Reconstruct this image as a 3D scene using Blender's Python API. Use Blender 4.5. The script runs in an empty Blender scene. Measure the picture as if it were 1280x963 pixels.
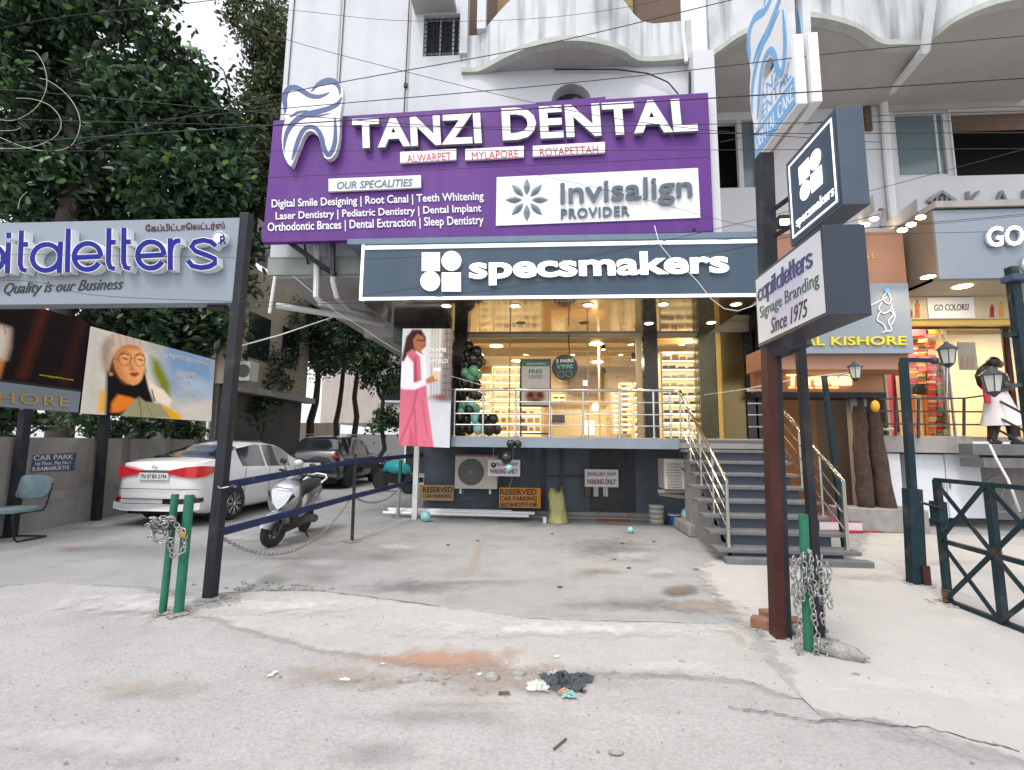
import bpy, bmesh, math, random
import numpy as np
from mathutils import Vector, Matrix
random.seed(7); np.random.seed(7)
S = bpy.context.scene; COL = S.collection
V = Vector
R_ = math.radians

# ------------------------------------------------------------------ camera
F = 600.0; CX = 640.0; CY = 481.5            # focal length and centre in pixels of the 1280 px wide photograph
CAMZ = 1.5
ROT = (Matrix.Rotation(R_(4.0), 3, 'Z') @ Matrix.Rotation(R_(97.0), 3, 'X') @ Matrix.Rotation(R_(0.65), 3, 'Z'))
cam = bpy.data.cameras.new('camera'); camo = bpy.data.objects.new('camera', cam); COL.objects.link(camo)
camo.matrix_world = Matrix.Translation((0, 0, CAMZ)) @ ROT.to_4x4()
cam.sensor_width = 36.0; cam.lens = F / 1280.0 * 36.0; cam.clip_start = 0.05; cam.clip_end = 2000
S.camera = camo

# ------------------------------------------------------------------ sky, sun, exposure (bright overcast afternoon)
SUN_EL, SUN_AZ = R_(58), R_(205)
w = bpy.data.worlds.new("World"); S.world = w; w.use_nodes = True
nt = w.node_tree; bg = nt.nodes['Background']
sky = nt.nodes.new('ShaderNodeTexSky'); sky.sky_type = 'NISHITA'; sky.sun_disc = False
sky.sun_elevation = SUN_EL; sky.sun_rotation = SUN_AZ; sky.dust_density = 3.0; sky.air_density = 1.0
hs = nt.nodes.new('ShaderNodeHueSaturation'); hs.inputs['Saturation'].default_value = 0.22
hs.inputs['Value'].default_value = 1.95
nt.links.new(sky.outputs[0], hs.inputs['Color'])
cl = nt.nodes.new('ShaderNodeMix'); cl.data_type = 'RGBA'; cl.inputs[0].default_value = 0.6   # even cloud layer over the clear sky
cl.inputs[7].default_value = (6.6, 6.75, 7.0, 1); nt.links.new(hs.outputs[0], cl.inputs[6]); nt.links.new(cl.outputs[2], bg.inputs[0])
bg.inputs[1].default_value = 0.15
sl = bpy.data.lights.new('sun', 'SUN'); sl.energy = 1.15; sl.angle = R_(10); sl.color = (1, 0.97, 0.93)
so = bpy.data.objects.new('sun', sl); COL.objects.link(so)
sd = V((math.sin(SUN_AZ) * math.cos(SUN_EL), math.cos(SUN_AZ) * math.cos(SUN_EL), math.sin(SUN_EL)))
so.rotation_euler = sd.to_track_quat('Z', 'Y').to_euler(); so.location = (0, -5, 20)
S.view_settings.view_transform = 'Standard'; S.view_settings.look = 'None'
S.view_settings.exposure = 0.32; S.view_settings.gamma = 1.0
try:
    S.cycles.use_denoising = True; S.cycles.max_bounces = 6; S.cycles.diffuse_bounces = 3
    S.cycles.glossy_bounces = 3; S.cycles.transmission_bounces = 4; S.cycles.transparent_max_bounces = 12
    S.cycles.caustics_reflective = False; S.cycles.caustics_refractive = False
except Exception: pass

# ------------------------------------------------------------------ helpers: rays
def ray(u, v): return ROT @ V(((u - CX) / F, (CY - v) / F, -1.0))
def P(u, v, Y=None, X=None, Z=None):
    """point seen at a pixel of the photograph, on the plane Y=, X= or Z="""
    d = ray(u, v); o = V((0, 0, CAMZ))
    if Y is not None: t = Y / d.y
    elif X is not None: t = X / d.x
    else: t = (Z - CAMZ) / d.z
    return o + d * t
def G(u, v, z=0.0): return P(u, v, Z=z)

# ------------------------------------------------------------------ materials
MATS = {}
def nmat(name):
    m = bpy.data.materials.new(name); m.use_nodes = True; MATS[name] = m
    return m, m.node_tree, m.node_tree.nodes['Principled BSDF']
def mat(name, col, rough=0.6, metal=0.0, var=0.12, scale=6.0, bump=0.0, bscale=60.0, streak=0.0, streak_col=(0.12, 0.12, 0.11),
        spots=0.0, spot_col=(0.05, 0.04, 0.03), coat=0.0, trans=0.0, emit=None, estr=0.0, island=0.0, spec=0.5, sscale=3.0):
    if name in MATS: return MATS[name]
    m, t, b = nmat(name); N, L = t.nodes, t.links
    b.inputs['Roughness'].default_value = rough; b.inputs['Metallic'].default_value = metal
    b.inputs['Coat Weight'].default_value = coat; b.inputs['Transmission Weight'].default_value = trans
    b.inputs['Specular IOR Level'].default_value = spec
    tc = N.new('ShaderNodeTexCoord')
    geo = N.new('ShaderNodeNewGeometry')
    n1 = N.new('ShaderNodeTexNoise'); n1.inputs['Scale'].default_value = scale; n1.inputs['Detail'].default_value = 7
    n1.inputs['Roughness'].default_value = 0.65
    L.new(geo.outputs['Position'], n1.inputs['Vector'])
    mr = N.new('ShaderNodeMapRange'); mr.inputs[1].default_value = 0.25; mr.inputs[2].default_value = 0.75
    mr.inputs[3].default_value = 1 - var; mr.inputs[4].default_value = 1 + var
    L.new(n1.outputs[0], mr.inputs[0])
    val = mr.outputs[0]
    if island:
        mi = N.new('ShaderNodeMapRange'); mi.inputs[3].default_value = 1 - island; mi.inputs[4].default_value = 1 + island
        L.new(geo.outputs['Random Per Island'], mi.inputs[0])
        mm = N.new('ShaderNodeMath'); mm.operation = 'MULTIPLY'
        L.new(val, mm.inputs[0]); L.new(mi.outputs[0], mm.inputs[1]); val = mm.outputs[0]
    vm = N.new('ShaderNodeVectorMath'); vm.operation = 'SCALE'; vm.inputs[0].default_value = col[:3]
    L.new(val, vm.inputs['Scale']); cur = vm.outputs[0]
    if streak:
        mp = N.new('ShaderNodeMapping'); mp.inputs['Scale'].default_value = (sscale, sscale, sscale * 0.09)
        L.new(geo.outputs['Position'], mp.inputs[0])
        n2 = N.new('ShaderNodeTexNoise'); n2.inputs['Scale'].default_value = 1.0; n2.inputs['Detail'].default_value = 6
        L.new(mp.outputs[0], n2.inputs['Vector'])
        r2 = N.new('ShaderNodeMapRange'); r2.inputs[1].default_value = 0.48; r2.inputs[2].default_value = 0.75; r2.inputs[4].default_value = streak
        L.new(n2.outputs[0], r2.inputs[0])
        mx = N.new('ShaderNodeMix'); mx.data_type = 'RGBA'; mx.inputs[7].default_value = (*streak_col, 1)
        L.new(r2.outputs[0], mx.inputs[0]); L.new(cur, mx.inputs[6]); cur = mx.outputs[2]
    if spots:
        n3 = N.new('ShaderNodeTexNoise'); n3.inputs['Scale'].default_value = scale * 0.6; n3.inputs['Detail'].default_value = 9
        L.new(geo.outputs['Position'], n3.inputs['Vector'])
        r3 = N.new('ShaderNodeMapRange'); r3.inputs[1].default_value = 0.56; r3.inputs[2].default_value = 0.7; r3.inputs[4].default_value = spots
        L.new(n3.outputs[0], r3.inputs[0])
        mx = N.new('ShaderNodeMix'); mx.data_type = 'RGBA'; mx.inputs[7].default_value = (*spot_col, 1)
        L.new(r3.outputs[0], mx.inputs[0]); L.new(cur, mx.inputs[6]); cur = mx.outputs[2]
    L.new(cur, b.inputs['Base Color'])
    # uneven gloss
    rr = N.new('ShaderNodeMapRange'); rr.inputs[3].default_value = max(0.02, rough - 0.06); rr.inputs[4].default_value = min(1, rough + 0.1)
    L.new(n1.outputs[0], rr.inputs[0]); L.new(rr.outputs[0], b.inputs['Roughness'])
    if bump:
        n4 = N.new('ShaderNodeTexNoise'); n4.inputs['Scale'].default_value = bscale; n4.inputs['Detail'].default_value = 5
        L.new(geo.outputs['Position'], n4.inputs['Vector'])
        bp = N.new('ShaderNodeBump'); bp.inputs['Strength'].default_value = bump; bp.inputs['Distance'].default_value = 0.02
        L.new(n4.outputs[0], bp.inputs['Height']); L.new(bp.outputs[0], b.inputs['Normal'])
    if emit:
        b.inputs['Emission Color'].default_value = (*emit, 1); b.inputs['Emission Strength'].default_value = estr
    return m
def attr_mat(name, rough=0.5, estr=0.0, coat=0.0):
    """flat print carried by the mesh's colour attribute"""
    if name in MATS: return MATS[name]
    m, t, b = nmat(name); a = t.nodes.new('ShaderNodeAttribute'); a.attribute_name = 'print'
    sc_ = t.nodes.new('ShaderNodeVectorMath'); sc_.operation = 'SCALE'; sc_.inputs['Scale'].default_value = .6 if estr > .1 else 1; t.links.new(a.outputs['Color'], sc_.inputs[0])
    t.links.new(sc_.outputs[0], b.inputs['Base Color']); b.inputs['Roughness'].default_value = rough
    b.inputs['Coat Weight'].default_value = coat; b.inputs['Specular IOR Level'].default_value = .15
    if estr:
        t.links.new(a.outputs['Color'], b.inputs['Emission Color']); b.inputs['Emission Strength'].default_value = estr
    return m
def glow(name, col, s):
    if name in MATS: return MATS[name]
    m, t, b = nmat(name); b.inputs['Base Color'].default_value = (*[c * .8 for c in col], 1)
    b.inputs['Emission Color'].default_value = (*col, 1); b.inputs['Emission Strength'].default_value = s
    return m
def glass(name, tint=(0.9, 0.95, 0.95), alpha=0.12, rough=0.02):
    if name in MATS: return MATS[name]
    m = bpy.data.materials.new(name); m.use_nodes = True; MATS[name] = m; t = m.node_tree; N, L = t.nodes, t.links
    N.clear(); out = N.new('ShaderNodeOutputMaterial'); tr = N.new('ShaderNodeBsdfTransparent'); tr.inputs[0].default_value = (*tint, 1)
    gl = N.new('ShaderNodeBsdfGlossy'); gl.inputs['Roughness'].default_value = rough
    fr = N.new('ShaderNodeFresnel'); fr.inputs[0].default_value = 1.45
    ad = N.new('ShaderNodeMath'); ad.operation = 'ADD'; ad.inputs[1].default_value = alpha; ad.use_clamp = True
    mx = N.new('ShaderNodeMixShader'); L.new(fr.outputs[0], ad.inputs[0]); L.new(ad.outputs[0], mx.inputs[0])
    L.new(tr.outputs[0], mx.inputs[1]); L.new(gl.outputs[0], mx.inputs[2]); L.new(mx.outputs[0], out.inputs[0])
    return m

# ------------------------------------------------------------------ objects
WM = {}   # world matrix of each thing
def tag(o, label=None, cat=None, group=None, kind=None):
    if label: o['label'] = label
    if cat: o['category'] = cat
    if group: o['group'] = group
    if kind: o['kind'] = kind
    return o
def thing(name, label, cat, loc=(0, 0, 0), rotz=0.0, group=None):
    o = bpy.data.objects.new(name, None); COL.objects.link(o); o.empty_display_size = 0.1
    o.location = loc; o.rotation_euler = (0, 0, rotz)
    WM[o.name] = Matrix.Translation(V(loc)) @ Matrix.Rotation(rotz, 4, 'Z')
    return tag(o, label, cat, group)
class MB:
    def __init__(s): s.v = []; s.f = []; s.m = []
    def add(s, vs, fs, mi=0):
        n = len(s.v); s.v += [tuple(p) for p in vs]; s.f += [tuple(i + n for i in f) for f in fs]; s.m += [mi] * len(fs); return s
    def box(s, x0, y0, z0, x1, y1, z1, mi=0):
        x0, x1 = sorted((x0, x1)); y0, y1 = sorted((y0, y1)); z0, z1 = sorted((z0, z1))
        return s.add([(x0, y0, z0), (x1, y0, z0), (x1, y1, z0), (x0, y1, z0), (x0, y0, z1), (x1, y0, z1), (x1, y1, z1), (x0, y1, z1)],
                     [(0, 3, 2, 1), (4, 5, 6, 7), (0, 1, 5, 4), (1, 2, 6, 5), (2, 3, 7, 6), (3, 0, 4, 7)], mi)
    def hexa(s, b, t, mi=0):       # 4 bottom points (ccw from above), 4 top points
        return s.add(list(b) + list(t), [(0, 3, 2, 1), (4, 5, 6, 7), (0, 1, 5, 4), (1, 2, 6, 5), (2, 3, 7, 6), (3, 0, 4, 7)], mi)
    def quad(s, a, b, c, d, mi=0): return s.add([a, b, c, d], [(0, 1, 2, 3)], mi)
    def bar(s, p0, p1, w, h=None, up=(0, 0, 1), mi=0):
        h = h or w; p0, p1, up = V(p0), V(p1), V(up); d = (p1 - p0).normalized()
        x = d.cross(up)
        if x.length < 1e-4: x = d.cross(V((0, 1, 0)))
        x.normalize(); y = x.cross(d).normalized(); x *= w / 2; y *= h / 2
        return s.hexa([p0 - x - y, p0 + x - y, p0 + x + y, p0 - x + y], [p1 - x - y, p1 + x - y, p1 + x + y, p1 - x + y], mi)
    def slab(s, poly, off, mi=0):  # planar polygon (3D points) extruded by off
        n = len(poly); off = V(off); a = [V(p) for p in poly]; b = [p + off for p in a]
        fs = [tuple(range(n - 1, -1, -1)), tuple(range(n, 2 * n))] + [(i, (i + 1) % n, n + (i + 1) % n, n + i) for i in range(n)]
        return s.add(a + b, fs, mi)
    def tube(s, pts, r, n=8, mi=0, cap=True, closed=False):
        pts = [V(p) for p in pts]; k = len(pts); rs = r if isinstance(r, (list, tuple)) else [r] * k
        rings = []; prev = None
        for i in range(k):
            if closed: d = pts[(i + 1) % k] - pts[i - 1]
            else: d = pts[min(i + 1, k - 1)] - pts[max(i - 1, 0)]
            d.normalize()
            if prev is None:
                x = d.cross(V((0, 0, 1)))
                if x.length < 1e-3: x = d.cross(V((0, 1, 0)))
            else: x = prev - d * prev.dot(d)
            x.normalize(); prev = x; y = d.cross(x)
            rings.append([pts[i] + (x * math.cos(2 * math.pi * j / n) + y * math.sin(2 * math.pi * j / n)) * rs[i] for j in range(n)])
        vs = [p for rg in rings for p in rg]; fs = []
        for i in range(k if closed else k - 1):
            a = i * n; b = ((i + 1) % k) * n
            for j in range(n): fs.append((a + j, a + (j + 1) % n, b + (j + 1) % n, b + j))
        if cap and not closed: fs += [tuple(range(n - 1, -1, -1)), tuple(range((k - 1) * n, k * n))]
        return s.add(vs, fs, mi)
    def lathe(s, prof, c=(0, 0, 0), n=16, mi=0, axis='Z', cap=True):
        vs = []; fs = []; c = V(c)
        for r, z in prof:
            for j in range(n):
                a = 2 * math.pi * j / n; q = (r * math.cos(a), r * math.sin(a), z)
                if axis == 'X': q = (q[2], q[0], q[1])
                elif axis == 'Y': q = (q[0], q[2], q[1])
                vs.append(c + V(q))
        for i in range(len(prof) - 1):
            for j in range(n): fs.append((i * n + j, i * n + (j + 1) % n, (i + 1) * n + (j + 1) % n, (i + 1) * n + j))
        if cap: fs += [tuple(range(n - 1, -1, -1)), tuple(range((len(prof) - 1) * n, len(prof) * n))]
        return s.add(vs, fs, mi)
    def ball(s, c, r, nu=14, nv=9, mi=0, sc=(1, 1, 1)):
        c = V(c); vs = [c + V((0, 0, -r * sc[2]))]; fs = []
        for i in range(1, nv):
            t = -math.pi / 2 + math.pi * i / nv
            for j in range(nu):
                a = 2 * math.pi * j / nu
                vs.append(c + V((r * sc[0] * math.cos(t) * math.cos(a), r * sc[1] * math.cos(t) * math.sin(a), r * sc[2] * math.sin(t))))
        vs.append(c + V((0, 0, r * sc[2]))); top = len(vs) - 1
        for j in range(nu): fs.append((0, 1 + (j + 1) % nu, 1 + j)); fs.append((top, top - nu + j, top - nu + (j + 1) % nu))
        for i in range(nv - 2):
            for j in range(nu):
                a = 1 + i * nu; b = a + nu; fs.append((a + j, a + (j + 1) % nu, b + (j + 1) % nu, b + j))
        return s.add(vs, fs, mi)
    def loft(s, rings, mi=0, cap=True):
        n = len(rings[0]); vs = [p for rg in rings for p in rg]; fs = []
        for i in range(len(rings) - 1):
            for j in range(n): fs.append((i * n + j, i * n + (j + 1) % n, (i + 1) * n + (j + 1) % n, (i + 1) * n + j))
        if cap: fs += [tuple(range(n - 1, -1, -1)), tuple(range((len(rings) - 1) * n, len(rings) * n))]
        return s.add(vs, fs, mi)
    def build(s, name, mats, parent=None, smooth=False, bevel=0.0, world=True, label=None, cat=None, group=None, kind=None):
        me = bpy.data.meshes.new(name); vs = s.v
        root = parent
        while root is not None and root.parent is not None: root = root.parent
        if root is not None and world and root.name in WM:
            iv = WM[root.name].inverted(); vs = [tuple(iv @ V(p)) for p in vs]
        me.from_pydata(vs, [], s.f)
        if not isinstance(mats, (list, tuple)): mats = [mats]
        for m in mats: me.materials.append(MATS[m] if isinstance(m, str) else m)
        if len(mats) > 1: me.polygons.foreach_set('material_index', s.m)
        me.validate(); me.update()
        if smooth:
            me.polygons.foreach_set('use_smooth', [True] * len(me.polygons))
            if smooth != 'all':
                try: me.set_sharp_from_angle(angle=R_(40))
                except Exception: pass
        o = bpy.data.objects.new(name, me); COL.objects.link(o)
        if parent is not None: o.parent = parent
        if bevel:
            b = o.modifiers.new('bevel', 'BEVEL'); b.width = bevel; b.segments = 2; b.limit_method = 'ANGLE'
        tag(o, label, cat, group, kind)
        return o
def children(o): return [c for c in bpy.data.objects if c.parent is o]
def dup(o, loc=None, rotz=None, label=None, parent=None, **kw):
    c = o.copy(); COL.objects.link(c)
    if parent is not None: c.parent = parent
    if loc is not None: c.location = loc
    if rotz is not None: c.rotation_euler = (0, 0, rotz)
    if label: c['label'] = label
    for ch in list(children(o)): dup(ch, parent=c)
    return c

# ------------------------------------------------------------------ lettering
def text_raw(s, bold=0.0, shear=0.0, space=1.0, res=3):
    c = bpy.data.curves.new('t', 'FONT'); c.body = s; c.offset = bold; c.shear = shear; c.space_character = space
    c.resolution_u = res; c.extrude = 0.5; o = bpy.data.objects.new('t', c)
    m = bpy.data.meshes.new_from_object(o)
    vs = np.empty(len(m.vertices) * 3); m.vertices.foreach_get('co', vs); vs = vs.reshape(-1, 3)
    fs = [tuple(p.vertices) for p in m.polygons]; nz = [p.normal.z for p in m.polygons]
    bpy.data.objects.remove(o); bpy.data.curves.remove(c); bpy.data.meshes.remove(m)
    lo = vs.min(0); hi = vs.max(0); vs = (vs - lo) / np.maximum(hi - lo, 1e-6)   # depth 0..1
    return vs, fs, nz
def islands(vs, fs):
    par = list(range(len(vs)))
    def find(a):
        while par[a] != a: par[a] = par[par[a]]; a = par[a]
        return a
    for f in fs:
        r = find(f[0])
        for i in f[1:]: par[find(i)] = r
    # text fronts, backs and sides are joined by shared coordinates
    key = {}
    for i, p in enumerate(vs):
        k = (round(p[0], 5), round(p[1], 5), round(p[2], 3))
        if k in key: par[find(i)] = find(key[k])
        else: key[k] = i
    g = {}
    for i in range(len(vs)): g.setdefault(find(i), []).append(i)
    gl = [[min(vs[i][0] for i in l), max(vs[i][0] for i in l), l] for l in g.values()]
    gl.sort(key=lambda a: a[0]); out = []
    for a in gl:
        if out:
            ov = min(out[-1][1], a[1]) - max(out[-1][0], a[0])
            if ov > 0.6 * min(out[-1][1] - out[-1][0], a[1] - a[0]):
                out[-1][1] = max(out[-1][1], a[1]); out[-1][2] = out[-1][2] + a[2]; continue
        out.append(a)
    return [o[2] for o in out]
def letters(parent, s, BL, BR, TL, depth, mats, bold=0.0, shear=0.0, split=False, name='letter', proud=0.0, space=1.0, res=3, nrm=None, label=None):
    """lettering laid on the plane of BL, BR, TL; depth in metres towards the viewer"""
    BL, BR, TL = V(BL), V(BR), V(TL); ex = BR - BL; ey = TL - BL
    n = V(nrm) if nrm is not None else ex.cross(ey)
    n.normalize()
    vs, fs, nz = text_raw(s, bold, shear, space, res)
    W = [tuple(BL + ex * p[0] + ey * p[1] + n * (proud + depth * p[2])) for p in vs]
    mi = [0 if z > 0.5 else 1 for z in nz]
    two = isinstance(mats, (list, tuple)) and len(mats) > 1
    if not split:
        b = MB(); b.v = W; b.f = fs; b.m = mi if two else [0] * len(fs)
        return [b.build(name if name != 'letter' else 'lettering', mats, parent, label=label)]
    out = []
    for isl in islands(vs, fs):
        st = {j: k for k, j in enumerate(isl)}; b = MB()
        b.v = [W[j] for j in isl]
        for f, m in zip(fs, mi):
            if f[0] in st: b.f.append(tuple(st[j] for j in f)); b.m.append(m if two else 0)
        out.append(b.build(name, mats, parent))
    return out
def ribbon(b, frame, pts, w, z0, z1, mi_top=0, mi_side=0, smoothn=0):
    """a stroke of width w (number or list) through 2D points, raised from z0 to z1 off the plane; frame=(origin, ex, ey, n) in units of the 2D points"""
    O, ex, ey, n = frame
    pts = [V((p[0], p[1], 0)) for p in pts]
    ws = list(w) if isinstance(w, (list, tuple)) else [w] * len(pts)
    if smoothn:
        q = []; wq = []
        for i in range(len(pts) - 1):
            p0 = pts[max(i - 1, 0)]; p1 = pts[i]; p2 = pts[i + 1]; p3 = pts[min(i + 2, len(pts) - 1)]
            for k in range(smoothn):
                t = k / smoothn
                q.append(0.5 * ((2 * p1) + (p2 - p0) * t + (2 * p0 - 5 * p1 + 4 * p2 - p3) * t * t + (3 * p1 - p0 - 3 * p2 + p3) * t ** 3))
                wq.append(ws[i] * (1 - t) + ws[i + 1] * t)
        q.append(pts[-1]); wq.append(ws[-1]); pts, ws = q, wq
    L = []; Rr = []
    for i in range(len(pts)):
        d = (pts[min(i + 1, len(pts) - 1)] - pts[max(i - 1, 0)]).normalized(); nn = V((-d.y, d.x, 0)) * ws[i] / 2
        L.append(pts[i] + nn); Rr.append(pts[i] - nn)
    W3 = lambda p, z: O + ex * p.x + ey * p.y + n * z
    k = len(pts)
    vs = [W3(p, z1) for p in L] + [W3(p, z1) for p in Rr] + [W3(p, z0) for p in L] + [W3(p, z0) for p in Rr]
    b.add(vs[:2 * k], [(i, k + i, k + i + 1, i + 1) for i in range(k - 1)], mi_top)
    side = [(i, i + 1, 2 * k + i + 1, 2 * k + i) for i in range(k - 1)] + [(k + i, 3 * k + i, 3 * k + i + 1, k + i + 1) for i in range(k - 1)]
    side += [(0, 2 * k, 3 * k, k), (k - 1, 2 * k - 1, 4 * k - 1, 3 * k - 1)]
    b.add(vs, side, mi_side)
def poly2(b, frame, pts, z0, z1, mi_top=0, mi_side=0):
    O, ex, ey, n = frame; k = len(pts)
    a = [O + ex * p[0] + ey * p[1] + n * z1 for p in pts]; c = [O + ex * p[0] + ey * p[1] + n * z0 for p in pts]
    b.add(a, [tuple(range(k))], mi_top); b.add(a + c, [(i, k + i, k + (i + 1) % k, (i + 1) % k) for i in range(k)], mi_side)
    if z0 != z1: b.add(c, [tuple(range(k - 1, -1, -1))], mi_side)
def pixframe(BLp, Y=None, X=None, nrm=(0, -1, 0)):
    """frame whose 2D units are photograph pixels measured from the pixel BLp, valid near it on a plane"""
    kw = {'Y': Y} if Y is not None else {'X': X}
    O = P(*BLp, **kw); ex = P(BLp[0] + 20, BLp[1], **kw) - O; ey = P(BLp[0], BLp[1] - 20, **kw) - O
    return (O, ex / 20, ey / 20, V(nrm))
def circle2(cx, cy, r, n=28): return [(cx + r * math.cos(2 * math.pi * i / n), cy + r * math.sin(2 * math.pi * i / n)) for i in range(n)]

# ------------------------------------------------------------------ flat print painter (numpy) -> colour attribute on a grid
class Print:
    def __init__(s, w, h, col): s.w, s.h = w, h; s.tf = (1, 0, 1, 0); s.a = np.ones((h, w, 3)) * np.array(col); s.X, s.Yy = np.meshgrid((np.arange(w) + .5) / w, (np.arange(h) + .5) / h)
    def mask(s, pts, soft):
        pts = np.array(pts, float); x, y = s.X, s.Yy; inside = np.zeros(x.shape, bool); dist = np.full(x.shape, 9.0); asp = s.h / s.w
        for i in range(len(pts)):
            x0, y0 = pts[i - 1]; x1, y1 = pts[i]
            c = ((y0 > y) != (y1 > y)) & (x < (x1 - x0) * (y - y0) / (y1 - y0 + 1e-12) + x0); inside ^= c
            dx, dy = x1 - x0, (y1 - y0) * asp; px, py = x - x0, (y - y0) * asp
            t = np.clip((px * dx + py * dy) / (dx * dx + dy * dy + 1e-12), 0, 1); dist = np.minimum(dist, np.hypot(px - t * dx, py - t * dy))
        sdv = np.where(inside, dist, -dist); return np.clip(sdv / max(soft, 1e-4) * .5 + .5, 0, 1)
    def T(s, pts): k = s.tf; return [(p[0] * k[0] + k[1], p[1] * k[2] + k[3]) for p in pts]
    def poly(s, pts, col, soft=0.006, al=1.0):
        pts = s.T(pts)
        m = (s.mask(pts, soft) * al)[..., None]; s.a = s.a * (1 - m) + np.array(col) * m
    def ell(s, cx, cy, rx, ry, col, soft=0.01, al=1.0, rot=0.0):
        (cx, cy), = s.T([(cx, cy)]); rx *= s.tf[0]; ry *= s.tf[0]; asp = s.h / s.w; dx = s.X - cx; dy = (s.Yy - cy) * asp; c, n_ = math.cos(rot), math.sin(rot)
        u = (dx * c + dy * n_) / rx; v = (-dx * n_ + dy * c) / ry; d = (1 - np.hypot(u, v)) * min(rx, ry)
        m = (np.clip(d / max(soft, 1e-4) * .5 + .5, 0, 1) * al)[..., None]; s.a = s.a * (1 - m) + np.array(col) * m
    def line(s, pts, wd, col, soft=0.004):
        pts = s.T(pts); asp = s.h / s.w; dist = np.full(s.X.shape, 9.0)
        for (x0, y0), (x1, y1) in zip(pts[:-1], pts[1:]):
            dx, dy = x1 - x0, (y1 - y0) * asp; px, py = s.X - x0, (s.Yy - y0) * asp
            t = np.clip((px * dx + py * dy) / (dx * dx + dy * dy + 1e-12), 0, 1); dist = np.minimum(dist, np.hypot(px - t * dx, py - t * dy))
        m = np.clip((wd - dist) / soft * .5 + .5, 0, 1)[..., None]; s.a = s.a * (1 - m) + np.array(col) * m
    def build(s, name, TL, TR, BR_, BL, material, parent=None, **kw):
        TL, TR, BR_, BL = V(TL), V(TR), V(BR_), V(BL); h, w_ = s.h, s.w; vs = []
        for j in range(h + 1):
            t = j / h; a = TL.lerp(BL, t); c = TR.lerp(BR_, t)
            for i in range(w_ + 1): vs.append(tuple(a.lerp(c, i / w_)))
        b = MB(); b.v = vs; b.f = [(j * (w_ + 1) + i, (j + 1) * (w_ + 1) + i, (j + 1) * (w_ + 1) + i + 1, j * (w_ + 1) + i + 1) for j in range(h) for i in range(w_)]
        o = b.build(name, material, parent, **kw)
        yy, xx = np.mgrid[0:h, 0:w_]; nz_ = sum(np.sin(xx / w_ * f1 + p1) * np.sin(yy / h * f2 + p2) for f1, f2, p1, p2 in ((9, 14, 1, 2), (21, 17, 3, 1), (37, 45, 2, 5), (70, 61, 1, 4))) * .018 + (np.random.rand(h, w_) - .5) * .05; s.a = np.clip(s.a * (1 + nz_[..., None]), 0, 1)
        pad = np.pad(s.a, ((0, 1), (0, 1), (0, 0)), mode='edge')
        at = o.data.color_attributes.new('print', 'FLOAT_COLOR', 'POINT'); c4 = np.ones(((h + 1) * (w_ + 1), 4)); c4[:, :3] = pad.reshape(-1, 3)
        at.data.foreach_set('color', c4.ravel()); return o
def srgb(*c): return tuple(((x / 255) / 12.92 if x <= 10 else (((x / 255) + .055) / 1.055) ** 2.4) for x in c)
# ================================================================== MATERIALS
mat('white_wall', (0.58, 0.6, 0.63), 0.85, var=0.07, scale=1.3, bump=0.12, bscale=25, streak=0.28, streak_col=(0.38, 0.39, 0.41), sscale=2.6)
mat('stained_wall', (0.6, 0.62, 0.64), 0.85, spots=.55, spot_col=(.3, .31, .32), var=0.12, scale=1.6, bump=0.15, bscale=25, streak=0.95, streak_col=(0.17, 0.18, 0.19), sscale=5)
mat('clean_white_wall', (0.62, 0.63, 0.66), 0.8, var=0.05, scale=1.2, bump=0.1, streak=0.12, streak_col=(0.5, 0.52, 0.5))
mat('green_trim', (0.44, 0.46, 0.42), 0.8, var=0.15, scale=5, spots=0.4, spot_col=(0.3, 0.33, 0.28))
mat('soffit', (0.42, 0.4, 0.385), 0.9, var=0.1, scale=2, bump=0.1)
mat('grey_green', (0.27, 0.3, 0.28), 0.85, var=0.2, scale=3, spots=0.4, spot_col=(0.14, 0.15, 0.14))
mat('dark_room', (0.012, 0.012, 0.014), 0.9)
mat('brown_wood', (0.12, 0.07, 0.045), 0.7, var=0.25, scale=4)
mat('gold_cloth', (0.28, 0.19, 0.08), 0.8, var=0.2)
mat('window_glass', (0.12, 0.17, 0.19), 0.12, var=0.15, scale=1.5, spec=0.8)
mat('window_dark', (0.02, 0.024, 0.03), 0.08, var=0.1, spec=0.8)
mat('window_frame', (0.55, 0.56, 0.54), 0.5)
mat('pvc_pipe', (0.72, 0.73, 0.74), 0.45, var=0.08, streak=0.3, streak_col=(0.4, 0.4, 0.4))
mat('steel_dark', (0.02, 0.022, 0.027), 0.5, spec=.3, var=0.3, scale=9, spots=0.35, spot_col=(0.1, 0.09, 0.08))
mat('post_black', (0.018, 0.02, 0.027), 0.55, spec=.3, var=0.3, scale=7, bump=0.1, spots=0.6, spot_col=(0.07, 0.06, 0.055))
mat('post_maroon', (0.06, 0.018, 0.014), 0.55, spec=.3, var=0.3, scale=7, bump=0.1, spots=0.4, spot_col=(0.16, 0.06, 0.03))
mat('navy_paint', (0.018, 0.028, 0.09), 0.5, spec=.3, var=0.25, scale=8, spots=0.25, spot_col=(0.2, 0.22, 0.28))
mat('green_paint', (0.012, 0.15, 0.085), 0.45, var=0.25, scale=8, bump=0.08, spots=0.5, spot_col=(0.05, 0.08, 0.06), streak=.3, streak_col=(.1, .12, .1))
mat('teal_paint', (0.007, 0.024, 0.034), 0.5, spec=.3, var=0.4, scale=9, spots=0.6, spot_col=(0.1, 0.07, 0.05), bump=0.08)
mat('purple', (0.115, 0.032, 0.22), 0.5, var=0.12, scale=1.2, spec=0.3, streak=0.2, streak_col=(.2, .1, .28), sscale=4)
mat('purple_side', (0.09, 0.04, 0.15), 0.5)
mat('acrylic_white', (0.82, 0.82, 0.84), 0.3, var=0.03)
mat('letter_side', (0.2, 0.2, 0.23), 0.5)
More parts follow.
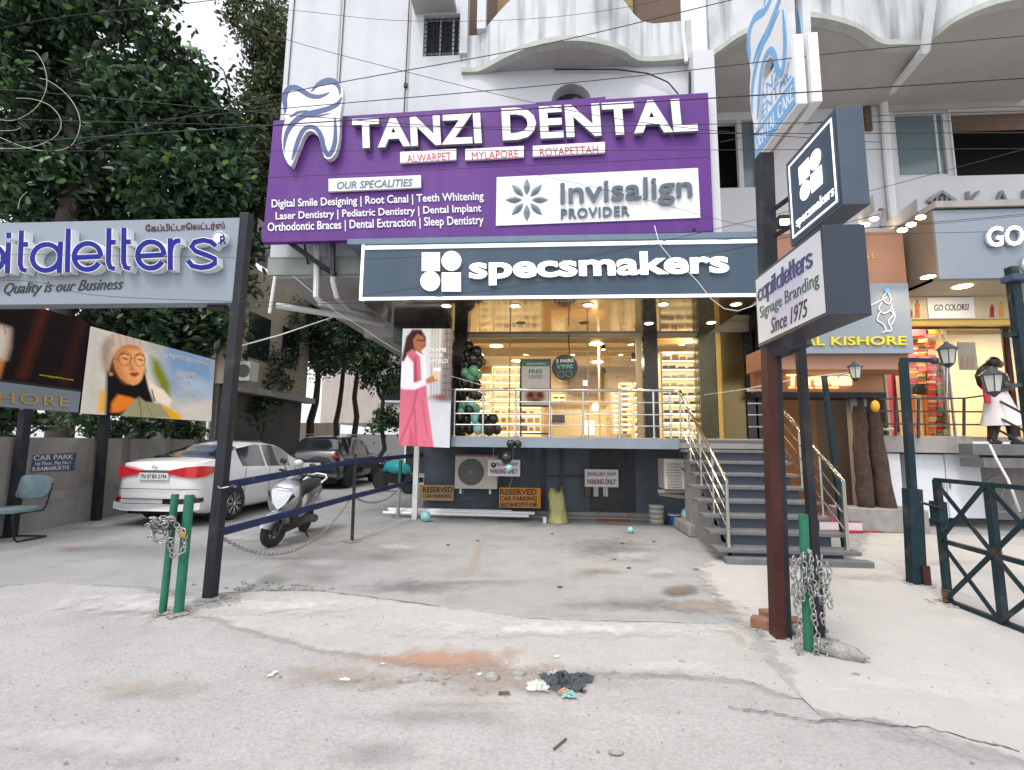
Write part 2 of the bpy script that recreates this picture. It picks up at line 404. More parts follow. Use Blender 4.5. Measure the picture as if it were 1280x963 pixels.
mat('white_side', (0.62, 0.63, 0.66), 0.4)
mat('logo_blue', (0.06, 0.09, 0.23), 0.4, var=0.04)
mat('sky_blue', (0.18, 0.42, 0.72), 0.4, var=0.05)
mat('red_print', (0.55, 0.04, 0.09), 0.5)
mat('slate_print', (0.13, 0.17, 0.22), 0.45)
mat('fascia_grey', (0.036, 0.068, 0.108), 0.45, var=0.12, scale=1.0, streak=0.2, streak_col=(0.14, 0.17, 0.2), sscale=2)
mat('fascia_lip', (0.13, 0.19, 0.26), 0.45, var=0.12)
mat('slab_paint', (0.24, 0.29, 0.35), 0.55, var=0.12, scale=3, streak=0.35, streak_col=(0.2, 0.22, 0.24))
mat('black_clad', (0.018, 0.018, 0.022), 0.25, var=0.2)
mat('soffit_gloss', (0.42, 0.37, 0.29), 0.07, metal=0.9, var=0.12, scale=2)
mat('under_wall', (0.1, 0.125, 0.155), 0.7, var=0.25, scale=2.5, bump=0.15, bscale=20, streak=0.4, streak_col=(0.05, 0.055, 0.06))
mat('chrome', (0.62, 0.6, 0.56), 0.16, metal=1.0, var=0.05)
mat('galv', (0.4, 0.4, 0.39), 0.4, metal=0.8, var=0.4, scale=30)
mat('conc_step', (0.15, 0.152, 0.16), 0.7, var=0.2, scale=9, bump=0.2, bscale=50, spots=0.3, spot_col=(0.16, 0.16, 0.17))
mat('stone_dark', (0.045, 0.058, 0.08), 0.4, var=0.25, scale=25, bump=0.1)
mat('plinth', (0.28, 0.27, 0.26), 0.9, var=0.25, scale=5, bump=0.35, bscale=30, spots=0.4, spot_col=(0.14, 0.13, 0.12))
mat('compound_wall', (0.27, 0.25, 0.23), 0.92, var=0.3, scale=1.6, bump=0.4, bscale=18, streak=0.75, streak_col=(0.1, 0.095, 0.09), spots=0.45, spot_col=(0.42, 0.4, 0.37), sscale=3)
mat('bronze_panel', (0.2, 0.15, 0.07), 0.22, metal=0.85, var=0.15, scale=1)
mat('olive_panel', (0.09, 0.085, 0.05), 0.25, metal=0.5, var=0.1)
mat('shop_wall', (0.52, 0.44, 0.31), 0.7, var=0.05)
mat('shop_floor', (0.5, 0.42, 0.3), 0.25, var=0.08)
mat('shop_wood', (0.42, 0.24, 0.1), 0.45, var=0.15, scale=10)
mat('shop_shelf', (0.6, 0.5, 0.34), 0.4)
mat('brown_fascia', (0.33, 0.17, 0.11), 0.55, var=0.1, scale=2)
mat('orange_wall', (0.42, 0.19, 0.07), 0.6, var=0.12)
mat('taupe', (0.2, 0.155, 0.12), 0.6, var=0.1)
mat('ad_grey', (0.24, 0.28, 0.33), 0.42, var=0.05, scale=1)
mat('sign_grey', (0.23, 0.275, 0.32), 0.4, var=0.06, scale=1, spec=0.6)
mat('yellow_letter', (0.75, 0.6, 0.03), 0.35)
mat('gold', (0.6, 0.4, 0.1), 0.3, metal=0.6)
mat('trunk_bark', (0.05, 0.038, 0.03), 0.95, var=0.4, scale=14, bump=0.8, bscale=25)
mat('log_bark', (0.06, 0.038, 0.028), 0.9, var=0.5, scale=9, bump=0.8, bscale=22, streak=0.4, streak_col=(0.03, 0.02, 0.018))
mat('red_mat', (0.36, 0.02, 0.05), 0.95, var=0.12, bump=0.3, bscale=150)
mat('cabinet', (0.72, 0.75, 0.8), 0.4, var=0.04)
mat('black_plastic', (0.015, 0.015, 0.017), 0.4, var=0.15)
mat('rubber', (0.02, 0.02, 0.02), 0.75, var=0.2, bump=0.2, bscale=90)
mat('beige_far', (0.4, 0.33, 0.25), 0.9, var=0.15, scale=1, streak=0.4, streak_col=(0.2, 0.17, 0.13))
mat('far_grey', (0.34, 0.32, 0.3), 0.9, var=0.15, scale=1, streak=0.5, streak_col=(0.16, 0.15, 0.14))
mat('far_dark', (0.1, 0.09, 0.08), 0.9, var=0.25, scale=2)
mat('ac_case', (0.55, 0.53, 0.47), 0.5, var=0.08, streak=0.3, streak_col=(0.3, 0.27, 0.2))
mat('ac_dark', (0.05, 0.055, 0.05), 0.5)
glow('led_white', (1.0, 0.98, 1.0), 1.3)
glow('led_strip', (0.97, 0.97, 1.0), 1.0)
glow('lamp_warm', (1.0, 0.78, 0.45), 14.0)
mat('shelf_back', (.6, .48, .27), .6, emit=(1, .78, .42), estr=.7)  # broad warm glow put into the panel colour itself, beyond the light strips
glow('shelf_glow', (1.0, 0.84, 0.54), 4.5)
glow('taravali_glow', (1.0, 0.62, 0.22), 2.4)
glass('shop_glass', (0.97, 0.96, 0.92), 0.0)
mat('copper_rock', (0.3, 0.29, 0.27), 0.95, var=0.35, scale=14, bump=0.8, bscale=30, spots=0.5, spot_col=(0.5, 0.49, 0.46))
mat('brick', (0.26, 0.13, 0.085), 0.95, var=0.25, scale=16, bump=0.5, bscale=70, spots=0.3, spot_col=(0.3, 0.26, 0.22))

def ground_mat(name, base, warm, dark, sand=0.0, grit=0.5):
    m, t, b = nmat(name); N, L = t.nodes, t.links; geo = N.new('ShaderNodeNewGeometry')
    def noise(sc, det=8, rg=0.65, mapping=None):
        n = N.new('ShaderNodeTexNoise'); n.inputs['Scale'].default_value = sc; n.inputs['Detail'].default_value = det; n.inputs['Roughness'].default_value = rg
        if mapping:
            mp = N.new('ShaderNodeMapping'); mp.inputs['Scale'].default_value = mapping[:3]
            if len(mapping) > 3: mp.inputs['Rotation'].default_value = (0, 0, mapping[3])
            L.new(geo.outputs['Position'], mp.inputs[0]); L.new(mp.outputs[0], n.inputs['Vector'])
        else: L.new(geo.outputs['Position'], n.inputs['Vector'])
        return n.outputs[0]
    def mr(x, a, c, d=0.0, e=1.0):
        r = N.new('ShaderNodeMapRange'); r.inputs[1].default_value = a; r.inputs[2].default_value = c; r.inputs[3].default_value = d; r.inputs[4].default_value = e
        L.new(x, r.inputs[0]); return r.outputs[0]
    def mix(fac, a, c):
        x = N.new('ShaderNodeMix'); x.data_type = 'RGBA'; L.new(fac, x.inputs[0])
        if isinstance(a, tuple): x.inputs[6].default_value = (*a, 1)
        else: L.new(a, x.inputs[6])
        if isinstance(c, tuple): x.inputs[7].default_value = (*c, 1)
        else: L.new(c, x.inputs[7])
        return x.outputs[2]
    c = mix(mr(noise(0.55), 0.35, 0.65), base, warm)
    c = mix(mr(noise(1.7, 9, 0.7), 0.46, 0.74, 0, 0.85), c, dark)
    c = mix(mr(noise(0.35, 6, 0.6), 0.45, 0.7, 0, 0.5), c, tuple(x * 0.8 for x in base))
    c = mix(mr(noise(0.9, 9, 0.75, (0.5, 2.2, 1, 0.25)), 0.55, 0.72, 0, 0.5), c, tuple(min(1, x * 1.35) for x in base))
    c = mix(mr(noise(38, 4, 0.8), 0.42, 0.62, 0, grit), c, tuple(x * 0.55 for x in base))
    c = mix(mr(noise(90, 3, 0.8), 0.58, 0.72, 0, grit), c, tuple(min(1, x * 1.5) for x in base))
    if sand: c = mix(mr(noise(3.0, 8), 0.35, 0.6, 0, sand), c, (0.45, 0.22, 0.12))
    L.new(c, b.inputs['Base Color']); b.inputs['Roughness'].default_value = 0.93
    bp = N.new('ShaderNodeBump'); bp.inputs['Strength'].default_value = 0.55; bp.inputs['Distance'].default_value = 0.012
    ad = N.new('ShaderNodeMath'); ad.operation = 'ADD'; L.new(noise(45, 6, 0.75), ad.inputs[0]); L.new(noise(6, 5), ad.inputs[1])
    L.new(ad.outputs[0], bp.inputs['Height']); L.new(bp.outputs[0], b.inputs['Normal'])
ground_mat('parking_mat', (0.36, 0.36, 0.365), (0.39, 0.385, 0.38), (0.24, 0.235, 0.235), grit=0.3)
ground_mat('road_mat', (0.44, 0.425, 0.425), (0.47, 0.445, 0.43), (0.34, 0.32, 0.31), grit=0.45)
ground_mat('apron_mat', (0.47, 0.46, 0.455), (0.5, 0.48, 0.46), (0.38, 0.365, 0.355), grit=0.3)
ground_mat('pale_mat', (0.49, 0.475, 0.465), (0.52, 0.495, 0.475), (0.43, 0.415, 0.41), grit=0.15)
mat('sand', (0.5, 0.25, 0.14), 0.97, var=0.25, scale=7, bump=0.5, bscale=80)
mat('yellow_line', (0.55, 0.37, 0.16), 0.9, var=0.2, scale=12, spots=0.5, spot_col=(0.38, 0.35, 0.31))
mat('wet_stain', (0.2, 0.16, 0.125), 0.8, var=0.2, scale=10)
mat('crack', (0.12, 0.11, 0.1), 0.95)

# ================================================================== GROUND
def sheet(name, poly, z, m, kind='structure', wob=0.0, step=0.18, parent=None):
    q = []
    for i in range(len(poly)):
        a, c = V(poly[i][:2]), V(poly[(i + 1) % len(poly)][:2]); n = max(1, int((c - a).length / step)) if wob else 1
        for k in range(n):
            p = a.lerp(c, k / n)
            if wob: p = p + V((random.uniform(-wob, wob), random.uniform(-wob, wob)))
            q.append((p.x, p.y, z))
    b = MB(); b.add(q, [tuple(range(len(q)))]); o = b.build(name, m)
    if kind: o['kind'] = kind
    return o
def faded(name, poly, z, m, fd, far=False):
    """a sheet whose ragged rim thins out over fd metres"""
    pts = np.array(poly); x0, y0 = pts.min(0); x1, y1 = pts.max(0); x0 = max(x0, -12); x1 = min(x1, 12); y0 = max(y0, 0.5); st_ = .09
    xs = np.arange(x0, x1 + st_, st_); ys = np.arange(y0, y1 + st_, st_); X_, Y_ = np.meshgrid(xs, ys); ins = np.zeros(X_.shape, bool); D = np.full(X_.shape, 99.)
    for k in range(len(pts)):
        ax, ay = pts[k - 1]; bx_, by = pts[k]; c = ((ay > Y_) != (by > Y_)) & (X_ < (bx_ - ax) * (Y_ - ay) / (by - ay + 1e-12) + ax); ins ^= c
        dx, dy = bx_ - ax, by - ay; t = np.clip(((X_ - ax) * dx + (Y_ - ay) * dy) / (dx * dx + dy * dy + 1e-12), 0, 1); D = np.minimum(D, np.hypot(X_ - ax - t * dx, Y_ - ay - t * dy))
    E_ = np.where(ins, np.clip(.5 + D / fd * .5, 0, 1), np.clip(.5 - D / fd * .5, 0, 1)); idx = -np.ones(X_.shape, int); keep = E_ > .0; idx[keep] = np.arange(keep.sum())
    b = MB(); b.v = [(float(a), float(c), z) for a, c in zip(X_[keep], Y_[keep])]; f = idx[:-1, :-1], idx[:-1, 1:], idx[1:, 1:], idx[1:, :-1]; ok = (f[0] >= 0) & (f[1] >= 0) & (f[2] >= 0) & (f[3] >= 0)
    b.f = [tuple(int(q) for q in r) for r in np.stack([a[ok] for a in f], 1)]; b.m = [0] * len(b.f); o = b.build(name, m, kind='structure'); at = o.data.attributes.new('edge', 'FLOAT', 'POINT'); at.data.foreach_set('value', E_[keep].astype(float)); return o
def rimfade(m):
    t = MATS[m].node_tree; N, L = t.nodes, t.links; b = N['Principled BSDF']; a = N.new('ShaderNodeAttribute'); a.attribute_name = 'edge'; geo = N.new('ShaderNodeNewGeometry')
    n = N.new('ShaderNodeTexNoise'); n.inputs['Scale'].default_value = 4; n.inputs['Detail'].default_value = 10; n.inputs['Roughness'].default_value = .75; L.new(geo.outputs['Position'], n.inputs['Vector'])
    ad = N.new('ShaderNodeMath'); ad.operation = 'ADD'; L.new(a.outputs['Fac'], ad.inputs[0]); L.new(n.outputs[0], ad.inputs[1])
    r = N.new('ShaderNodeMapRange'); r.inputs[1].default_value = .7; r.inputs[2].default_value = 1.02; L.new(ad.outputs[0], r.inputs[0]); L.new(r.outputs[0], b.inputs['Alpha'])
for m_ in ('road_mat', 'apron_mat', 'pale_mat'): rimfade(m_)
b = MB(); b.quad((-150, -60, 0), (150, -60, 0), (150, 200, 0), (-150, 200, 0)); b.build('parking_ground', 'parking_mat', kind='structure')
g = lambda *a: [tuple(G(u, v))[:2] for u, v in a]
# the road this side of the plots
road = g((-400, 800), (-60, 740), (60, 730), (160, 736), (235, 748)) + g((262, 752), (330, 790), (420, 812), (560, 830), (700, 838), (860, 842), (930, 850), (1010, 880), (1120, 905), (1280, 945), (1500, 990))
road = road + [(14, -8), (-16, -8)]
faded('road', road, 0.004, 'road_mat', .22, far=True)
apron = g((235, 752), (262, 745), (330, 741), (400, 741), (470, 750), (560, 762), (660, 775), (780, 780), (900, 782), (950, 790), (985, 830), (1000, 875), (930, 852), (860, 844), (700, 840), (560, 832), (420, 814), (330, 792), (250, 768))
faded('concrete_apron', apron, 0.009, 'apron_mat', .16)
pale = g((938, 780), (905, 745), (880, 712), (905, 700), (1070, 706), (1090, 668), (1280, 672), (1500, 690), (1800, 850), (1500, 992), (1280, 947), (1120, 907), (1010, 882), (990, 840), (955, 790))
faded('pale_forecourt', pale, 0.0125, 'pale_mat', .3)
# lip of the apron with its cracked dark edge
b = MB()
def strip(b, px, wd, z):
    pts = [G(*p) for p in px]; q = []
    for i in range(len(pts) - 1):
        for k in range(8): q.append(pts[i].lerp(pts[i + 1], k / 8) + V((random.uniform(-.012, .012), random.uniform(-.012, .012), 0)))
    for i in range(len(q) - 1):
        w_ = wd * random.uniform(0.25, 1.0); d = (q[i + 1] - q[i]).normalized(); n = V((-d.y, d.x, 0)) * w_
        b.quad((*(q[i] - n)[:2], z), (*(q[i + 1] - n)[:2], z), (*(q[i + 1] + n)[:2], z), (*(q[i] + n)[:2], z))
strip(b, [(262, 744), (330, 740), (400, 740), (470, 749), (560, 761)], 0.008, 0.0135)
strip(b, [(660, 775), (780, 779), (900, 781)], 0.008, 0.0135)
strip(b, [(910, 888), (960, 893), (1010, 905), (1060, 903), (1120, 912), (1160, 913), (1220, 930), (1280, 944)], 0.007, 0.0165)
strip(b, [(1100, 700), (1180, 735), (1280, 775)], 0.003, 0.0165)
b.build('pavement_crack', 'crack', kind='structure')
# soil tints and worn paint
def blob(cx, cy, rx, ry, n=40, wob=0.25):
    out = []; 
    for i in range(n):
        a = 2 * math.pi * i / n; k = 1 + random.uniform(-wob, wob); out.append((cx + rx * k * math.cos(a), cy + ry * k * math.sin(a)))
    return g(*out)
def soft_patch(name, px, z, m, col, dens):
    """thin scatter of sand grains and flakes lying on the ground"""
    b = MB(); c = px
    for _ in range(dens):
        r = abs(random.gauss(0, 0.5)); a = random.uniform(0, 6.283)
        u, v = c[0] + c[2] * r * math.cos(a), c[1] + c[3] * r * math.sin(a); p = G(u, v)
        s_ = random.uniform(0.004, 0.012); h = random.uniform(0.002, 0.006); an = random.uniform(0, 6.28)
        q = [p + V((s_ * math.cos(an + k * 2.1), s_ * math.sin(an + k * 2.1), z)) for k in range(3)]
        b.add(q + [p + V((0, 0, z + h))], [(0, 1, 3), (1, 2, 3), (2, 0, 3)])
    o = b.build(name, m); tag(o, kind='stuff'); return o
# sand layer: a very low mound whose edge fades through grains
def mound(name, cx, cy, rx, ry, h, m, n=48, rings=9, label=None, z=0.006):
    b = MB(); vs = []
    for k in range(rings + 1):
        f = k / rings
        for i in range(n):
            a = 2 * math.pi * i / n; wob = 1 + 0.16 * math.sin(3 * a + 1) + 0.1 * math.sin(7 * a + 2) + random.uniform(-.06, .06)
            p = G(cx + rx * f * wob * math.cos(a), cy + ry * f * wob * math.sin(a))
            vs.append((p.x, p.y, z + h * (1 - f * f) - (0.012 if k == rings else 0) + random.uniform(-1, 1) * h * 0.12 * (1 - f)))
    fs = [tuple(range(n))[::-1]][:0]
    for k in range(rings):
        for i in range(n): fs.append((k * n + i, k * n + (i + 1) % n, (k + 1) * n + (i + 1) % n, (k + 1) * n + i))
    b.add(vs, fs); o = b.build(name, m, smooth='all'); tag(o, kind='stuff'); return o
def fade_mat(name, col, cx, cy, rx, ry, rough=0.95):
    """worn colour with a soft ragged edge, over whatever it lies on"""
    m, t, b = nmat(name); N, L = t.nodes, t.links
    geo = N.new('ShaderNodeNewGeometry'); n = N.new('ShaderNodeTexNoise'); n.inputs['Scale'].default_value = 5; n.inputs['Detail'].default_value = 9; n.inputs['Roughness'].default_value = .7
    L.new(geo.outputs['Position'], n.inputs['Vector']); a = N.new('ShaderNodeAttribute'); a.attribute_name = 'edge'
    ad = N.new('ShaderNodeMath'); ad.operation = 'ADD'; L.new(a.outputs['Fac'], ad.inputs[0])
    r = N.new('ShaderNodeMapRange'); r.inputs[1].default_value = .3; r.inputs[2].default_value = .7; r.inputs[3].default_value = -.35; r.inputs[4].default_value = .35
    L.new(n.outputs[0], r.inputs[0]); L.new(r.outputs[0], ad.inputs[1])
    r2 = N.new('ShaderNodeMapRange'); r2.inputs[1].default_value = .25; r2.inputs[2].default_value = .95; r2.inputs[4].default_value = cx; L.new(ad.outputs[0], r2.inputs[0])
    L.new(r2.outputs[0], b.inputs['Alpha']); b.inputs['Base Color'].default_value = (*col, 1); b.inputs['Roughness'].default_value = rough
    return m
def stain(name, cx, cy, rx, ry, m, z, n=48, rings=8, power=1.0):
    vs = [tuple(G(cx, cy))[:2] + (z,)]; ed = [1.0]
    for k in range(1, rings + 1):
        f = k / rings
        for i in range(n):
            a = 2 * math.pi * i / n; p = G(cx + rx * f * math.cos(a), cy + ry * f * math.sin(a)); vs.append((p.x, p.y, z)); ed.append((1 - f) ** power)
    fs = [(0, 1 + i, 1 + (i + 1) % n) for i in range(n)]
    for k in range(rings - 1):
        for i in range(n): fs.append((1 + k * n + i, 1 + (k + 1) * n + i, 1 + (k + 1) * n + (i + 1) % n, 1 + k * n + (i + 1) % n))
    b = MB(); b.add(vs, fs); o = b.build(name, m, kind='structure'); at = o.data.attributes.new('edge', 'FLOAT', 'POINT'); at.data.foreach_set('value', ed); return o
fade_mat('sand_fade', (0.5, 0.28, 0.185), 0.7, 0, 0, 0); fade_mat('dirt_fade', (0.4, 0.33, 0.28), 0.7, 0, 0, 0)
fade_mat('dark_fade', (0.17, 0.16, 0.155), 0.45, 0, 0, 0); fade_mat('light_fade', (0.66, 0.65, 0.64), 0.75, 0, 0, 0); fade_mat('paint_fade', (0.55, 0.43, 0.28), 0.35, 0, 0, 0)
fade_mat('dirt_dark', (0.2, 0.155, 0.12), 0.85, 0, 0, 0)
fade_mat('light_faint', (.62, .61, .6), .4, 0, 0, 0); fade_mat('dark_faint', (.22, .21, .2), .32, 0, 0, 0); fade_mat('warm_faint', (.45, .38, .32), .42, 0, 0, 0)
stain('sand_patch', 560, 828, 150, 26, 'sand_fade', 0.0150)
stain('sand_patch', 640, 850, 190, 32, 'dirt_fade', 0.0170)
stain('sand_patch', 430, 850, 120, 24, 'dirt_fade', 0.0190)
stain('pale_patch', 700, 790, 330, 16, 'light_fade', 0.0210)
stain('pale_patch', 360, 762, 160, 16, 'light_fade', 0.0230)
stain('pale_patch', 170, 760, 150, 20, 'light_fade', 0.0250)
stain('damp_stain', 851, 740, 30, 9, 'dirt_dark', 0.0150, power=.6); stain('sand_patch', 880, 760, 90, 14, 'dirt_fade', 0.0155)
stain('oil_stain', 760, 685, 90, 18, 'dark_fade', 0.0060)
stain('oil_stain', 640, 650, 60, 7, 'dark_fade', 0.0060)
stain('oil_stain', 810, 757, 160, 12, 'dark_fade', 0.0110)
stain('oil_stain', 520, 735, 110, 14, 'dark_fade', 0.0110)
for _k in range(26):
    _u, _v = random.uniform(60, 1180), random.choice([random.uniform(660, 745), random.uniform(800, 950)]); _s = (_v - 555) / 200
    stain('dust_stain', _u, _v, random.uniform(30, 120) * _s, random.uniform(5, 14) * _s, random.choice(['light_faint', 'dark_faint', 'warm_faint']), .027 + .0007 * _k, n=30, rings=5)
stain('oil_stain', 230, 655, 120, 16, 'dark_fade', 0.0060)
def paint_line(px, wd, z):
    vs = []; ed = []; pts = [G(*p) for p in px]; q = []
    for i in range(len(pts) - 1):
        for k in range(6): q.append(pts[i].lerp(pts[i + 1], k / 6))
    q.append(pts[-1])
    for i, p in enumerate(q):
        d = (q[min(i + 1, len(q) - 1)] - q[max(i - 1, 0)]).normalized(); n = V((-d.y, d.x, 0)); e = 0.75 * min(1, min(i, len(q) - 1 - i) / 3)
        for s_, k in ((-1, 0.1), (-.6, 1), (.6, 1), (1, .1)): r = p + n * wd * s_; vs.append((r.x, r.y, z)); ed.append(e * k)
    fs = [(4 * i + j, 4 * i + 4 + j, 4 * i + 5 + j, 4 * i + 1 + j) for i in range(len(q) - 1) for j in range(3)]
    b = MB(); b.add(vs, fs); o = b.build('parking_line', 'paint_fade', kind='structure'); at = o.data.attributes.new('edge', 'FLOAT', 'POINT'); at.data.foreach_set('value', ed)
paint_line([(408, 680), (370, 700), (330, 715)], 0.06, 0.008)
paint_line([(605, 672), (594, 700), (582, 730)], 0.06, 0.008)
paint_line([(900, 786), (922, 797), (930, 815)], 0.05, 0.020)
paint_line([(217, 752), (195, 766), (176, 790)], 0.05, 0.029)
# low ridge of broken concrete round the left post, with scattered gravel
def rock(b, c, r, sc=(1, 1, .6), seed=None, mi=0):
    rnd = random.Random(seed); n0 = len(b.v); b.ball(c, r, 9, 6, mi, sc); c = V(c)
    for i in range(n0, len(b.v)):
        p = V(b.v[i]); b.v[i] = tuple(c + (p - c) * rnd.uniform(.72, 1.22))
b = MB(); 
for _ in range(900):
    u = random.uniform(0, 1280); v = random.choice([random.gauss(845, 18), random.uniform(700, 960), random.gauss(775, 12), random.gauss(650, 30), random.uniform(780, 960)])
    if v < 600: continue
    p = G(u, v); r = random.uniform(.002, .006) * (1.6 if random.random() < .06 else 1); rock(b, (p.x, p.y, .012 + r * .3), r, (1, random.uniform(.6, 1), .55), _)
gr = b.build('gravel', 'copper_rock', kind='stuff')
b = MB()
for k in range(130):
    t = random.random(); p = G(256 + 22 * random.random() * 2, 748 + random.gauss(3, 5)) if k < 50 else G(random.gauss(340, 45), random.gauss(736, 4)) if k < 100 else G(random.gauss(575, 70), random.gauss(850, 7))
    r = random.uniform(.01, .026); rock(b, (p.x, p.y, .01), r, (1.2, .9, .6), k + 50)
b.build('rubble', 'copper_rock', kind='stuff')

# ================================================================== MAIN BUILDING
YB = 8.1; YR = 9.45; YPAR = 8.0
bl = thing('commercial_building', 'white plastered multi storey building with curved balconies and grey green mouldings above the shops', 'building', (0, 10, 0))
ZW0 = 4.48; ZTOP = 13.0
xL = -5.03; xC = P(577, 60, Y=YB).x; xF = P(868, 62, Y=YB).x
wx0, wx1 = P(529, 45, Y=YB).x, P(575, 45, Y=YB).x; wz0, wz1 = P(552, 70, Y=YB).z, P(552, 18, Y=YB).z
b = MB()
b.box(xL, YB, ZW0, wx0, YB + .25, ZTOP); b.box(wx0, YB, ZW0, wx1, YB + .25, wz0); b.box(wx0, YB, wz1, wx1, YB + .25, ZTOP); b.box(wx1, YB, ZW0, xC, YB + .25, ZTOP)
b.box(xL, YB + .25, ZW0, xL + .25, 20, ZTOP)
b.build('wall', 'white_wall', bl)
# middle wall with its half round opening
ca = P(714, 128, Y=YB); ra = P(739, 128, Y=YB).x - ca.x
b = MB(); arc = [(ca.x + ra * math.cos(a), YB, ca.z + ra * 1.02 * math.sin(a)) for a in [math.pi * k / 18 for k in range(19)]]
b.slab([(xC, YB, ZW0), (xC, YB, 8.6), (xF, YB, 8.6), (xF, YB, ZW0), (ca.x + ra, YB, ZW0)] + arc + [(ca.x - ra, YB, ZW0)], (0, .25, 0))
b.build('wall', 'clean_white_wall', bl)
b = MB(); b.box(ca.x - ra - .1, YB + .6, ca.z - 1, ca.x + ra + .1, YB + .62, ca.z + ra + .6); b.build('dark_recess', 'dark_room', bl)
b = MB(); b.ball((ca.x + .12, YB + .4, ca.z + .3), .1, 10, 6); b.build('vent', 'far_grey', bl)
# window with a grille in the left wall
wn = MB(); wn.box(wx0, YB + .16, wz0, wx1, YB + .19, wz1); wn_o = wn.build('window', 'window_dark', bl)
b = MB(); 
for x in (wx0 + .02, wx0 + .3, wx1 - .15, wx1 - .03): b.box(x - .018, YB + .1, wz0, x + .018, YB + .14, wz1)
b.box(wx0, YB + .1, wz0, wx1, YB + .14, wz0 + .05); b.build('frame', 'window_frame', wn_o)
b = MB()
for k in range(9):
    z = wz0 + (wz1 - wz0) * (k + .5) / 9; b.tube([(wx0, YB + .06, z), (wx1, YB + .06, z)], .009, 5)
for k in range(6):
    x = wx0 + (wx1 - wx0) * (k + .5) / 6; b.tube([(x, YB + .07, wz0), (x, YB + .07, wz1)], .007, 5)
b.build('grille', 'steel_dark', wn_o)
b = MB(); x0 = P(519, 16, Y=YB).x; zz = P(545, 17, Y=YB).z; b.box(x0, YB - .62, zz, xC - .12, YB - .002, zz + .12); b.build('sunshade', 'soffit', bl)
# vertical grooves of the left wall
b = MB()
for u in (421, 510): 
    x = P(u, 100, Y=YB).x; b.box(x - .012, YB - .012, ZW0 + .02, x + .012, YB - .002, ZTOP)
b.build('groove', 'soffit', bl)
# parapets, curved in plan
ZP = 8.33
def parapet(us, zt_fn, name='parapet', m='white_wall', seg=14):
    """us: list of (u, v) along the bottom edge; the plan follows from the level ZP"""
    pts = [P(u, v, Z=ZP) for u, v in us]
    q = []
    for i in range(len(pts) - 1):
        p0 = pts[max(i - 1, 0)]; p1 = pts[i]; p2 = pts[i + 1]; p3 = pts[min(i + 2, len(pts) - 1)]
        for k in range(4):
            t = k / 4; q.append(0.5 * ((2 * p1) + (p2 - p0) * t + (2 * p0 - 5 * p1 + 4 * p2 - p3) * t * t + (3 * p1 - p0 - 3 * p2 + p3) * t ** 3))
    q.append(pts[-1]); return q
def wallstrip(q, zb, zt, th, name, m):
    b = MB(); n = len(q); o = []
    for p in q: o.append((p.x, p.y + th, 0))
    zts = [zt(p) if callable(zt) else zt for p in q]
    vs = [(p.x, p.y, zb) for p in q] + [(p.x, p.y, z) for p, z in zip(q, zts)] + [(p.x, p.y + th, zb) for p in q] + [(p.x, p.y + th, z) for p, z in zip(q, zts)]
    fs = []
    for i in range(n - 1): fs += [(i, i + 1, n + i + 1, n + i), (n + i, n + i + 1, 3 * n + i + 1, 3 * n + i), (2 * n + i + 1, 2 * n + i, 3 * n + i, 3 * n + i + 1), (i + 1, i, 2 * n + i, 2 * n + i + 1)]
    fs += [(0, n, 3 * n, 2 * n), (n - 1, 3 * n - 1, 4 * n - 1, 2 * n - 1)]
    b.add(vs, fs); return b.build(name, m, bl)
def arch(u0, u1, v0, vt, n=8, v1=None):
    v1 = v1 or v0; out = []
    for k in range(n + 1):
        t = k / n; s_ = math.sin(math.pi * t) ** 0.8 if 0 < t < 1 else 0
        out.append((u0 + (u1 - u0) * t, v0 + (v1 - v0) * t + (vt - (v0 + v1) / 2) * s_))
    return out
qa = parapet([(577, 92)] + [(600, 91)] + arch(606, 803, 91, 54, v1=79)[1:-1] + [(803, 79), (866, 75)], None)
def ztA(p):
    t = (p.x - P(600, 50, Y=YPAR).x) / (P(806, 50, Y=YPAR).x - P(600, 50, Y=YPAR).x)
    return 9.12 + (0.55 * math.sin(math.pi * t) ** 0.8 if 0 < t < 1 else 0)
wallstrip(qa, ZP + .1, ztA, .12, 'parapet', 'stained_wall')
wallstrip([V((p.x, p.y - .045, 0)) for p in qa], ZP, ZP + .1 - .002, .17, 'moulding', 'green_trim')
qb = parapet([(888, 74)] + arch(890, 1100, 74, 25, v1=57)[1:] + [(1128, 58), (1155, 57)] + arch(1156, 1400, 57, 2, v1=40)[1:], None)
wallstrip(qb, ZP + .1, 10.6, .12, 'parapet', 'stained_wall')
wallstrip([V((p.x, p.y - .045, 0)) for p in qb], ZP, ZP + .1 - .002, .17, 'moulding', 'green_trim')
b = MB()
def soff(q, yb, z, th=.1):
    n = len(q); vs = [(p.x, p.y + .02, z) for p in q] + [(p.x, yb, z) for p in q] + [(p.x, p.y + .02, z + th) for p in q] + [(p.x, yb, z + th) for p in q]
    fs = []
    for i in range(n - 1): fs += [(i, n + i, n + i + 1, i + 1), (2 * n + i, 2 * n + i + 1, 3 * n + i + 1, 3 * n + i)]
    b.add(vs, fs)
soff(qa, YB + .3, ZP + .03); soff(qb, YR + .3, ZP + .03); b.build('balcony_floor', 'soffit', bl)
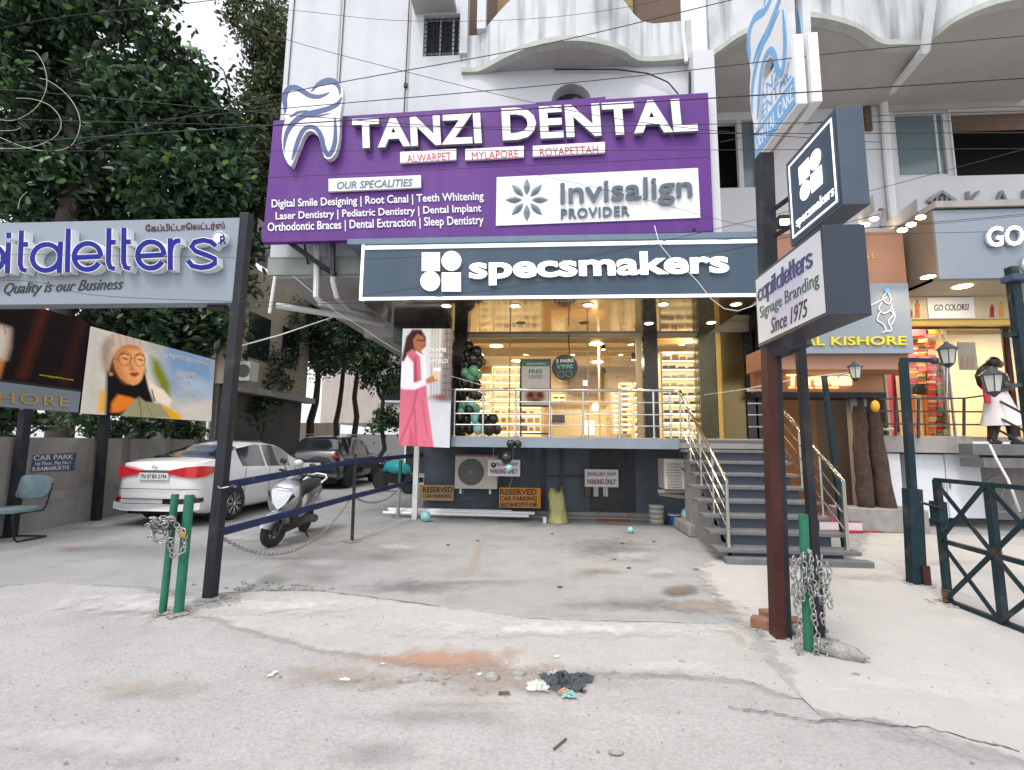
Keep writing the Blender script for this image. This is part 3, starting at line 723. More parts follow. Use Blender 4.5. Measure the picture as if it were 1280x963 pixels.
# balcony room behind the middle parapet
b = MB(); b.box(xC - .3, 9.6, ZP, xF + .3, 9.7, ZTOP); b.build('balcony_back_wall', 'brown_wood', bl)
b = MB(); b.box(P(622, 20, Y=9.5).x, 9.4, 9, P(700, 20, Y=9.5).x, 9.45, 12); b.box(P(755, 20, Y=9.5).x, 9.4, 9, P(790, 20, Y=9.5).x, 9.45, 12); b.build('curtain', 'gold_cloth', bl)
b = MB(); x = P(601, 20, Y=7.95).x; b.box(x - .07, 7.95, 9.13, x + .09, 8.1, 11); b.build('column', 'clean_white_wall', bl)
b = MB(); b.box(xC - .02, YPAR - .01, ZP + .35, xC + .12, YPAR + .2, ZTOP); b.build('pilaster', 'white_wall', bl)
# fin between the bays
b = MB(); fx0, fx1 = P(867, 90, Y=7.74).x, P(889, 90, Y=7.74).x
b.box(fx0, 7.74, 4.85, fx1 + .06, YR - .01, 8.3); b.build('fin_wall', 'clean_white_wall', bl)
# right bay wall with windows
XR = 13.5
def wx(u, v=180): return P(u, v, Y=YR).x
def wz(v, u=1000): return P(u, v, Y=YR).z
wins = [(wx(893), wx(944), wz(235, 915), wz(150, 915)), (wx(1118, 180), wx(1190), wz(221, 1150), wz(137, 1150)), (wx(1192), XR, wz(219, 1240), wz(137, 1240))]
b = MB(); x = fx1; zt = max(w_[3] for w_ in wins); zlo = 4.3
for i, (a, c, z0, z1) in enumerate(wins):
    b.box(x, YR, zlo, a, YR + .2, ZP + .03); b.box(a, YR, zlo, c, YR + .2, z0); b.box(a, YR, z1, c, YR + .2, ZP + .03); x = c
b.build('wall', 'clean_white_wall', bl)
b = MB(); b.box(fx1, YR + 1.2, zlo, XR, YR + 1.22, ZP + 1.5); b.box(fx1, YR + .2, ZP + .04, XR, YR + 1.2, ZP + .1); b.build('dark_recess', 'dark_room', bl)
a, c, z0, z1 = wins[0]; mx_ = wx(927)
o = MB().box(mx_, YR + .08, z0, c, YR + .1, z1).build('window', 'window_glass', bl)
MB().box(mx_ - .06, YR + .04, z0, mx_ + .03, YR + .14, z1).build('frame', 'window_frame', o)
a, c, z0, z1 = wins[1]
o = MB().box(a, YR + .08, z0, c, YR + .1, z1).build('window', 'window_glass', bl)
fr = MB().box(a, YR + .03, z0, a + .07, YR + .13, z1).box(c - .1, YR + .03, z0, c, YR + .13, z1).box(a, YR + .035, z0, c, YR + .125, z0 + .06).box(a, YR + .035, z1 - .08, c, YR + .125, z1).box(c - .24, YR + .06, z0, c - .2, YR + .12, z1)
fr.build('frame', 'window_frame', o)
a, c, z0, z1 = wins[2]
MB().box(a, YR + .15, z1 - .35, c, YR + .17, z1).build('valance', 'brown_wood', bl)
MB().box(wx(1109), YR - .05, z1 + .02, XR, YR - .002, z1 + .16).build('lintel', 'soffit', bl)
MB().box(wx(1082), YR - .06, wz(165, 1082), wx(1090), YR - .004, wz(130, 1082)).build('vent', 'brown_wood', bl)
# under edge of the first floor at the left
b = MB(); zb0 = P(400, 343, Y=YB).z
b.box(xL, YB - .05, zb0 - .02, -3.02, YB + .24, P(400, 322, Y=YB).z); b.build('edge_band', 'grey_green', bl)
b = MB(); b.box(xL + .02, YB + .02, zb0 - .06, -2.6, 16, zb0 - .025); b.build('first_floor_slab', 'soffit', bl)
b = MB(); b.box(-3.9, 9.9, 3.75, -2.4, 10.1, zb0 - .07); b.build('beam', 'soffit', bl)
b = MB(); b.box(-3.25, YB - .02, 4.2, -2.7, YB + .3, 4.42, 0); b.build('ledge', 'pvc_pipe', bl)
# ---- pipes (things one could lift off)
def pipe(px, r, name='drain_pipe', m='pvc_pipe', label='', cat='pipe', group=None, n=8, curve=False):
    pts = [P(p[0], p[1], Y=p[2]) for p in px]
    b = MB(); b.tube(pts, r, n); o = b.build(name, m, smooth=True); tag(o, label, cat, group); return o
pipe([(1172, -60, 7.3), (1157, 55, 7.72), (1157, 62, 7.75), (1108, 121, 9.3), (1104, 124, 9.36), (1110, 200, 9.36), (1117, 280, 9.36)], .075, label='white drainpipe crossing the balcony soffit and running down beside the upstairs window')
pipe([(396, 308, 8.0), (395, 372, 7.98), (400, 379, 8.05), (440, 388, 9.2), (480, 398, 10.4)], .05, label='white elbow pipe hanging under the left end of the purple sign')
pipe([(416, 300, 7.95), (416, 352, 7.95), (421, 372, 8.1), (436, 386, 9.0), (470, 397, 10.0), (490, 403, 10.6)], .045, label='curved white pipe beside the dark steel strut')
pipe([(345, 382, 8.6), (420, 394, 9.2), (500, 410, 10.2)], .06, label='long pale pipe sloping down below the first floor slab')
pipe([(344, 346, 8.0), (337, 392, 8.0)], .03, label='short thin white pipe at the building corner')
pipe([(852, -40, 7.93), (854, 40, 7.93), (858, 78, 7.93)], .035, label='thin white pipe on the parapet above the purple sign')
pipe([(693, 87, 8.02), (770, 87, 8.02), (810, 92, 8.02), (835, 103, 8.02), (848, 118, 8.02)], .012, name='bent_conduit', m='steel_dark', label='thin bent conduit curving above the half round opening')
pipe([(862, 90, 7.9), (862, 118, 7.9)], .02, name='cable_riser', m='steel_dark', label='short black cable riser above the right end of the purple sign', cat='cable')
for k, (u, lab) in enumerate(((367, 'thin cable down the left corner of the white wall'), (430, 'thin cable with a clip down the white wall above the tooth'), (511, 'thin cable left of the grilled window'))):
    b = MB(); p = P(u, 20, Y=YB - .02); b.tube([(p.x, YB - .02, 12), (p.x - .01, YB - .02, 9), (p.x - .02, YB - .02, 7.0)], .009, 5)
    b.box(p.x - .03, YB - .05, 8.1, p.x + .03, YB - .003, 8.18); tag(b.build('wall_cable', 'steel_dark'), lab, 'cable')
# steel struts that carry the purple sign
b = MB(); b.bar(P(360, 302, Y=7.7), P(420, 345, Y=8.05), .07); b.bar(P(416, 300, Y=7.75), P(416, 345, Y=7.75), .07); b.bar(P(380, 302, Y=7.7), P(385, 330, Y=8.05), .03)
tag(b.build('steel_strut', 'steel_dark'), 'dark steel struts under the left end of the purple sign', 'strut')
# ================================================================== PURPLE DENTAL SIGN
YP = 7.6
def pq(px, Y): return [P(u, v, Y=Y) for u, v in px]
ps = thing('dental_sign', 'wide purple dental clinic signboard with raised white letters over the shop fascia', 'sign', (-1, YP, 5))
b = MB(); c4 = pq([(328, 303), (892, 289.5), (885, 116), (342, 151)], YP)
b.slab(c4, (0, .12, 0)); b.build('panel', 'purple', ps)
b = MB(); e = pq([(670, 128), (757, 121), (757, 126), (670, 133)], YP); b.slab([p + V((0, .002, 0)) for p in e], (0, .1, 0)); b.build('raised_panel', 'purple', ps)
b = MB()
for u in (415, 505, 600, 692, 780, 862):
    a = P(u, 297, Y=YP) ; c = P(u, 140, Y=YP); zt = 7.1; b.box(a.x - .003, YP - .004, a.z + .1, a.x + .003, YP - .001, zt)
for v0, v1 in ((222, 196),):
    a = P(335, v0, Y=YP); c = P(888, v1, Y=YP); b.bar((a.x, YP - .003, a.z), (c.x, YP - .003, c.z), .004, .008)
b.build('panel_seam', 'purple_side', ps)
def plate(parent, px, Y, dep, m, name='plate'):
    b = MB(); b.slab(pq(px, Y), (0, -dep, 0)); return b.build(name, m, parent, bevel=.008)
def let(parent, s, bl_, br_, tl_, Y, dep, m, **k): return letters(parent, s, P(*bl_, Y=Y), P(*br_, Y=Y), P(*tl_, Y=Y), dep, m, nrm=(0, -1, 0), **k)
let(ps, 'TANZI', (443, 189), (603, 182), (442, 152), YP - .03, .07, ['acrylic_white', 'letter_side'], bold=.035, split=True, space=1.05)
let(ps, 'DENTAL', (629, 179), (871, 167), (627, 139), YP - .03, .07, ['acrylic_white', 'letter_side'], bold=.035, split=True, space=1.05)
for s, px, tb in (('ALWARPET', [(501, 206), (571, 202), (571, 188), (501, 192)], ((509, 203.5), (564, 200), (508.5, 194))),
                  ('MYLAPORE', [(582, 202.5), (655, 198.5), (655, 184.5), (582, 188.5)], ((590, 200), (648, 197), (589.5, 190.5))),
                  ('ROYAPETTAH', [(666, 198), (756, 193), (756, 179.5), (666, 184.5)], ((675, 195.5), (748, 191.5), (674.5, 186)))):
    pl_ = plate(ps, px, YP - .01, .05, 'acrylic_white', 'name_plate')
    let(pl_, s, *tb, YP - .064, .002, 'red_print', bold=.0)
pl_ = plate(ps, [(412, 241.5), (527, 236.5), (527, 221), (412, 225.5)], YP - .01, .05, 'acrylic_white', 'name_plate')
let(pl_, 'OUR SPECALITIES', (421, 237), (516, 233), (421, 227.5), YP - .064, .002, 'slate_print', bold=.02, shear=.2)
let(ps, 'Digital Smile Designing | Root Canal | Teeth Whitening', (340, 263), (605, 253.5), (340, 250), YP - .004, .012, 'acrylic_white', bold=.012)
let(ps, 'Laser Dentistry | Pediatric Dentistry | Dental Implant', (345, 278), (602, 268), (345, 266), YP - .004, .012, 'acrylic_white', bold=.012)
let(ps, 'Orthodontic Braces | Dental Extraction | Sleep Dentistry', (335, 293), (605, 284), (335, 279), YP - .004, .012, 'acrylic_white', bold=.012)
wp = MB(); wp.slab(pq([(620, 283), (875, 273), (872, 211), (621, 222.5)], YP - .002), (0, -.02, 0)); wpo = wp.build('aligner_panel', 'acrylic_white', ps)
mat('slate_letter', (0.09, 0.12, 0.16), 0.4); mat('slate_side', (0.3, 0.33, 0.37), 0.4)
let(wpo, 'invisalign', (700, 264), (865, 256), (700, 229), YP - .03, .05, ['slate_letter', 'slate_side'], bold=.012, split=True)
let(wpo, 'PROVIDER', (701, 274.5), (787, 270.5), (701, 262), YP - .03, .025, ['slate_letter', 'slate_side'], bold=.025, space=1.15)
fr_ = pixframe((658.5, 250), Y=YP - .026); mat('petal', (0.2, 0.26, 0.28), 0.35)
for k in range(8):
    a = math.pi / 2 + k * math.pi / 4; ca_, sa = math.cos(a), math.sin(a)
    pts = [(r * ca_ - w_ * sa, r * sa + w_ * ca_) for r, w_ in ((6, 0), (10, 2.6), (15, 4.2), (20, 3.6), (27, 0), (20, -3.6), (15, -4.2), (10, -2.6))]
    b = MB(); O, ex, ey, n_ = fr_; top = O + ex * 15 * ca_ + ey * 15 * sa + n_ * .05
    base = [O + ex * p[0] + ey * p[1] for p in pts]
    b.add(base + [top], [(i, (i + 1) % 8, 8) for i in range(8)]); b.build('petal', 'petal', wpo)
b = MB(); b.bar(P(440, 308, Y=YP), P(440, 300, Y=YP), .05); b.bar(P(868, 292, Y=YP - .02), P(868, 286, Y=YP - .02), .04)
b.build('clamp', 'steel_dark', ps)
# ---- tooth emblem
TOOTH = [(215, 215), (228, 203), (250, 198), (275, 196), (300, 202), (325, 216), (348, 222), (366, 202), (388, 184), (412, 173), (440, 167), (466, 170), (488, 188), (502, 215), (506, 245), (500, 290), (492, 330), (488, 380), (487, 430), (480, 480), (468, 520), (450, 543), (432, 550), (416, 542), (406, 515), (398, 480), (388, 448), (372, 425), (348, 415), (328, 425), (312, 448), (296, 490), (280, 530), (268, 562), (257, 584), (242, 570), (226, 540), (216, 500), (212, 455), (216, 405), (228, 365), (222, 330), (213, 290), (210, 250)]
STROKES = [([(226, 335), (228, 300), (224, 255), (240, 218), (275, 210), (310, 226), (345, 248), (385, 255), (420, 245), (440, 234)], [4, 16, 22, 22, 20, 20, 18, 16, 10, 3]),
           ([(352, 232), (375, 205), (405, 186), (440, 178), (470, 188), (488, 215), (490, 245)], [3, 12, 20, 24, 20, 12, 4]),
           ([(500, 258), (478, 290), (440, 310), (390, 325), (330, 340), (280, 368), (245, 410), (228, 460), (224, 510)], [4, 16, 18, 20, 20, 20, 18, 12, 3]),
           ([(445, 335), (380, 348), (330, 352)], [2, 8, 3]), ([(250, 352), (290, 330), (340, 322)], [3, 10, 3]),
           ([(262, 556), (276, 510), (294, 455), (318, 412), (350, 398), (382, 412), (402, 450), (412, 495), (432, 530), (452, 512), (466, 465), (468, 410), (466, 352)], [3, 14, 16, 16, 14, 16, 18, 18, 16, 16, 16, 12, 3])]
def tooth(parent, frame, dep, zb=0.0, m='acrylic_white', side='white_side', ink='logo_blue'):
    mp = lambda p: (p[0] - 355, 385 - p[1])
    b = MB(); poly2(b, frame, [mp(p) for p in TOOTH], zb, zb + dep, 0, 1); b.build('tooth_plate', [m, side], parent)
    b = MB()
    for i, (pts, w_) in enumerate(STROKES): ribbon(b, frame, [mp(p) for p in pts], [x * 1.3 for x in w_], zb + dep + .0005, zb + dep + .003 + .0006 * i, 0, 0, smoothn=4)
    b.build('emblem_stroke', ink, parent)
O, ex, ey, n_ = pixframe((393, 160), Y=YP - .03)
tp = thing('tooth_emblem', 'large white tooth shaped emblem with blue strokes on the left end of the purple sign', 'emblem', tuple(O))
tooth(tp, (O, ex / 3.853, ey / 3.853, n_), .1)

# ================================================================== EYEWEAR SHOP CANOPY AND FASCIA
YF = 7.5; X0, X1 = -3.05, 3.38; ZF0, ZF1 = 3.83, 4.74; ZL = 4.86
YG = 10.0
cn = thing('shop_canopy', 'blue grey boxed canopy with a white lit edge and glossy underside over the eyewear shop', 'canopy', (0, YF, ZF0))
b = MB(); b.box(X0 + .03, YF, ZF0, X1, YF + .1, ZF1); b.build('front_panel', 'fascia_grey', cn)
b = MB(); b.box(X0 - .25, YF - .06, ZF1 + .03, X1 + .1, YF + .6, ZL); b.build('top_lip', 'fascia_lip', cn)
b = MB(); b.box(X0 - .25, YF + .6, ZF1 - .03, X1 + .1, YB - .06, ZL - .02); b.build('roof', 'fascia_grey', cn)
b = MB(); b.box(X0, YF + .1, ZF0 + .03, X0 + .05, YG, ZF1); b.build('side_panel', 'black_clad', cn)
b = MB(); b.box(X0, YF + .1, ZF0, X1, YG, ZF0 + .03); b.build('glossy_soffit', 'soffit_gloss', cn)
b = MB(); b.box(X0, YF - .03, ZF1 - .045, X1, YF - .002, ZF1 + .01); b.box(X0, YF - .03, ZF0 - .01, X1, YF - .002, ZF0 + .035); b.box(X0 - .01, YF - .03, ZF0 - .01, X0 + .03, YF - .003, ZF1 + .06)
b.build('lit_edge', 'led_strip', cn)
b = MB(); b.box(X0 + .05, YG - .9, ZF0 - .35, -2.0, YG, ZF0 - .002); b.build('dark_return', 'black_clad', cn)
b = MB(); b.box(-1.2, YF + .6, ZF0 - .008, -1.0, YF + .7, ZF0 - .002)
# shop sign letters
ss = thing('eyewear_shop_sign', 'glowing white square and circle logo with large shop name on the blue grey fascia', 'sign', (0, YF, 4.2))
fr_ = pixframe((552, 340), Y=YF - .004)
for pts in ([(-24, 0), (-1.5, 0), (-1.5, 23), (-24, 23)], circle2(13, 12.5, 12.2), circle2(-13.5, -12.5, 12.2), [(1, -25), (24.5, -25), (24.5, -2.2), (1, -2.2)]):
    b = MB(); poly2(b, fr_, pts, 0, .045, 0, 1); b.build('logo_block', ['led_white', 'white_side'], ss)
let(ss, 'specsmakers', (587, 358.5), (911, 351), (587, 322), YF - .004, .05, ['led_white', 'white_side'], bold=.032, split=True, res=5)
# downlights: real lit lamps under the canopy
def downlight(u, v, lab, r=.085):
    p = P(u, v, Z=ZF0); t = thing('downlight', lab, 'light', (p.x, p.y, ZF0), group='downlights under the canopy')
    b = MB(); b.lathe([(r + .012, ZF0 - .012), (r + .012, ZF0 - .001)], (p.x, p.y, 0), 18); b.build('ring', 'acrylic_white', t)
    b = MB(); b.lathe([(r - .01, ZF0 - .016), (r - .01, ZF0 - .012)], (p.x, p.y, 0), 18); b.build('lens', 'lamp_warm', t)
    return p
dl = [(558, 382, 'round downlight above the pink suit poster'), (644, 382, 'round downlight in the front row left of the middle'), (735, 381, 'round downlight in the front row near the canopy middle'), (829, 380, 'round downlight in the front row right of the middle'), (920, 380, 'rightmost round downlight of the front row'), (811, 404, 'round downlight beside the black column in the back row'), (889, 403, 'rightmost round downlight of the back row')]
def spot(name, loc, e, size=.12, col=(1, .76, .45), target=None, spread=None):
    l = bpy.data.lights.new(name, 'AREA'); l.energy = e; l.size = size; l.color = col; l.shape = 'DISK'
    o = bpy.data.objects.new(name, l); COL.objects.link(o); o.location = loc
    if target is not None: o.rotation_euler = (V(loc) - V(target)).to_track_quat('Z', 'Y').to_euler()
    return o
for u, v, lab in dl:
    p = downlight(u, v, lab); spot('downlight_lamp', (p.x, p.y, ZF0 - .02), 7)
b = MB()
for u, v in ((651, 404), (730, 404)): p = P(u, v, Z=ZF0); b.lathe([(.09, ZF0 - .01), (.09, ZF0 - .002)], (p.x, p.y, 0), 14)
b.build('ceiling_hole', 'black_plastic', cn)

# ================================================================== SHOP: platform, glass, inside
ZFL = 1.62; YS = 8.6; XB0 = P(507, 550, Y=YS).x; XB1 = 2.32
sh = thing('eyewear_shop', 'brightly lit eyewear shop behind a glass front with black columns and bronze panel', 'shop', (0, YG, ZFL))
xa, xb = -1.92, 4.35
XI0, XI1, YI = -2.05, 4.3, 15.5; ZC = 3.86
b = MB(); b.box(XI0, YG - .3, ZFL - .15, XI1, YI, ZFL); b.build('floor', 'shop_floor', sh)
b = MB(); b.box(XI0, YI, ZFL, XI1, YI + .1, ZC + .3); b.box(XI0 - .1, YG, ZFL, XI0, YI, ZC + .3); b.box(XI1, YG + .15, ZFL, XI1 + .1, YI, ZC + .3); b.build('wall', 'shop_wall', sh)
b = MB(); b.box(XI0, YG, ZC + .25, XI1, YI, ZC + .35); b.build('ceiling', 'shop_wall', sh)
def colm(u0, u1, y, m, name='column'):
    a, c = P(u0, 480, Y=y).x, P(u1, 480, Y=y).x
    MB().box(a, y, ZFL, c, y + .35, ZF0).build(name, m, sh)
colm(566, 583, YG - .05, 'black_clad'); colm(806, 823, YG - .05, 'black_clad'); colm(903, 931, YG - .05, 'bronze_panel', 'bronze_panel'); colm(875, 896, YG - .02, 'olive_panel', 'side_panel'); colm(933, 946, YG - .1, 'black_clad')
MB().box(P(896, 480, Y=YG).x, YG - .03, ZFL, P(902, 480, Y=YG).x, YG + .3, ZF0).build('trim', 'gold', sh)
# ribbed ridges on the bronze panel
# glass panes and frames
def pane(u0, u1, name='glass_pane'):
    a, c = P(u0, 480, Y=YG).x, P(u1, 480, Y=YG).x
    o = MB().box(a, YG + .1, ZFL + .03, c, YG + .112, ZF0 - .02).build(name, 'shop_glass', sh)
pane(584, 636); pane(637, 735); pane(736, 805); pane(824, 874)
b = MB()
for u in (636.5, 735.5):
    x = P(u, 480, Y=YG).x; b.box(x - .012, YG + .08, ZFL, x + .012, YG + .13, ZF0 - .01)
x = P(800, 480, Y=YG).x; b.box(x - .05, YG + .06, ZFL, x + .06, YG + .15, ZF0 - .01)
b.build('glass_frame', 'shop_wall', sh)
b = MB(); b.box(XI0, YG + .05, ZF0 - .06, xb, YG + .2, ZC + .25); b.build('glass_header', 'shop_wall', sh)
# shelves with lit strips and rows of spectacles
mat('product_dark', (0.05, 0.04, 0.035), 0.4, island=.6); mat('product_mix', (0.3, 0.18, 0.1), 0.5, island=.8); mat('product_pale', (0.55, 0.52, 0.45), 0.5, island=.3)
def shelf_unit(x0, x1, y, z0, z1, n, lab, grp='lit shelving units inside the shop', side=True):
    t = thing('shelf_unit', lab, 'shelf', ((x0 + x1) / 2, y, ZFL), group=grp)
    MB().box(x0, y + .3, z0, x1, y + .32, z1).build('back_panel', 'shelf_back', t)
    for k in range(n + 1):
        z = z0 + (z1 - z0) * k / n
        s_ = MB().box(x0, y, z - .012, x1, y + .3, z + .012).build('shelf', 'shop_shelf', t)
        if k: MB().box(x0 + .02, y + .03, z - .03, x1 - .02, y + .06, z - .0125).build('light_strip', 'shelf_glow', s_)
        if k < n:
            b = MB(); x = x0 + .06
            kind = random.choice(['product_dark', 'product_mix', 'product_pale', 'product_dark'])
            while x < x1 - .14:
                w_ = random.uniform(.1, .15); h = random.uniform(.04, .08) if kind != 'product_mix' else random.uniform(.06, (z1 - z0) / n * .6)
                b.box(x, y + .1, z + .0125, x + w_, y + .2, z + .013 + h); x += w_ + random.uniform(.03, .08)
            b.build('spectacles', kind, t)
    if side:
        b = MB(); b.box(x0 - .03, y - .01, z0, x0, y + .3, z1); b.box(x1, y - .01, z0, x1 + .03, y + .3, z1); b.build('side_panel', 'shop_shelf', t)
    return t
ya = 12.6
def sx(u, y): return P(u, 480, Y=y).x
shelf_unit(sx(616, ya), sx(677, ya), ya, ZFL, 3.55, 9, 'wide lit wall of spectacle shelves behind the left glass')
shelf_unit(sx(597, 12.4), sx(613, 12.4), 12.35, ZFL, 3.3, 9, 'narrow bright shelf tower behind the balloons')
shelf_unit(sx(776, 14), sx(790, 14), 14, ZFL + .2, 3.3, 10, 'narrow glass display tower deep in the shop')
shelf_unit(sx(766, 14.3), sx(774, 14.3), 14.3, ZFL + .2, 3.1, 9, 'slim shelf beside the glass display tower')
shelf_unit(sx(828, 10.8), sx(873, 10.8), 10.8, ZFL, 3.6, 10, 'lit spectacle shelves right of the black column')
shelf_unit(sx(792, 13.2), sx(803, 13.2), 13.2, ZFL, 3.2, 8, 'warm shelf column just left of the black column')
shelf_unit(sx(690, 14.6), sx(706, 14.6), 14.6, ZFL + .6, 3.0, 6, 'small lit shelf behind the round hanging sign')
b = MB(); b.box(sx(680, 12.2), 12.2, ZFL, sx(689, 12.2), 12.5, 3.6); b.build('wood_pillar', 'shop_wood', sh)
# counter, screen wall
def boxpx(u0, u1, v0, v1, y, dep, m, name, lab=None, cat=None, parent=None, bevel=0):
    a = P(u0, v1, Y=y); c = P(u1, v0, Y=y); o = MB().box(a.x, y, a.z, c.x, y + dep, c.z).build(name, m, parent, bevel=bevel); return tag(o, lab, cat) if lab else o
t = thing('service_counter', 'long pale service counter across the middle of the shop', 'counter', (1.2, 12.5, ZFL))
boxpx(690, 757, 507, 545, 12.6, .6, 'shop_shelf', 'front_panel', parent=t); boxpx(688, 760, 503, 506.5, 12.5, .8, 'shop_wood', 'counter_top', parent=t)
boxpx(690, 706, 519, 528, 12.55, .04, 'black_plastic', 'dark_slot', parent=t)
boxpx(741, 748, 504, 513, 12.5, .03, 'shelf_glow', 'lit_panel', parent=t)
t = boxpx(710, 754, 467, 493, 15.2, .1, 'brown_wood', 'dark_wall_panel', 'dark panel with a small white emblem on the shop back wall', 'panel'); MB().box(P(729, 480, Y=15.1).x, 15.08, P(729, 482, Y=15.1).z, P(735, 480, Y=15.1).x, 15.19, P(729, 476, Y=15.1).z).build('emblem', 'led_strip', t, world=False)
boxpx(732, 743, 526, 543, 11.6, .3, 'led_strip', 'lit_box', 'small glowing white box standing on the shop floor', 'light box')
boxpx(748, 757, 461, 466, 13, .1, 'black_plastic', 'wall_camera', 'small black box on the shop wall beside the column', 'camera')
b = MB(); x = P(748.5, 440, Y=11.5).x; b.tube([(x, 11.5, ZFL), (x, 11.5, ZC + .2)], .022, 8); tag(b.build('white_pole', 'shop_shelf', smooth=True), 'slim white floor to ceiling pole inside the shop', 'pole')
# track lights
tl = thing('track_light', 'ceiling track with black spot heads inside the shop', 'light', (1, 12, 3.8))
b = MB(); b.tube([(sx(690, 12.5), 12.5, 3.95), (sx(800, 12.5), 12.5, 3.95)], .02, 6); b.tube([(sx(680, 13.5), 13.5, 3.9), (sx(800, 13.5), 13.5, 3.9)], .02, 6); b.build('track', 'shop_shelf', tl)
for u, v in ((701, 428), (758, 427), (754, 436), (798, 440), (792, 449)):
    p = P(u, v, Y=12.5); b = MB(); b.tube([p + V((0, 0, .16)), p - V((0, 0, .02))], .055, 10); o = b.build('spot_head', 'black_plastic', tl); MB().lathe([(.045, p.z - .03), (.045, p.z - .021)], (p.x, p.y, 0), 10).build('spot_lens', 'lamp_warm', o)
# ceiling beams, lamps inside
b = MB()
for y in (11.2, 12.9, 14.4): b.box(XI0, y, ZC + .02, XI1, y + .2, ZC + .25)
b.build('ceiling_beam', 'shop_wall', sh)
for x, y in ((-1.2, 11.5), (1.2, 11.3), (1.5, 13.8), (-.8, 13.6), (3.3, 11.0)):
    spot('shop_ceiling_lamp', (x, y, ZC + .0), 62, .5, (1, .85, .58))
    t = MB().lathe([(.16, ZC + .01), (.16, ZC + .02)], (x, y, 0), 14).build('ceiling_lamp', 'lamp_warm'); tag(t, 'round ceiling lamp inside the eyewear shop', 'light', 'ceiling lamps inside the shop')

# platform slab
pf = thing('shop_platform', 'raised shop platform with a pale blue grey painted edge above the parking bay', 'platform', (0, YS, 1.5))
MB().box(XB0, YS, 1.44, XB1, YS + .06, ZFL).build('painted_edge', 'slab_paint', pf)
MB().box(XB0, YS + .06, 1.46, 4.1, 10.6, ZFL - .002).build('slab', 'far_grey', pf)
MB().box(XB0, YS + .06, ZFL - .001, 4.1, YG + .05, ZFL + .012).build('floor_tiles', 'shop_floor', pf)
# wall under the platform
uw = thing('under_platform_wall', 'dark blue grey wall under the shop platform with black cladding strips', 'wall', (0, 10.35, 0))
YU = 10.35
MB().box(-2.6, YU, 0, 4.0, YU + .2, 1.459).build('wall_face', 'under_wall', uw)
MB().box(-2.62, YU - .2, 0, 3.2, YU - .001, .13).build('plinth', 'plinth', uw, bevel=.02)
ux = lambda u, y=YU: P(u, 600, Y=y).x
mat('under_dark', (0.03, 0.033, 0.04), 0.5, var=.4, scale=4, spots=.3, spot_col=(.1, .1, .1))
for u0, u1 in ((677, 682), (700, 704), (738, 743), (783, 793), (760, 764)): MB().box(ux(u0), YU - .05, .14, ux(u1), YU - .002, 1.44).build('cladding_strip', 'under_dark', uw)
MB().box(ux(738), YU - .04, .14, ux(792), YU - .003, 1.44).build('meter_cupboard', 'under_dark', uw)
MB().box(ux(677), YU - .06, .82, ux(792), YU - .042, .86).build('rail', 'under_dark', uw)
for u in (745, 757): MB().box(ux(u - 3, 10.2), 10.22, P(u, 621, Y=10.2).z, ux(u + 3, 10.2), 10.29, P(u, 606, Y=10.2).z).build('meter', 'ac_case', uw)
MB().box(ux(731, 10.2), 10.2, P(731, 621, Y=10.2).z, ux(738, 10.2), 10.29, P(731, 607, Y=10.2).z).build('meter', 'brown_wood', uw)
b = MB(); b.box(P(517, 600, Y=9.6).x, 9.55, 0, P(523, 600, Y=9.6).x, 9.65, 1.45); tag(b.build('white_post', 'pvc_pipe'), 'pale square post at the left end of the wall under the shop', 'post')
# ground ledge in front
MB().box(P(635, 650, Z=0).x, 10.0, 0, P(818, 650, Z=0).x, YU - .201, .06).build('kerb', 'plinth', None, bevel=.02)
tag(bpy.data.objects['kerb'], 'low rough concrete kerb below the shop platform', 'kerb')

# ================================================================== RAILING on the platform
rl = thing('platform_railing', 'chrome railing with four horizontal bars along the shop platform edge', 'railing', (0, YS, ZFL))
yr = YS + .06; xr0, xr1 = P(567, 500, Y=yr).x, P(843, 500, Y=yr).x; ztop = P(700, 488, Y=yr).z
b = MB(); b.tube([(xr0, yr, ztop), (xr1, yr, ztop)], .028, 10); b.build('top_rail', 'chrome', rl, smooth=True)
for v in (503, 518, 532): z = P(700, v, Y=yr).z; MB().tube([(xr0, yr, z), (xr1 - .02, yr, z)], .012, 8).build('rail', 'chrome', rl, smooth=True)
for u in (568, 604, 645, 687, 729, 774, 817, 838): x = P(u, 520, Y=yr).x; MB().tube([(x, yr, ZFL), (x, yr, ztop - .02)], .02, 8).lathe([(.045, ZFL + .013), (.045, ZFL + .03)], (x, yr, 0), 10).build('post', 'chrome', rl, smooth=True)

# ================================================================== STAIRS
st = thing('entrance_stairs', 'steep concrete stairs with dark stone risers and chrome handrails up to the shop', 'stairs', (3.1, 6.6, 0))
n = 9; ys0 = 6.62; run = (YS + .3 - ys0) / (n); xl, xr = 2.36, 3.98
for k in range(n):
    z = ZFL * (k + 1) / (n + .0); y = ys0 + run * k
    z = min(z, ZFL - .003)
    ext = .12 if k < 5 else 0.0
    MB().box(xl - ext, y, z - .05, xr + (.05 if k < 2 else 0), y + run + .06, z).build('tread', 'conc_step', st, bevel=.008)
    MB().box(xl + .12, y + .05, z - ZFL / n + .001, xr - .15, y + .09, z - .05).build('riser', 'stone_dark', st)
    if k < n - 1: MB().box(xl + .12, y + .09, z - ZFL / n + .001, xr - .15, y + run + .05, z - .0505).build('step_core', 'plinth', st)
MB().box(xl, YS + .1, ZFL - .06, xr + .1, YG, ZFL - .001).build('landing', 'conc_step', st)
b = MB(); b.slab([(xl + .12, ys0 + .1, 0), (xl + .12, YS + .3, 0), (xl + .12, YS + .3, 1.4), (xl + .12, ys0 + .2, .1)], (.14, 0, 0)); b.build('stringer', 'plinth', st)
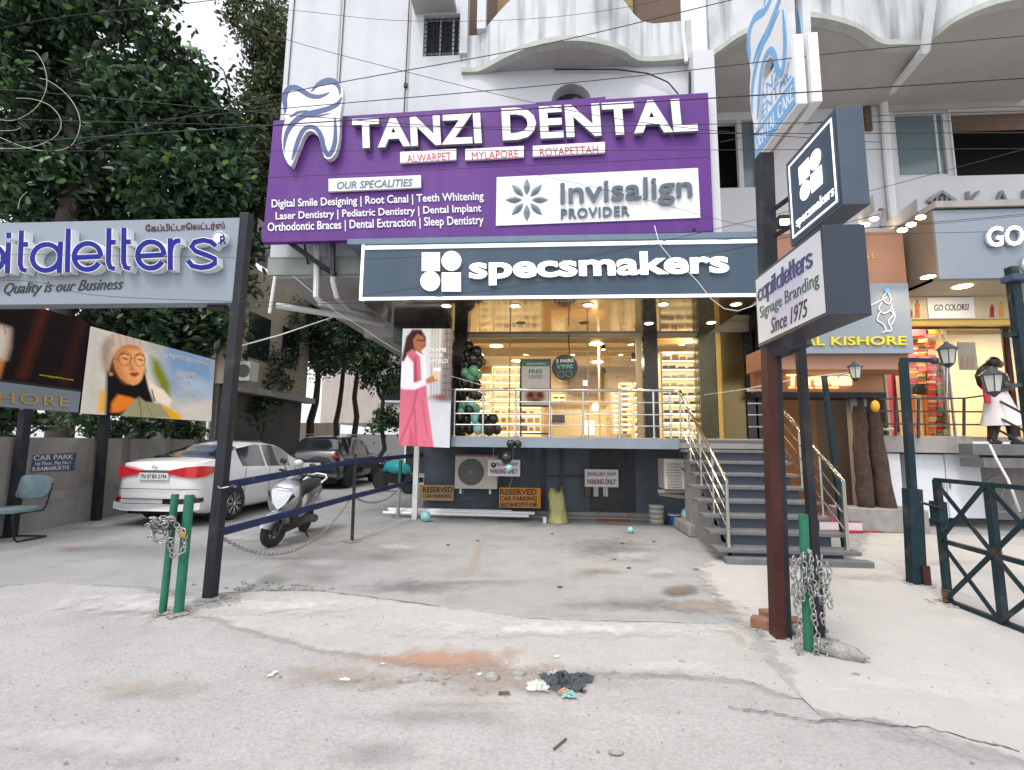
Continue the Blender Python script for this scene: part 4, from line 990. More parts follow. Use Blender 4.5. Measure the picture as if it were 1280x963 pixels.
MB().box(xl - .05, ys0 - .12, 0, xr + .12, ys0 + .02, .09).build('base_step', 'conc_step', st, bevel=.01)
def stair_rail(x, y0, z0, h, y1, z1, lab, xt=None, flat=0.0):
    t = thing('stair_handrail', lab, 'handrail', (x, y0, z0)); xt = xt if xt is not None else x
    A = V((x, y0, z0 + h)); B_ = V((xt, y1, z1 + h))
    pts = [A, B_] + ([B_ + V((flat, 0, 0))] if flat else [])
    MB().tube(pts, .028, 10).build('handrail', 'chrome', t, smooth=True)
    for f in (.27, .5, .74): 
        MB().tube([A - V((0, 0, h * f)), B_ - V((0, 0, h * f))] + ([B_ + V((flat, 0, -h * f))] if flat else []), .012, 8).build('rail', 'chrome', t, smooth=True)
    for i in range(5):
        f = i / 4; p = A.lerp(B_, f); MB().tube([p, p - V((0, 0, h))], .026 if i == 0 else .017, 10).lathe([(.05, p.z - h), (.05, p.z - h + .02)], (p.x, p.y, 0), 10).build('post', 'chrome', t, smooth=True)
    return t
hA = P(911, 698, Z=.12); 
stair_rail(xl + .06, 6.72, .18, .86, YS + .2, ZFL, 'left chrome handrail of the stairs ending in a bright post')
stair_rail(xr - .06, 6.72, .18, .88, YS + .2, ZFL, 'right chrome handrail of the stairs beside the lamp post', flat=-.32)
# ================================================================== LEFT SIDE
def PP(u, v, p0, nn):
    d = ray(u, v); o = V((0, 0, CAMZ)); nn = V(nn); return o + d * ((V(p0) - o).dot(nn) / d.dot(nn))
# ---- the stroke alphabet of the blue shop sign (x height 1)
def ring(cx, cy, r, a0, a1, n=22): return [(cx + r * math.cos(math.radians(a0 + (a1 - a0) * i / n)), cy + r * math.sin(math.radians(a0 + (a1 - a0) * i / n))) for i in range(n + 1)]
def glyph(c):
    R = .42
    if c == 'a': return [ring(.5, .5, R, 0, 360), [(.92, 1.0), (.92, 0)]], 1.06
    if c == 'c': return [ring(.5, .5, R, 40, 320)], .98
    if c == 'p': return [ring(.5, .5, R, 0, 360), [(.08, 1.0), (.08, -.45)]], 1.06
    if c == 'i': return [[(.1, 1.0), (.1, 0)], [(.1, 1.32), (.1, 1.14)]], .36
    if c == 'l': return [[(.1, 1.4), (.1, 0)]], .34
    if c == 't': return [[(.16, 1.38), (.16, .3), (.24, .12), (.42, .08)], [(.16, .93), (.44, .93)]], .56
    if c == 'e': return [ring(.5, .5, R, 0, 330), [(.1, .46), (.92, .5)]], 1.0
    if c == 'r': return [[(.1, 1.0), (.1, 0)], [(.1, .6), (.18, .82), (.36, .92), (.52, .93)]], .6
    if c == 's': return [[(.86, .74), (.72, .88), (.5, .93), (.26, .87), (.17, .73), (.3, .58), (.6, .46), (.84, .34), (.84, .2), (.68, .1), (.45, .06), (.2, .12), (.08, .28)]], .95
def stroke_word(parent, word, frame, x0, y0, h, ws, dep, mats, thick=.17, back=.25, slant=.06, xs=None, name='letter', zb=0.0):
    """frame units: pixels; two tone raised letters"""
    x = x0
    for k, c in enumerate(word):
        gl, adv = glyph(c)
        if xs: x, sc = xs[k]
        else: sc = ws
        b = MB()
        for j, rb in enumerate(gl):
            pts = [(x + (p[0] + slant * p[1]) * sc, y0 + p[1] * h) for p in rb]
            if dep > .01: ribbon(b, frame, pts, back * h, zb, zb + dep + .0007 * j, 1, 1)
            ribbon(b, frame, pts, thick * h, zb + dep, zb + dep + .004 + .0007 * j, 0, 0)
        b.build(name, mats, parent)
        x += adv * sc
YC = 4.5
cs = thing('blue_letter_sign', 'big pale grey signboard with raised blue lettering on a tall black post', 'sign', (-4.2, YC, 3))
cT = [P(300, 268, Y=YC), P(290, 377, Y=YC)]
zt_, zb_ = P(150, 275.5, Y=YC).z, P(150, 380, Y=YC).z; xr_ = P(296, 320, Y=YC).x
MB().slab([(xr_ - 4.2, YC, zb_), (cT[1].x, YC, zb_), (cT[0].x, YC, zt_), (xr_ - 4.2, YC, zt_)], (0, .16, 0)).build('panel', 'sign_grey', cs, bevel=.006)
mat('royal_blue', (0.01, 0.012, 0.23), 0.5, var=.04, spec=.2)
fr_ = pixframe((0, 346), Y=YC - .004)
XS = [(-112, 38), (-70, 38), (-22, 40), (18, 26), (31, 30), (47, 40), (91, 26), (98, 38), (138, 29), (156, 29), (174, 37), (213, 28), (233, 41)]
for k, ch_ in enumerate('capitaletters'):
    stroke_word(cs, ch_, fr_, 0, 0 + XS[k][0] * .02, 38, 38, .085, ['royal_blue', 'acrylic_white'], thick=.155, back=.21, xs=[XS[k]])
MB().lathe([(.052, 0), (.052, .05)], (0, 0, 0), 20, axis='Y') if False else None
p = P(279, 301, Y=YC); b = MB(); b.lathe([(.072, p.y - .07), (.072, p.y - .002)], (p.x, 0, p.z), 22, axis='Y'); b.build('registered_disc', 'acrylic_white', cs)
b = MB(); b.lathe([(.064, p.y - .0735), (.064, p.y - .071)], (p.x, 0, p.z), 22, axis='Y'); b.build('registered_ring', 'royal_blue', cs)
b = MB(); b.lathe([(.053, p.y - .0765), (.053, p.y - .074)], (p.x, 0, p.z), 22, axis='Y'); b.build('registered_face', 'acrylic_white', cs)
let(cs, 'R', (275, 306), (283.5, 306), (275, 295), YC - .0775, .002, 'royal_blue', bold=.02)
mat('maroon_print', (0.1, 0.012, 0.03), .5); mat('ink', (0.03, 0.03, 0.035), .5)
let(cs, 'கேப்பிட்டாலெட்டர்ஸ்'.replace('கே', 'ேக').replace('லெ', 'ெல'), (182, 292), (281, 288), (182, 281), YC - .003, .004, 'maroon_print', bold=.01)
let(cs, 'Quality is our Business', (4, 372), (153, 366), (6, 354), YC - .003, .004, 'ink', shear=.35)
let(cs, 'Beyond', (-90, 376), (-8, 373), (-88, 356), YC - .003, .004, 'ink', shear=.35) if False else None
# tall post
tpst = thing('sign_post', 'tall black scuffed steel post holding the grey blue letter signboard', 'post', tuple(G(260, 750)))
A = P(262, 752, Y=4.56); B_ = P(309, 268, Y=4.56); A.z = 0; b = MB(); b.bar(A, (B_.x, B_.y, B_.z), .1, .1, up=(0, 1, 0)); b.build('shaft', 'post_black', tpst, bevel=.008)
MB().box(A.x - .1, A.y - .1, 0.012, A.x + .1, A.y + .1, .03).build('foot', 'copper_rock', tpst, bevel=.01)
b = MB()
q = P(276, 610, Y=4.47); b.tube([q + V((.075 * math.cos(a), .08 * math.sin(a) + .09, .012 * math.sin(5 * a))) for a in [i * .5 for i in range(12)]], .006, 5); tag(b.build('wire_loop', 'galv'), 'twisted wire loop round the tall black post', 'wire')
MB().bar(P(262, 384, Y=YC + .1), P(283, 384, Y=YC + .1), .08).build('bracket', 'post_black', tpst)

# ---- compound wall and billboards
WX = lambda y: -8.28 - .117 * (y - 6.99)
wn_ = V((1, .117, 0)).normalized(); WP0 = (WX(7), 7, 0)
cw = thing('compound_wall', 'weathered grey plaster compound wall with stains along the driveway', 'wall', (-8.6, 9, 0))
b = MB(); y0, y1 = 3.0, 15.2
b.hexa([(WX(y0) - .2, y0, 0), (WX(y0), y0, 0), (WX(y1), y1, 0), (WX(y1) - .2, y1, 0)], [(WX(y0) - .2, y0, 1.52), (WX(y0), y0, 1.52), (WX(y1), y1, 1.52), (WX(y1) - .2, y1, 1.52)])
b.build('wall_body', 'compound_wall', cw)
b = MB(); b.hexa([(WX(y0) + .002, y0, 0), (WX(y0) + .05, y0, 0), (WX(y1) + .05, y1, 0), (WX(y1) + .002, y1, 0)], [(WX(y0) + .002, y0, .62), (WX(y0) + .03, y0, .62), (WX(y1) + .03, y1, .62), (WX(y1) + .002, y1, .62)])
b.build('plaster_skirt', 'plinth', cw)
# painted sign on the wall
off = wn_ * .004
def WPt(u, v, o=0.0): return PP(u, v, V(WP0) + wn_ * o, wn_)
mat('wall_blue', (0.06, 0.08, 0.15), .85, var=.2, scale=12, spots=.3, spot_col=(.2, .2, .22)); mat('worn_white', (0.6, 0.6, 0.62), .85, var=.15, scale=25)
b = MB(); b.quad(WPt(38, 591, .006), WPt(93, 588.5, .006), WPt(96, 566, .006), WPt(41, 569, .006)); cps = b.build('car_park_sign', 'wall_blue'); tag(cps, 'blue car park notice painted on the stained compound wall', 'painted sign')
for s_, l_ in (('CAR PARK', ((41.5, 576), (91.5, 574), (42, 569.5))), ('1st Floor, Flat No.1', ((44, 583), (88, 581), (44, 577.5))), ('R.RAMAMURTHI', ((40.5, 589.5), (86, 587), (41, 584)))):
    letters(cps, s_, WPt(*l_[0], .007), WPt(*l_[1], .007), WPt(*l_[2], .007), .002, 'worn_white', bold=.015, nrm=wn_)
# posts that carry the billboards
for u0, v0, u1, v1, lab in ((120, 647, 131, 515, 'black steel post under the middle of the woman billboard'), (12, 672, 32, 512, 'blue black steel post behind the office chair')):
    a = WPt(u0, v0, .12); c = WPt(u1, v1, .12); c2 = V((WX(a.y) + .13, a.y, 0)); b = MB(); b.bar(c2, (WX(c.y) + .13, c.y, c.z), .12, .12, up=(0, 1, 0)); tag(b.build('billboard_post', 'post_black', bevel=.006), lab, 'post')
# woman billboard print
wb = thing('woman_billboard', 'billboard of a woman in a beige beanie and thin round glasses', 'billboard', tuple(WPt(180, 520, .1)))
TLp, TRp, BRp, BLp = WPt(113, 408, .2), WPt(268, 450, .2), WPt(264, 527, .2), WPt(100, 517, .2)
def BW(zx, zy):   # where a point of the photographed print lies on the board, as fractions
    p = WPt(zx / 3.703, 250 + zy / 3.703, .2); f = (p.y - TLp.y) / (TRp.y - TLp.y); zt = TLp.z + (TRp.z - TLp.z) * f; zb = BLp.z + (BRp.z - BLp.z) * f; return (f, (zt - p.z) / (zt - zb))
def BP(pts, col, soft=.008, al=1.0): pr.poly([BW(*p) for p in pts], col, soft, al)
def BL_(pts, wd, col, soft=.005): pr.line([BW(*p) for p in pts], wd, col, soft)
pr = Print(230, 160, srgb(205, 198, 188))
BP([(700, 600), (1010, 720), (1010, 1080), (820, 1080), (760, 850)], srgb(120, 148, 182), .12); BP([(790, 930), (1010, 900), (1010, 1060), (780, 1060)], srgb(205, 196, 186), .09); BP([(830, 800), (1000, 850), (1000, 910), (830, 900)], srgb(165, 180, 198), .05)
BP([(400, 580), (480, 600), (470, 1000), (380, 1000)], srgb(190, 182, 172), .06); BP([(680, 640), (760, 660), (740, 720), (690, 700)], srgb(170, 165, 150), .05)
BP([(462, 890), (488, 876), (492, 980), (452, 990)], srgb(222, 160, 30), .02); BP([(698, 725), (735, 745), (785, 850), (782, 915), (742, 880), (705, 800)], srgb(118, 128, 18), .03); BP([(750, 945), (835, 1000), (828, 1025), (750, 1015)], srgb(228, 165, 15), .02)
BP([(492, 780), (520, 720), (560, 690), (650, 690), (672, 780), (684, 860), (704, 930), (712, 1010), (484, 1010), (490, 900)], srgb(16, 12, 13), .012)
BP([(525, 750), (530, 705), (560, 676), (600, 668), (640, 678), (665, 705), (672, 740), (668, 790), (655, 832), (638, 852), (615, 860), (585, 850), (555, 826), (536, 790)], srgb(222, 152, 92), .007)
BP([(525, 750), (530, 705), (552, 690), (552, 760), (570, 820), (590, 850), (575, 846), (540, 800)], srgb(168, 98, 55), .03, .85); BP([(560, 676), (600, 668), (640, 678), (650, 700), (600, 690), (560, 705)], srgb(160, 98, 62), .02, .7)
BP([(600, 745), (618, 780), (612, 790), (598, 786)], srgb(172, 104, 62), .012, .8); BP([(630, 700), (660, 715), (664, 780), (640, 830), (636, 760)], srgb(240, 182, 122), .03, .6)
pr.ell(*BW(513, 808), .012, .014, srgb(205, 130, 75), .006)
BP([(484, 792), (471, 725), (478, 672), (508, 626), (560, 604), (612, 612), (652, 642), (674, 684), (681, 716), (660, 692), (632, 673), (592, 666), (560, 677), (532, 707), (516, 745), (503, 795)], srgb(196, 172, 154), .008)
BP([(484, 792), (471, 725), (478, 672), (500, 640), (506, 700), (503, 795)], srgb(128, 104, 88), .03, .8)
for k in range(9): BL_([(478 + k * 2, 690 + k * 11), (520 + k * 3, 640 + k * 9)] if k < 4 else [(520 + (k - 4) * 32, 622 - (k - 4) * 1), (530 + (k - 4) * 30, 672)], .0022, srgb(158, 132, 114), .008)
for cx_, cy_, rx_, ry_ in ((578, 736, 29, 33), (647, 741, 24, 31)):
    BL_([(cx_ + rx_ * math.cos(a), cy_ + ry_ * math.sin(a)) for a in [q * .33 for q in range(20)]], .0022, srgb(96, 62, 40)); BL_([(cx_ - 17, cy_ - 19), (cx_, cy_ - 25), (cx_ + 16, cy_ - 17)], .0045, srgb(50, 26, 18)); pr.ell(*BW(cx_ + 3, cy_ + 1), .017, .0065, srgb(34, 18, 14), .005)
BL_([(525, 742), (550, 738)], .002, srgb(96, 62, 40)); BL_([(606, 735), (624, 736)], .0025, srgb(96, 62, 40))
BP([(596, 806), (614, 799), (622, 802), (632, 799), (646, 806), (626, 820), (612, 818)], srgb(150, 52, 46), .006); BL_([(604, 786), (622, 790)], .003, srgb(120, 66, 44))
BP([(516, 940), (545, 902), (600, 915), (640, 930), (610, 962), (545, 985), (512, 985)], srgb(222, 120, 40), .012)
BP([(545, 1010), (600, 950), (640, 912), (668, 934), (740, 946), (786, 1010)], srgb(150, 144, 112), .01); BL_([(640, 915), (650, 1005)], .004, srgb(96, 90, 68)); BL_([(668, 934), (700, 1005)], .003, srgb(110, 104, 80))
BP([(672, 800), (692, 848), (752, 880), (792, 930), (778, 958), (728, 934), (704, 912), (690, 880)], srgb(236, 214, 192), .012); BL_([(700, 880), (712, 930)], .005, srgb(40, 30, 26))
MATS['print_emissive'] = attr_mat('print_emissive', .6, .55)  # print emits its own colours, an added glow for stronger saturation
pr.build('poster', TLp, TRp, BRp, BLp, 'print_emissive', wb)
b = MB(); b.slab([p - wn_ * .004 for p in (BLp, BRp, TRp, TLp)], -wn_ * .18); b.build('case', 'black_plastic', wb)
def on_board(u, v, o=.002): return PP(u, v, V(WP0) + wn_ * (.2 + o), wn_)
letters(wb, 'specsmakers', on_board(211, 448), on_board(265, 461), on_board(211, 438.5), .003, 'acrylic_white', bold=.03, nrm=wn_)
letters(wb, 'FRAME', on_board(219, 473.5), on_board(246, 475.5), on_board(219.5, 463), .003, 'acrylic_white', bold=.03, nrm=wn_)
letters(wb, 'YOUR', on_board(219, 484), on_board(240, 486), on_board(219, 474.5), .003, 'acrylic_white', bold=.03, nrm=wn_)
letters(wb, 'WORLD', on_board(218, 495), on_board(246, 496.5), on_board(218, 485.5), .003, 'acrylic_white', bold=.03, nrm=wn_)
b = MB(); 
for (a, c) in (((201, 436.5), (205, 441.5)), ((205.5, 442), (209.5, 447.5))): b.quad(on_board(a[0], c[1]), on_board(c[0], c[1] + .8), on_board(c[0], a[1] + .8), on_board(a[0], a[1]))
b.build('logo', 'acrylic_white', wb)
# dark jewellery ad
jb = thing('jewellery_billboard', 'dark brown jewellery billboard with clasped hands above a grey strip of gold letters', 'billboard', tuple(WPt(40, 500, .1)))
zt2, zb2 = WPt(111, 403, .2).z, WPt(101, 487, .2).z; zs1, zs0 = WPt(100, 490, .2).z, WPt(99, 516, .2).z
yr2 = WPt(106, 450, .2).y; yl2 = 4.9; e = lambda y, z, o=.2: (WX(y) + o * 1.007, y, z)
pr = Print(150, 90, srgb(28, 17, 17))
pr.poly([(.70, -.1), (.74, -.1), (.66, .95), (.62, .95)], srgb(92, 38, 24), .03); pr.poly([(.94, 0), (.97, 0), (.9, .95), (.87, .95)], srgb(70, 32, 22), .04)
pr.poly([(.02, .1), (.28, .05), (.3, .3), (.1, .4)], srgb(150, 95, 60), .02); pr.poly([(.05, .15), (.2, .1), (.22, .25)], srgb(180, 60, 70), .03)
pr.poly([(.3, .52), (.38, .42), (.46, .36), (.52, .36), (.545, .42), (.55, .62), (.54, .8), (.53, 1.0), (.38, 1.0), (.35, .82), (.28, .7)], srgb(215, 140, 80), .012)
pr.poly([(.41, .45), (.46, .37), (.54, .38), (.548, .6), (.54, .75), (.46, .78), (.42, .6)], srgb(240, 225, 210), .03)
for x in (.45, .485, .515): pr.line([(x, .36), (x + .01, .45)], .0025, srgb(150, 90, 50))
pr.poly([(.2, .45), (.34, .4), (.38, .6), (.3, .72), (.18, .66)], srgb(120, 100, 70), .02)
for k in range(6): pr.line([(.22 + k * .022, .45), (.2 + k * .026, .66)], .003, srgb(225, 220, 205))
pr.build('poster', e(yl2, zt2), e(yr2, zt2), e(yr2, zb2), e(yl2, zb2), attr_mat('print_soft', .6, .04), jb)
MB().hexa([e(yl2, zs0, .02), e(yl2, zs0, .19), e(yr2, zs0, .19), e(yr2, zs0, .02)], [e(yl2, zt2, .02), e(yl2, zt2, .19), e(yr2, zt2, .19), e(yr2, zt2, .02)]).build('case', 'black_plastic', jb)
MB().quad(e(yl2, zs0, .197), e(yr2, zs0, .197), e(yr2, zs1, .197), e(yl2, zs1, .197)).build('grey_strip', 'ad_grey', jb)
letters(jb, 'KISHORE', on_board(-70, 500), on_board(101 - 16, 508.5), on_board(-70, 484), .012, 'gold', bold=.0, nrm=wn_, space=1.2, split=True)
letters(jb, 'www.jaypalkishore.com', on_board(49, 470.5), on_board(92, 477), on_board(49, 467), .003, 'yellow_letter', nrm=wn_)
# bracket struts under the boards
b = MB(); b.bar(WPt(33, 545, .15), WPt(64, 525, .2), .03); tag(b.build('support_strut', 'steel_dark'), 'thin slanting strut beside the blue black billboard post', 'strut')

# ---- office chair
ch = thing('office_chair', 'grey blue fabric office chair on a black tube frame by the compound wall', 'chair', tuple(G(25, 680)))
mat('chair_cloth', (0.17, 0.235, 0.27), .9, var=.15, scale=12, bump=.3, bscale=200)
cc = G(22, 676); ax = V((1, .08, 0)).normalized(); ay = V((-.08, 1, 0)).normalized()
def C3(x, y, z): return cc + ax * x + ay * y + V((0, 0, z))
def pad(c, w_, h, th, up, right, fwd, n=18, pw=3.2):
    rings = []
    for zz, s_ in ((-th / 2, .9), (-th / 3, 1), (th / 3, 1), (th / 2, .93)):
        rings.append([c + right * (w_ / 2 * s_ * math.copysign(abs(math.cos(a)) ** (2 / pw), math.cos(a))) + up * (h / 2 * s_ * math.copysign(abs(math.sin(a)) ** (2 / pw), math.sin(a))) + fwd * zz for a in [2 * math.pi * i / n for i in range(n)]])
    return rings
b = MB(); b.loft(pad(C3(-.1, -.05, .45), .56, .5, .07, ay, ax, V((0, 0, 1)))); b.build('seat', 'chair_cloth', ch, smooth=True)
bu = (V((0, 0, 1)) + ay * .18).normalized(); b = MB(); b.loft(pad(C3(-.1, .24, .76), .56, .36, .07, bu, ax, bu.cross(ax))); b.build('backrest', 'chair_cloth', ch, smooth=True)
for s_ in (-1, 1):
    x = -.1 + s_ * .27; b = MB(); b.tube([C3(x, .26, .82), C3(x, .2, .5), C3(x, .16, .42), C3(x, -.28, .42), C3(x, -.3, .38), C3(x, -.22, .05), C3(x, -.18, .02), C3(x, .26, .02)], .013, 8); b.build('frame_side', 'steel_dark', ch, smooth=True)
b = MB(); b.tube([C3(-.37, .26, .02), C3(.17, .26, .02)], .013, 8); b.build('cross_bar', 'steel_dark', ch, smooth=True)

# ---- green posts with chain and padlock
def gpost(u0, v0, u1, v1, Y, r, lab):
    a = G(u0, v0); c = P(u1, v1, Y=a.y); b = MB(); a.z = 0; b.tube([a, c], r, 14); return tag(b.build('green_post', 'green_paint', smooth=True), lab, 'post', 'green steel posts')
gpost(203, 768, 219, 618, 0, .03, 'thinner green steel post, left of the padlocked pair'); gpost(223, 768, 237, 619, 0, .039, 'thicker green steel post, right of the padlocked pair')
def chain(pts, label, link=.035, wire=.005, name='chain', jit=0.0, closed=False):
    """pts: polyline; links placed along it, every other one turned"""
    pts = [V(p) for p in pts]; b = MB(); L_ = [0]
    for i in range(len(pts) - 1): L_.append(L_[-1] + (pts[i + 1] - pts[i]).length)
    tot = L_[-1]; n = max(2, int(tot / (link * .78))); j = 0
    for k in range(n):
        s_ = tot * (k + .5) / n
        while j < len(L_) - 2 and L_[j + 1] < s_: j += 1
        f = (s_ - L_[j]) / max(1e-6, L_[j + 1] - L_[j]); c = pts[j].lerp(pts[j + 1], f); d = (pts[j + 1] - pts[j]).normalized()
        x = d.cross(V((0, 0, 1)));
        if x.length < .1: x = d.cross(V((0, 1, 0)))
        x.normalize(); y = d.cross(x)
        if k % 2: x, y = y, x
        if jit: x = (x + y * random.uniform(-jit, jit)).normalized(); c = c + V([random.uniform(-jit, jit) * link * .3 for _ in range(3)])
        ring_ = [c + d * (link * .5 * math.cos(a)) + x * (link * .33 * math.sin(a)) for a in [i * math.pi / 4 for i in range(8)]]
        b.tube(ring_, wire, 4, closed=True)
    o = b.build(name, 'galv', smooth='all'); tag(o, label, 'chain'); return o
def catenary(a, c, sag, n=20): a, c = V(a), V(c); return [a.lerp(c, i / n) - V((0, 0, sag * 4 * (i / n) * (1 - i / n))) for i in range(n + 1)]
ga = P(212, 660, Y=4.1); chain([ga + V((.1 * math.sin(i * 1.7) - .03, -.06 + .07 * math.cos(i * 1.7), .10 * math.sin(i * .9))) for i in range(16)] + [P(232, 672, Y=4.08), P(228, 690, Y=4.08), P(216, 694, Y=4.08), P(212, 680, Y=4.08)], 'silver chain wound round the padlocked green posts', link=.055, wire=.007, jit=.8)
pl = thing('padlock', 'small brass padlock hanging on the chain of the green posts', 'padlock', tuple(P(229, 668, Y=4.08)))
q = P(229, 668, Y=4.07); mat('brass', (.45, .32, .12), .35, metal=.8, var=.2, scale=40)
MB().box(q.x - .03, q.y - .015, q.z - .028, q.x + .03, q.y + .012, q.z + .02).build('body', 'brass', pl, bevel=.005)
b = MB(); b.tube([q + V((.019 * math.cos(a), 0, .02 + .03 * math.sin(a))) for a in [i * math.pi / 8 for i in range(9)]], .005, 6); b.build('shackle', 'chrome', pl)
# ---- navy railing along the bay
nr = thing('navy_railing', 'two bar navy blue steel railing between driveway and parking bay', 'railing', tuple(G(440, 675)))
rx = lambda f: V((-3.13, 4.62, 0)).lerp(V((-2.76, 10.2, 0)), f)
aT, bT = P(276, 608, Y=4.62), P(525, 569, Y=10.2); aB, bB = P(270, 667, Y=4.62), P(525, 600, Y=10.2)
mT = P(443, 577, Y=7.48); mB = P(441, 621, Y=7.48)
for a, m_, c in ((aT, mT, bT), (aB, mB, bB)):
    b = MB(); b.bar(a, m_, .03, .075); b.bar(m_, c, .03, .075); b.build('bar', 'navy_paint', nr)
for (u, v, tz) in ((440, 676, mT),):
    a = G(u, v); b = MB(); b.bar(a, tz + V((0, .03, .12)), .045); b.build('post', 'steel_dark', nr)
for q in (bT, bB): b = MB(); b.box(q.x - .03, q.y - .05, q.z - .05, q.x + .06, q.y + .05, q.z + .05); b.build('end_bracket', 'steel_dark', nr)
chain(catenary(P(277, 672, Y=4.7), P(440, 620, Y=7.5), .45, 26) + catenary(P(440, 620, Y=7.5), P(498, 612, Y=10.2), .18, 12)[1:], 'long thin chain hanging below the navy railing', link=.05, wire=.006)
b = MB(); a = G(497, 648); c = P(501, 575, Y=a.y); b.tube([a, a.lerp(c, .5)], .035, 10); tag(b.build('green_post', 'far_grey', smooth=True), 'short post half painted green at the far corner of the parking bay', 'post'); b = MB(); b.tube([a.lerp(c, .5), c], .034, 10)
tag(b.build('post_sleeve', 'green_paint', smooth=True, parent=bpy.data.objects.get('green_post.002')), None)

# ================================================================== CARS
def interp(tab, x):
    for (x0, y0), (x1, y1) in zip(tab[:-1], tab[1:]):
        if x <= x1: t = max(0, (x - x0) / (x1 - x0)); t = t * t * (3 - 2 * t) * .5 + t * .5; return y0 + (y1 - y0) * t
    return tab[-1][1]
def car(name, lab, loc, rotz, prof, paint, cat='car'):
    t = thing(name, lab, cat, loc, rotz)
    L_ = prof['L']; xs = sorted(set([round(L_ * i / 46, 4) for i in range(47)] + [round(x, 4) for x in prof['cuts']]))
    top, belt, hw, bot, rw = prof['top'], prof['belt'], prof['hw'], prof['bot'], prof['rw']
    def sec(x):
        zt, zb, w_, z0, r_ = interp(top, x), interp(belt, x), interp(hw, x), interp(bot, x), interp(rw, x)
        zb = min(zb, zt - .03); edge = zt - .06 * (1 if zt - zb > .2 else .4)
        return [(w_ * .88, z0), (w_ * .985, z0 + .08), (w_ * 1.0, z0 + .28), (w_ * .99, (z0 + .28 + zb) / 2), (w_ * .965, zb - .03), (w_ * .93, zb), (r_ + (w_ * .9 - r_) * .5, (zb + edge) / 2 + .01), (r_, edge), (r_ * .8, zt - .012), (r_ * .42, zt), (0, zt + .006)]
    secs = [sec(x) for x in xs]; n = len(secs[0])
    groups = {'body': MB(), 'side_window': {}, 'rear_window': MB(), 'windscreen': MB()}
    def face_part(i, j):
        xm = (xs[i] + xs[i + 1]) / 2
        if j in (5, 6):
            for k, (a, c) in enumerate(prof['side']):
                if a <= xm <= c: return ('side', k)
        if j in (7, 8, 9):
            if prof['rear'][0] <= xm <= prof['rear'][1]: return 'rear_window'
            if prof['front'][0] <= xm <= prof['front'][1]: return 'windscreen'
        return 'body'
    parts = {}
    for sgn in (1, -1):
        for i in range(len(xs) - 1):
            for j in range(n - 1):
                k = face_part(i, j)
                if isinstance(k, tuple): k = k + (sgn,)
                q = [(xs[i], sgn * secs[i][j][0], secs[i][j][1]), (xs[i + 1], sgn * secs[i + 1][j][0], secs[i + 1][j][1]), (xs[i + 1], sgn * secs[i + 1][j + 1][0], secs[i + 1][j + 1][1]), (xs[i], sgn * secs[i][j + 1][0], secs[i][j + 1][1])]
                if sgn > 0: q = q[::-1]
                parts.setdefault(k, MB()).add(q, [(0, 1, 2, 3)])
    bd = parts['body']
    for x, sc_ in ((xs[0], secs[0]), (xs[-1], secs[-1])):
        ring_ = [(x, y, z) for y, z in sc_] + [(x, -y, z) for y, z in sc_[-2::-1]]
        bd.add(ring_, [tuple(range(len(ring_)))])
    def weld(o):
        bm = bmesh.new(); bm.from_mesh(o.data); bmesh.ops.remove_doubles(bm, verts=bm.verts, dist=.0008); bmesh.ops.recalc_face_normals(bm, faces=bm.faces); bm.to_mesh(o.data); bm.free()
        o.data.polygons.foreach_set('use_smooth', [True] * len(o.data.polygons))
    o = bd.build('body', paint, t, world=False); weld(o)
    for k, m_ in parts.items():
        if k == 'body': continue
        nm = 'side_window' if isinstance(k, tuple) else k
        weld(m_.build(nm, 'car_glass', t, world=False))
    b = MB(); b.box(.3, -.7, .18, L_ - .3, .7, interp(bot, 1) + .1); b.build('underbody', 'black_plastic', t, world=False)
    # arches and wheels
    for wx_ in prof['wheels']:
        for s_ in (-1, 1):
            wy = interp(hw, wx_); b = MB(); r = prof['wr']
            ring_ = [(wx_ + (r + .06) * math.cos(a), s_ * (wy + .004), r + (r + .06) * math.sin(a)) for a in [math.pi * i / 16 for i in range(17)]] + [(wx_ - r - .06, s_ * (wy + .004), interp(bot, wx_)), (wx_ + r + .06, s_ * (wy + .004), interp(bot, wx_))]
            b.slab(ring_, (0, -s_ * .05, 0)); b.build('wheel_arch', 'black_plastic', t, world=False)
            wl = MB().lathe([(r * .72, wy - .17), (r * .97, wy - .16), (r, wy - .12), (r, wy), (r * .95, wy + .025), (r * .7, wy + .03)], (wx_, 0, r), 26, axis='Y') if s_ > 0 else MB().lathe([(r * .72, -wy + .17), (r * .97, -wy + .16), (r, -wy + .12), (r, -wy), (r * .95, -wy - .025), (r * .7, -wy - .03)], (wx_, 0, r), 26, axis='Y')
            w_o = wl.build('tyre', 'rubber', t, smooth=True, world=False)
            b = MB(); yy = s_ * (wy + .034); b.lathe([(r * .69, yy - s_ * .012), (r * .66, yy)], (wx_, 0, r), 24, axis='Y', cap=False); b.lathe([(.055, yy - s_ * .03), (.05, yy + s_ * .002)], (wx_, 0, r), 12, axis='Y')
            for q in range(8):
                a = q * math.pi / 4; c0 = V((wx_ + .045 * math.cos(a), yy - s_ * .006, r + .045 * math.sin(a)))
                for da in (-.13, .13): b.bar(c0, (wx_ + r * .67 * math.cos(a + da), yy - s_ * .006, r + r * .67 * math.sin(a + da)), .016, .02, up=(0, 1, 0))
            b.build('rim', prof.get('rim', 'chrome'), w_o, smooth=True, world=False)
            MB().lathe([(r * .66, yy - s_ * .06), (r * .66, yy - s_ * .05)], (wx_, 0, r), 20, axis='Y').build('hub_back', 'black_plastic', w_o, world=False)
    return t, (lambda x: sec(x)), interp
mat('car_white', (0.78, 0.79, 0.8), .22, var=.02, coat=.7); mat('car_glass', (0.015, 0.02, 0.025), .05, var=.1, spec=.9, coat=.5)
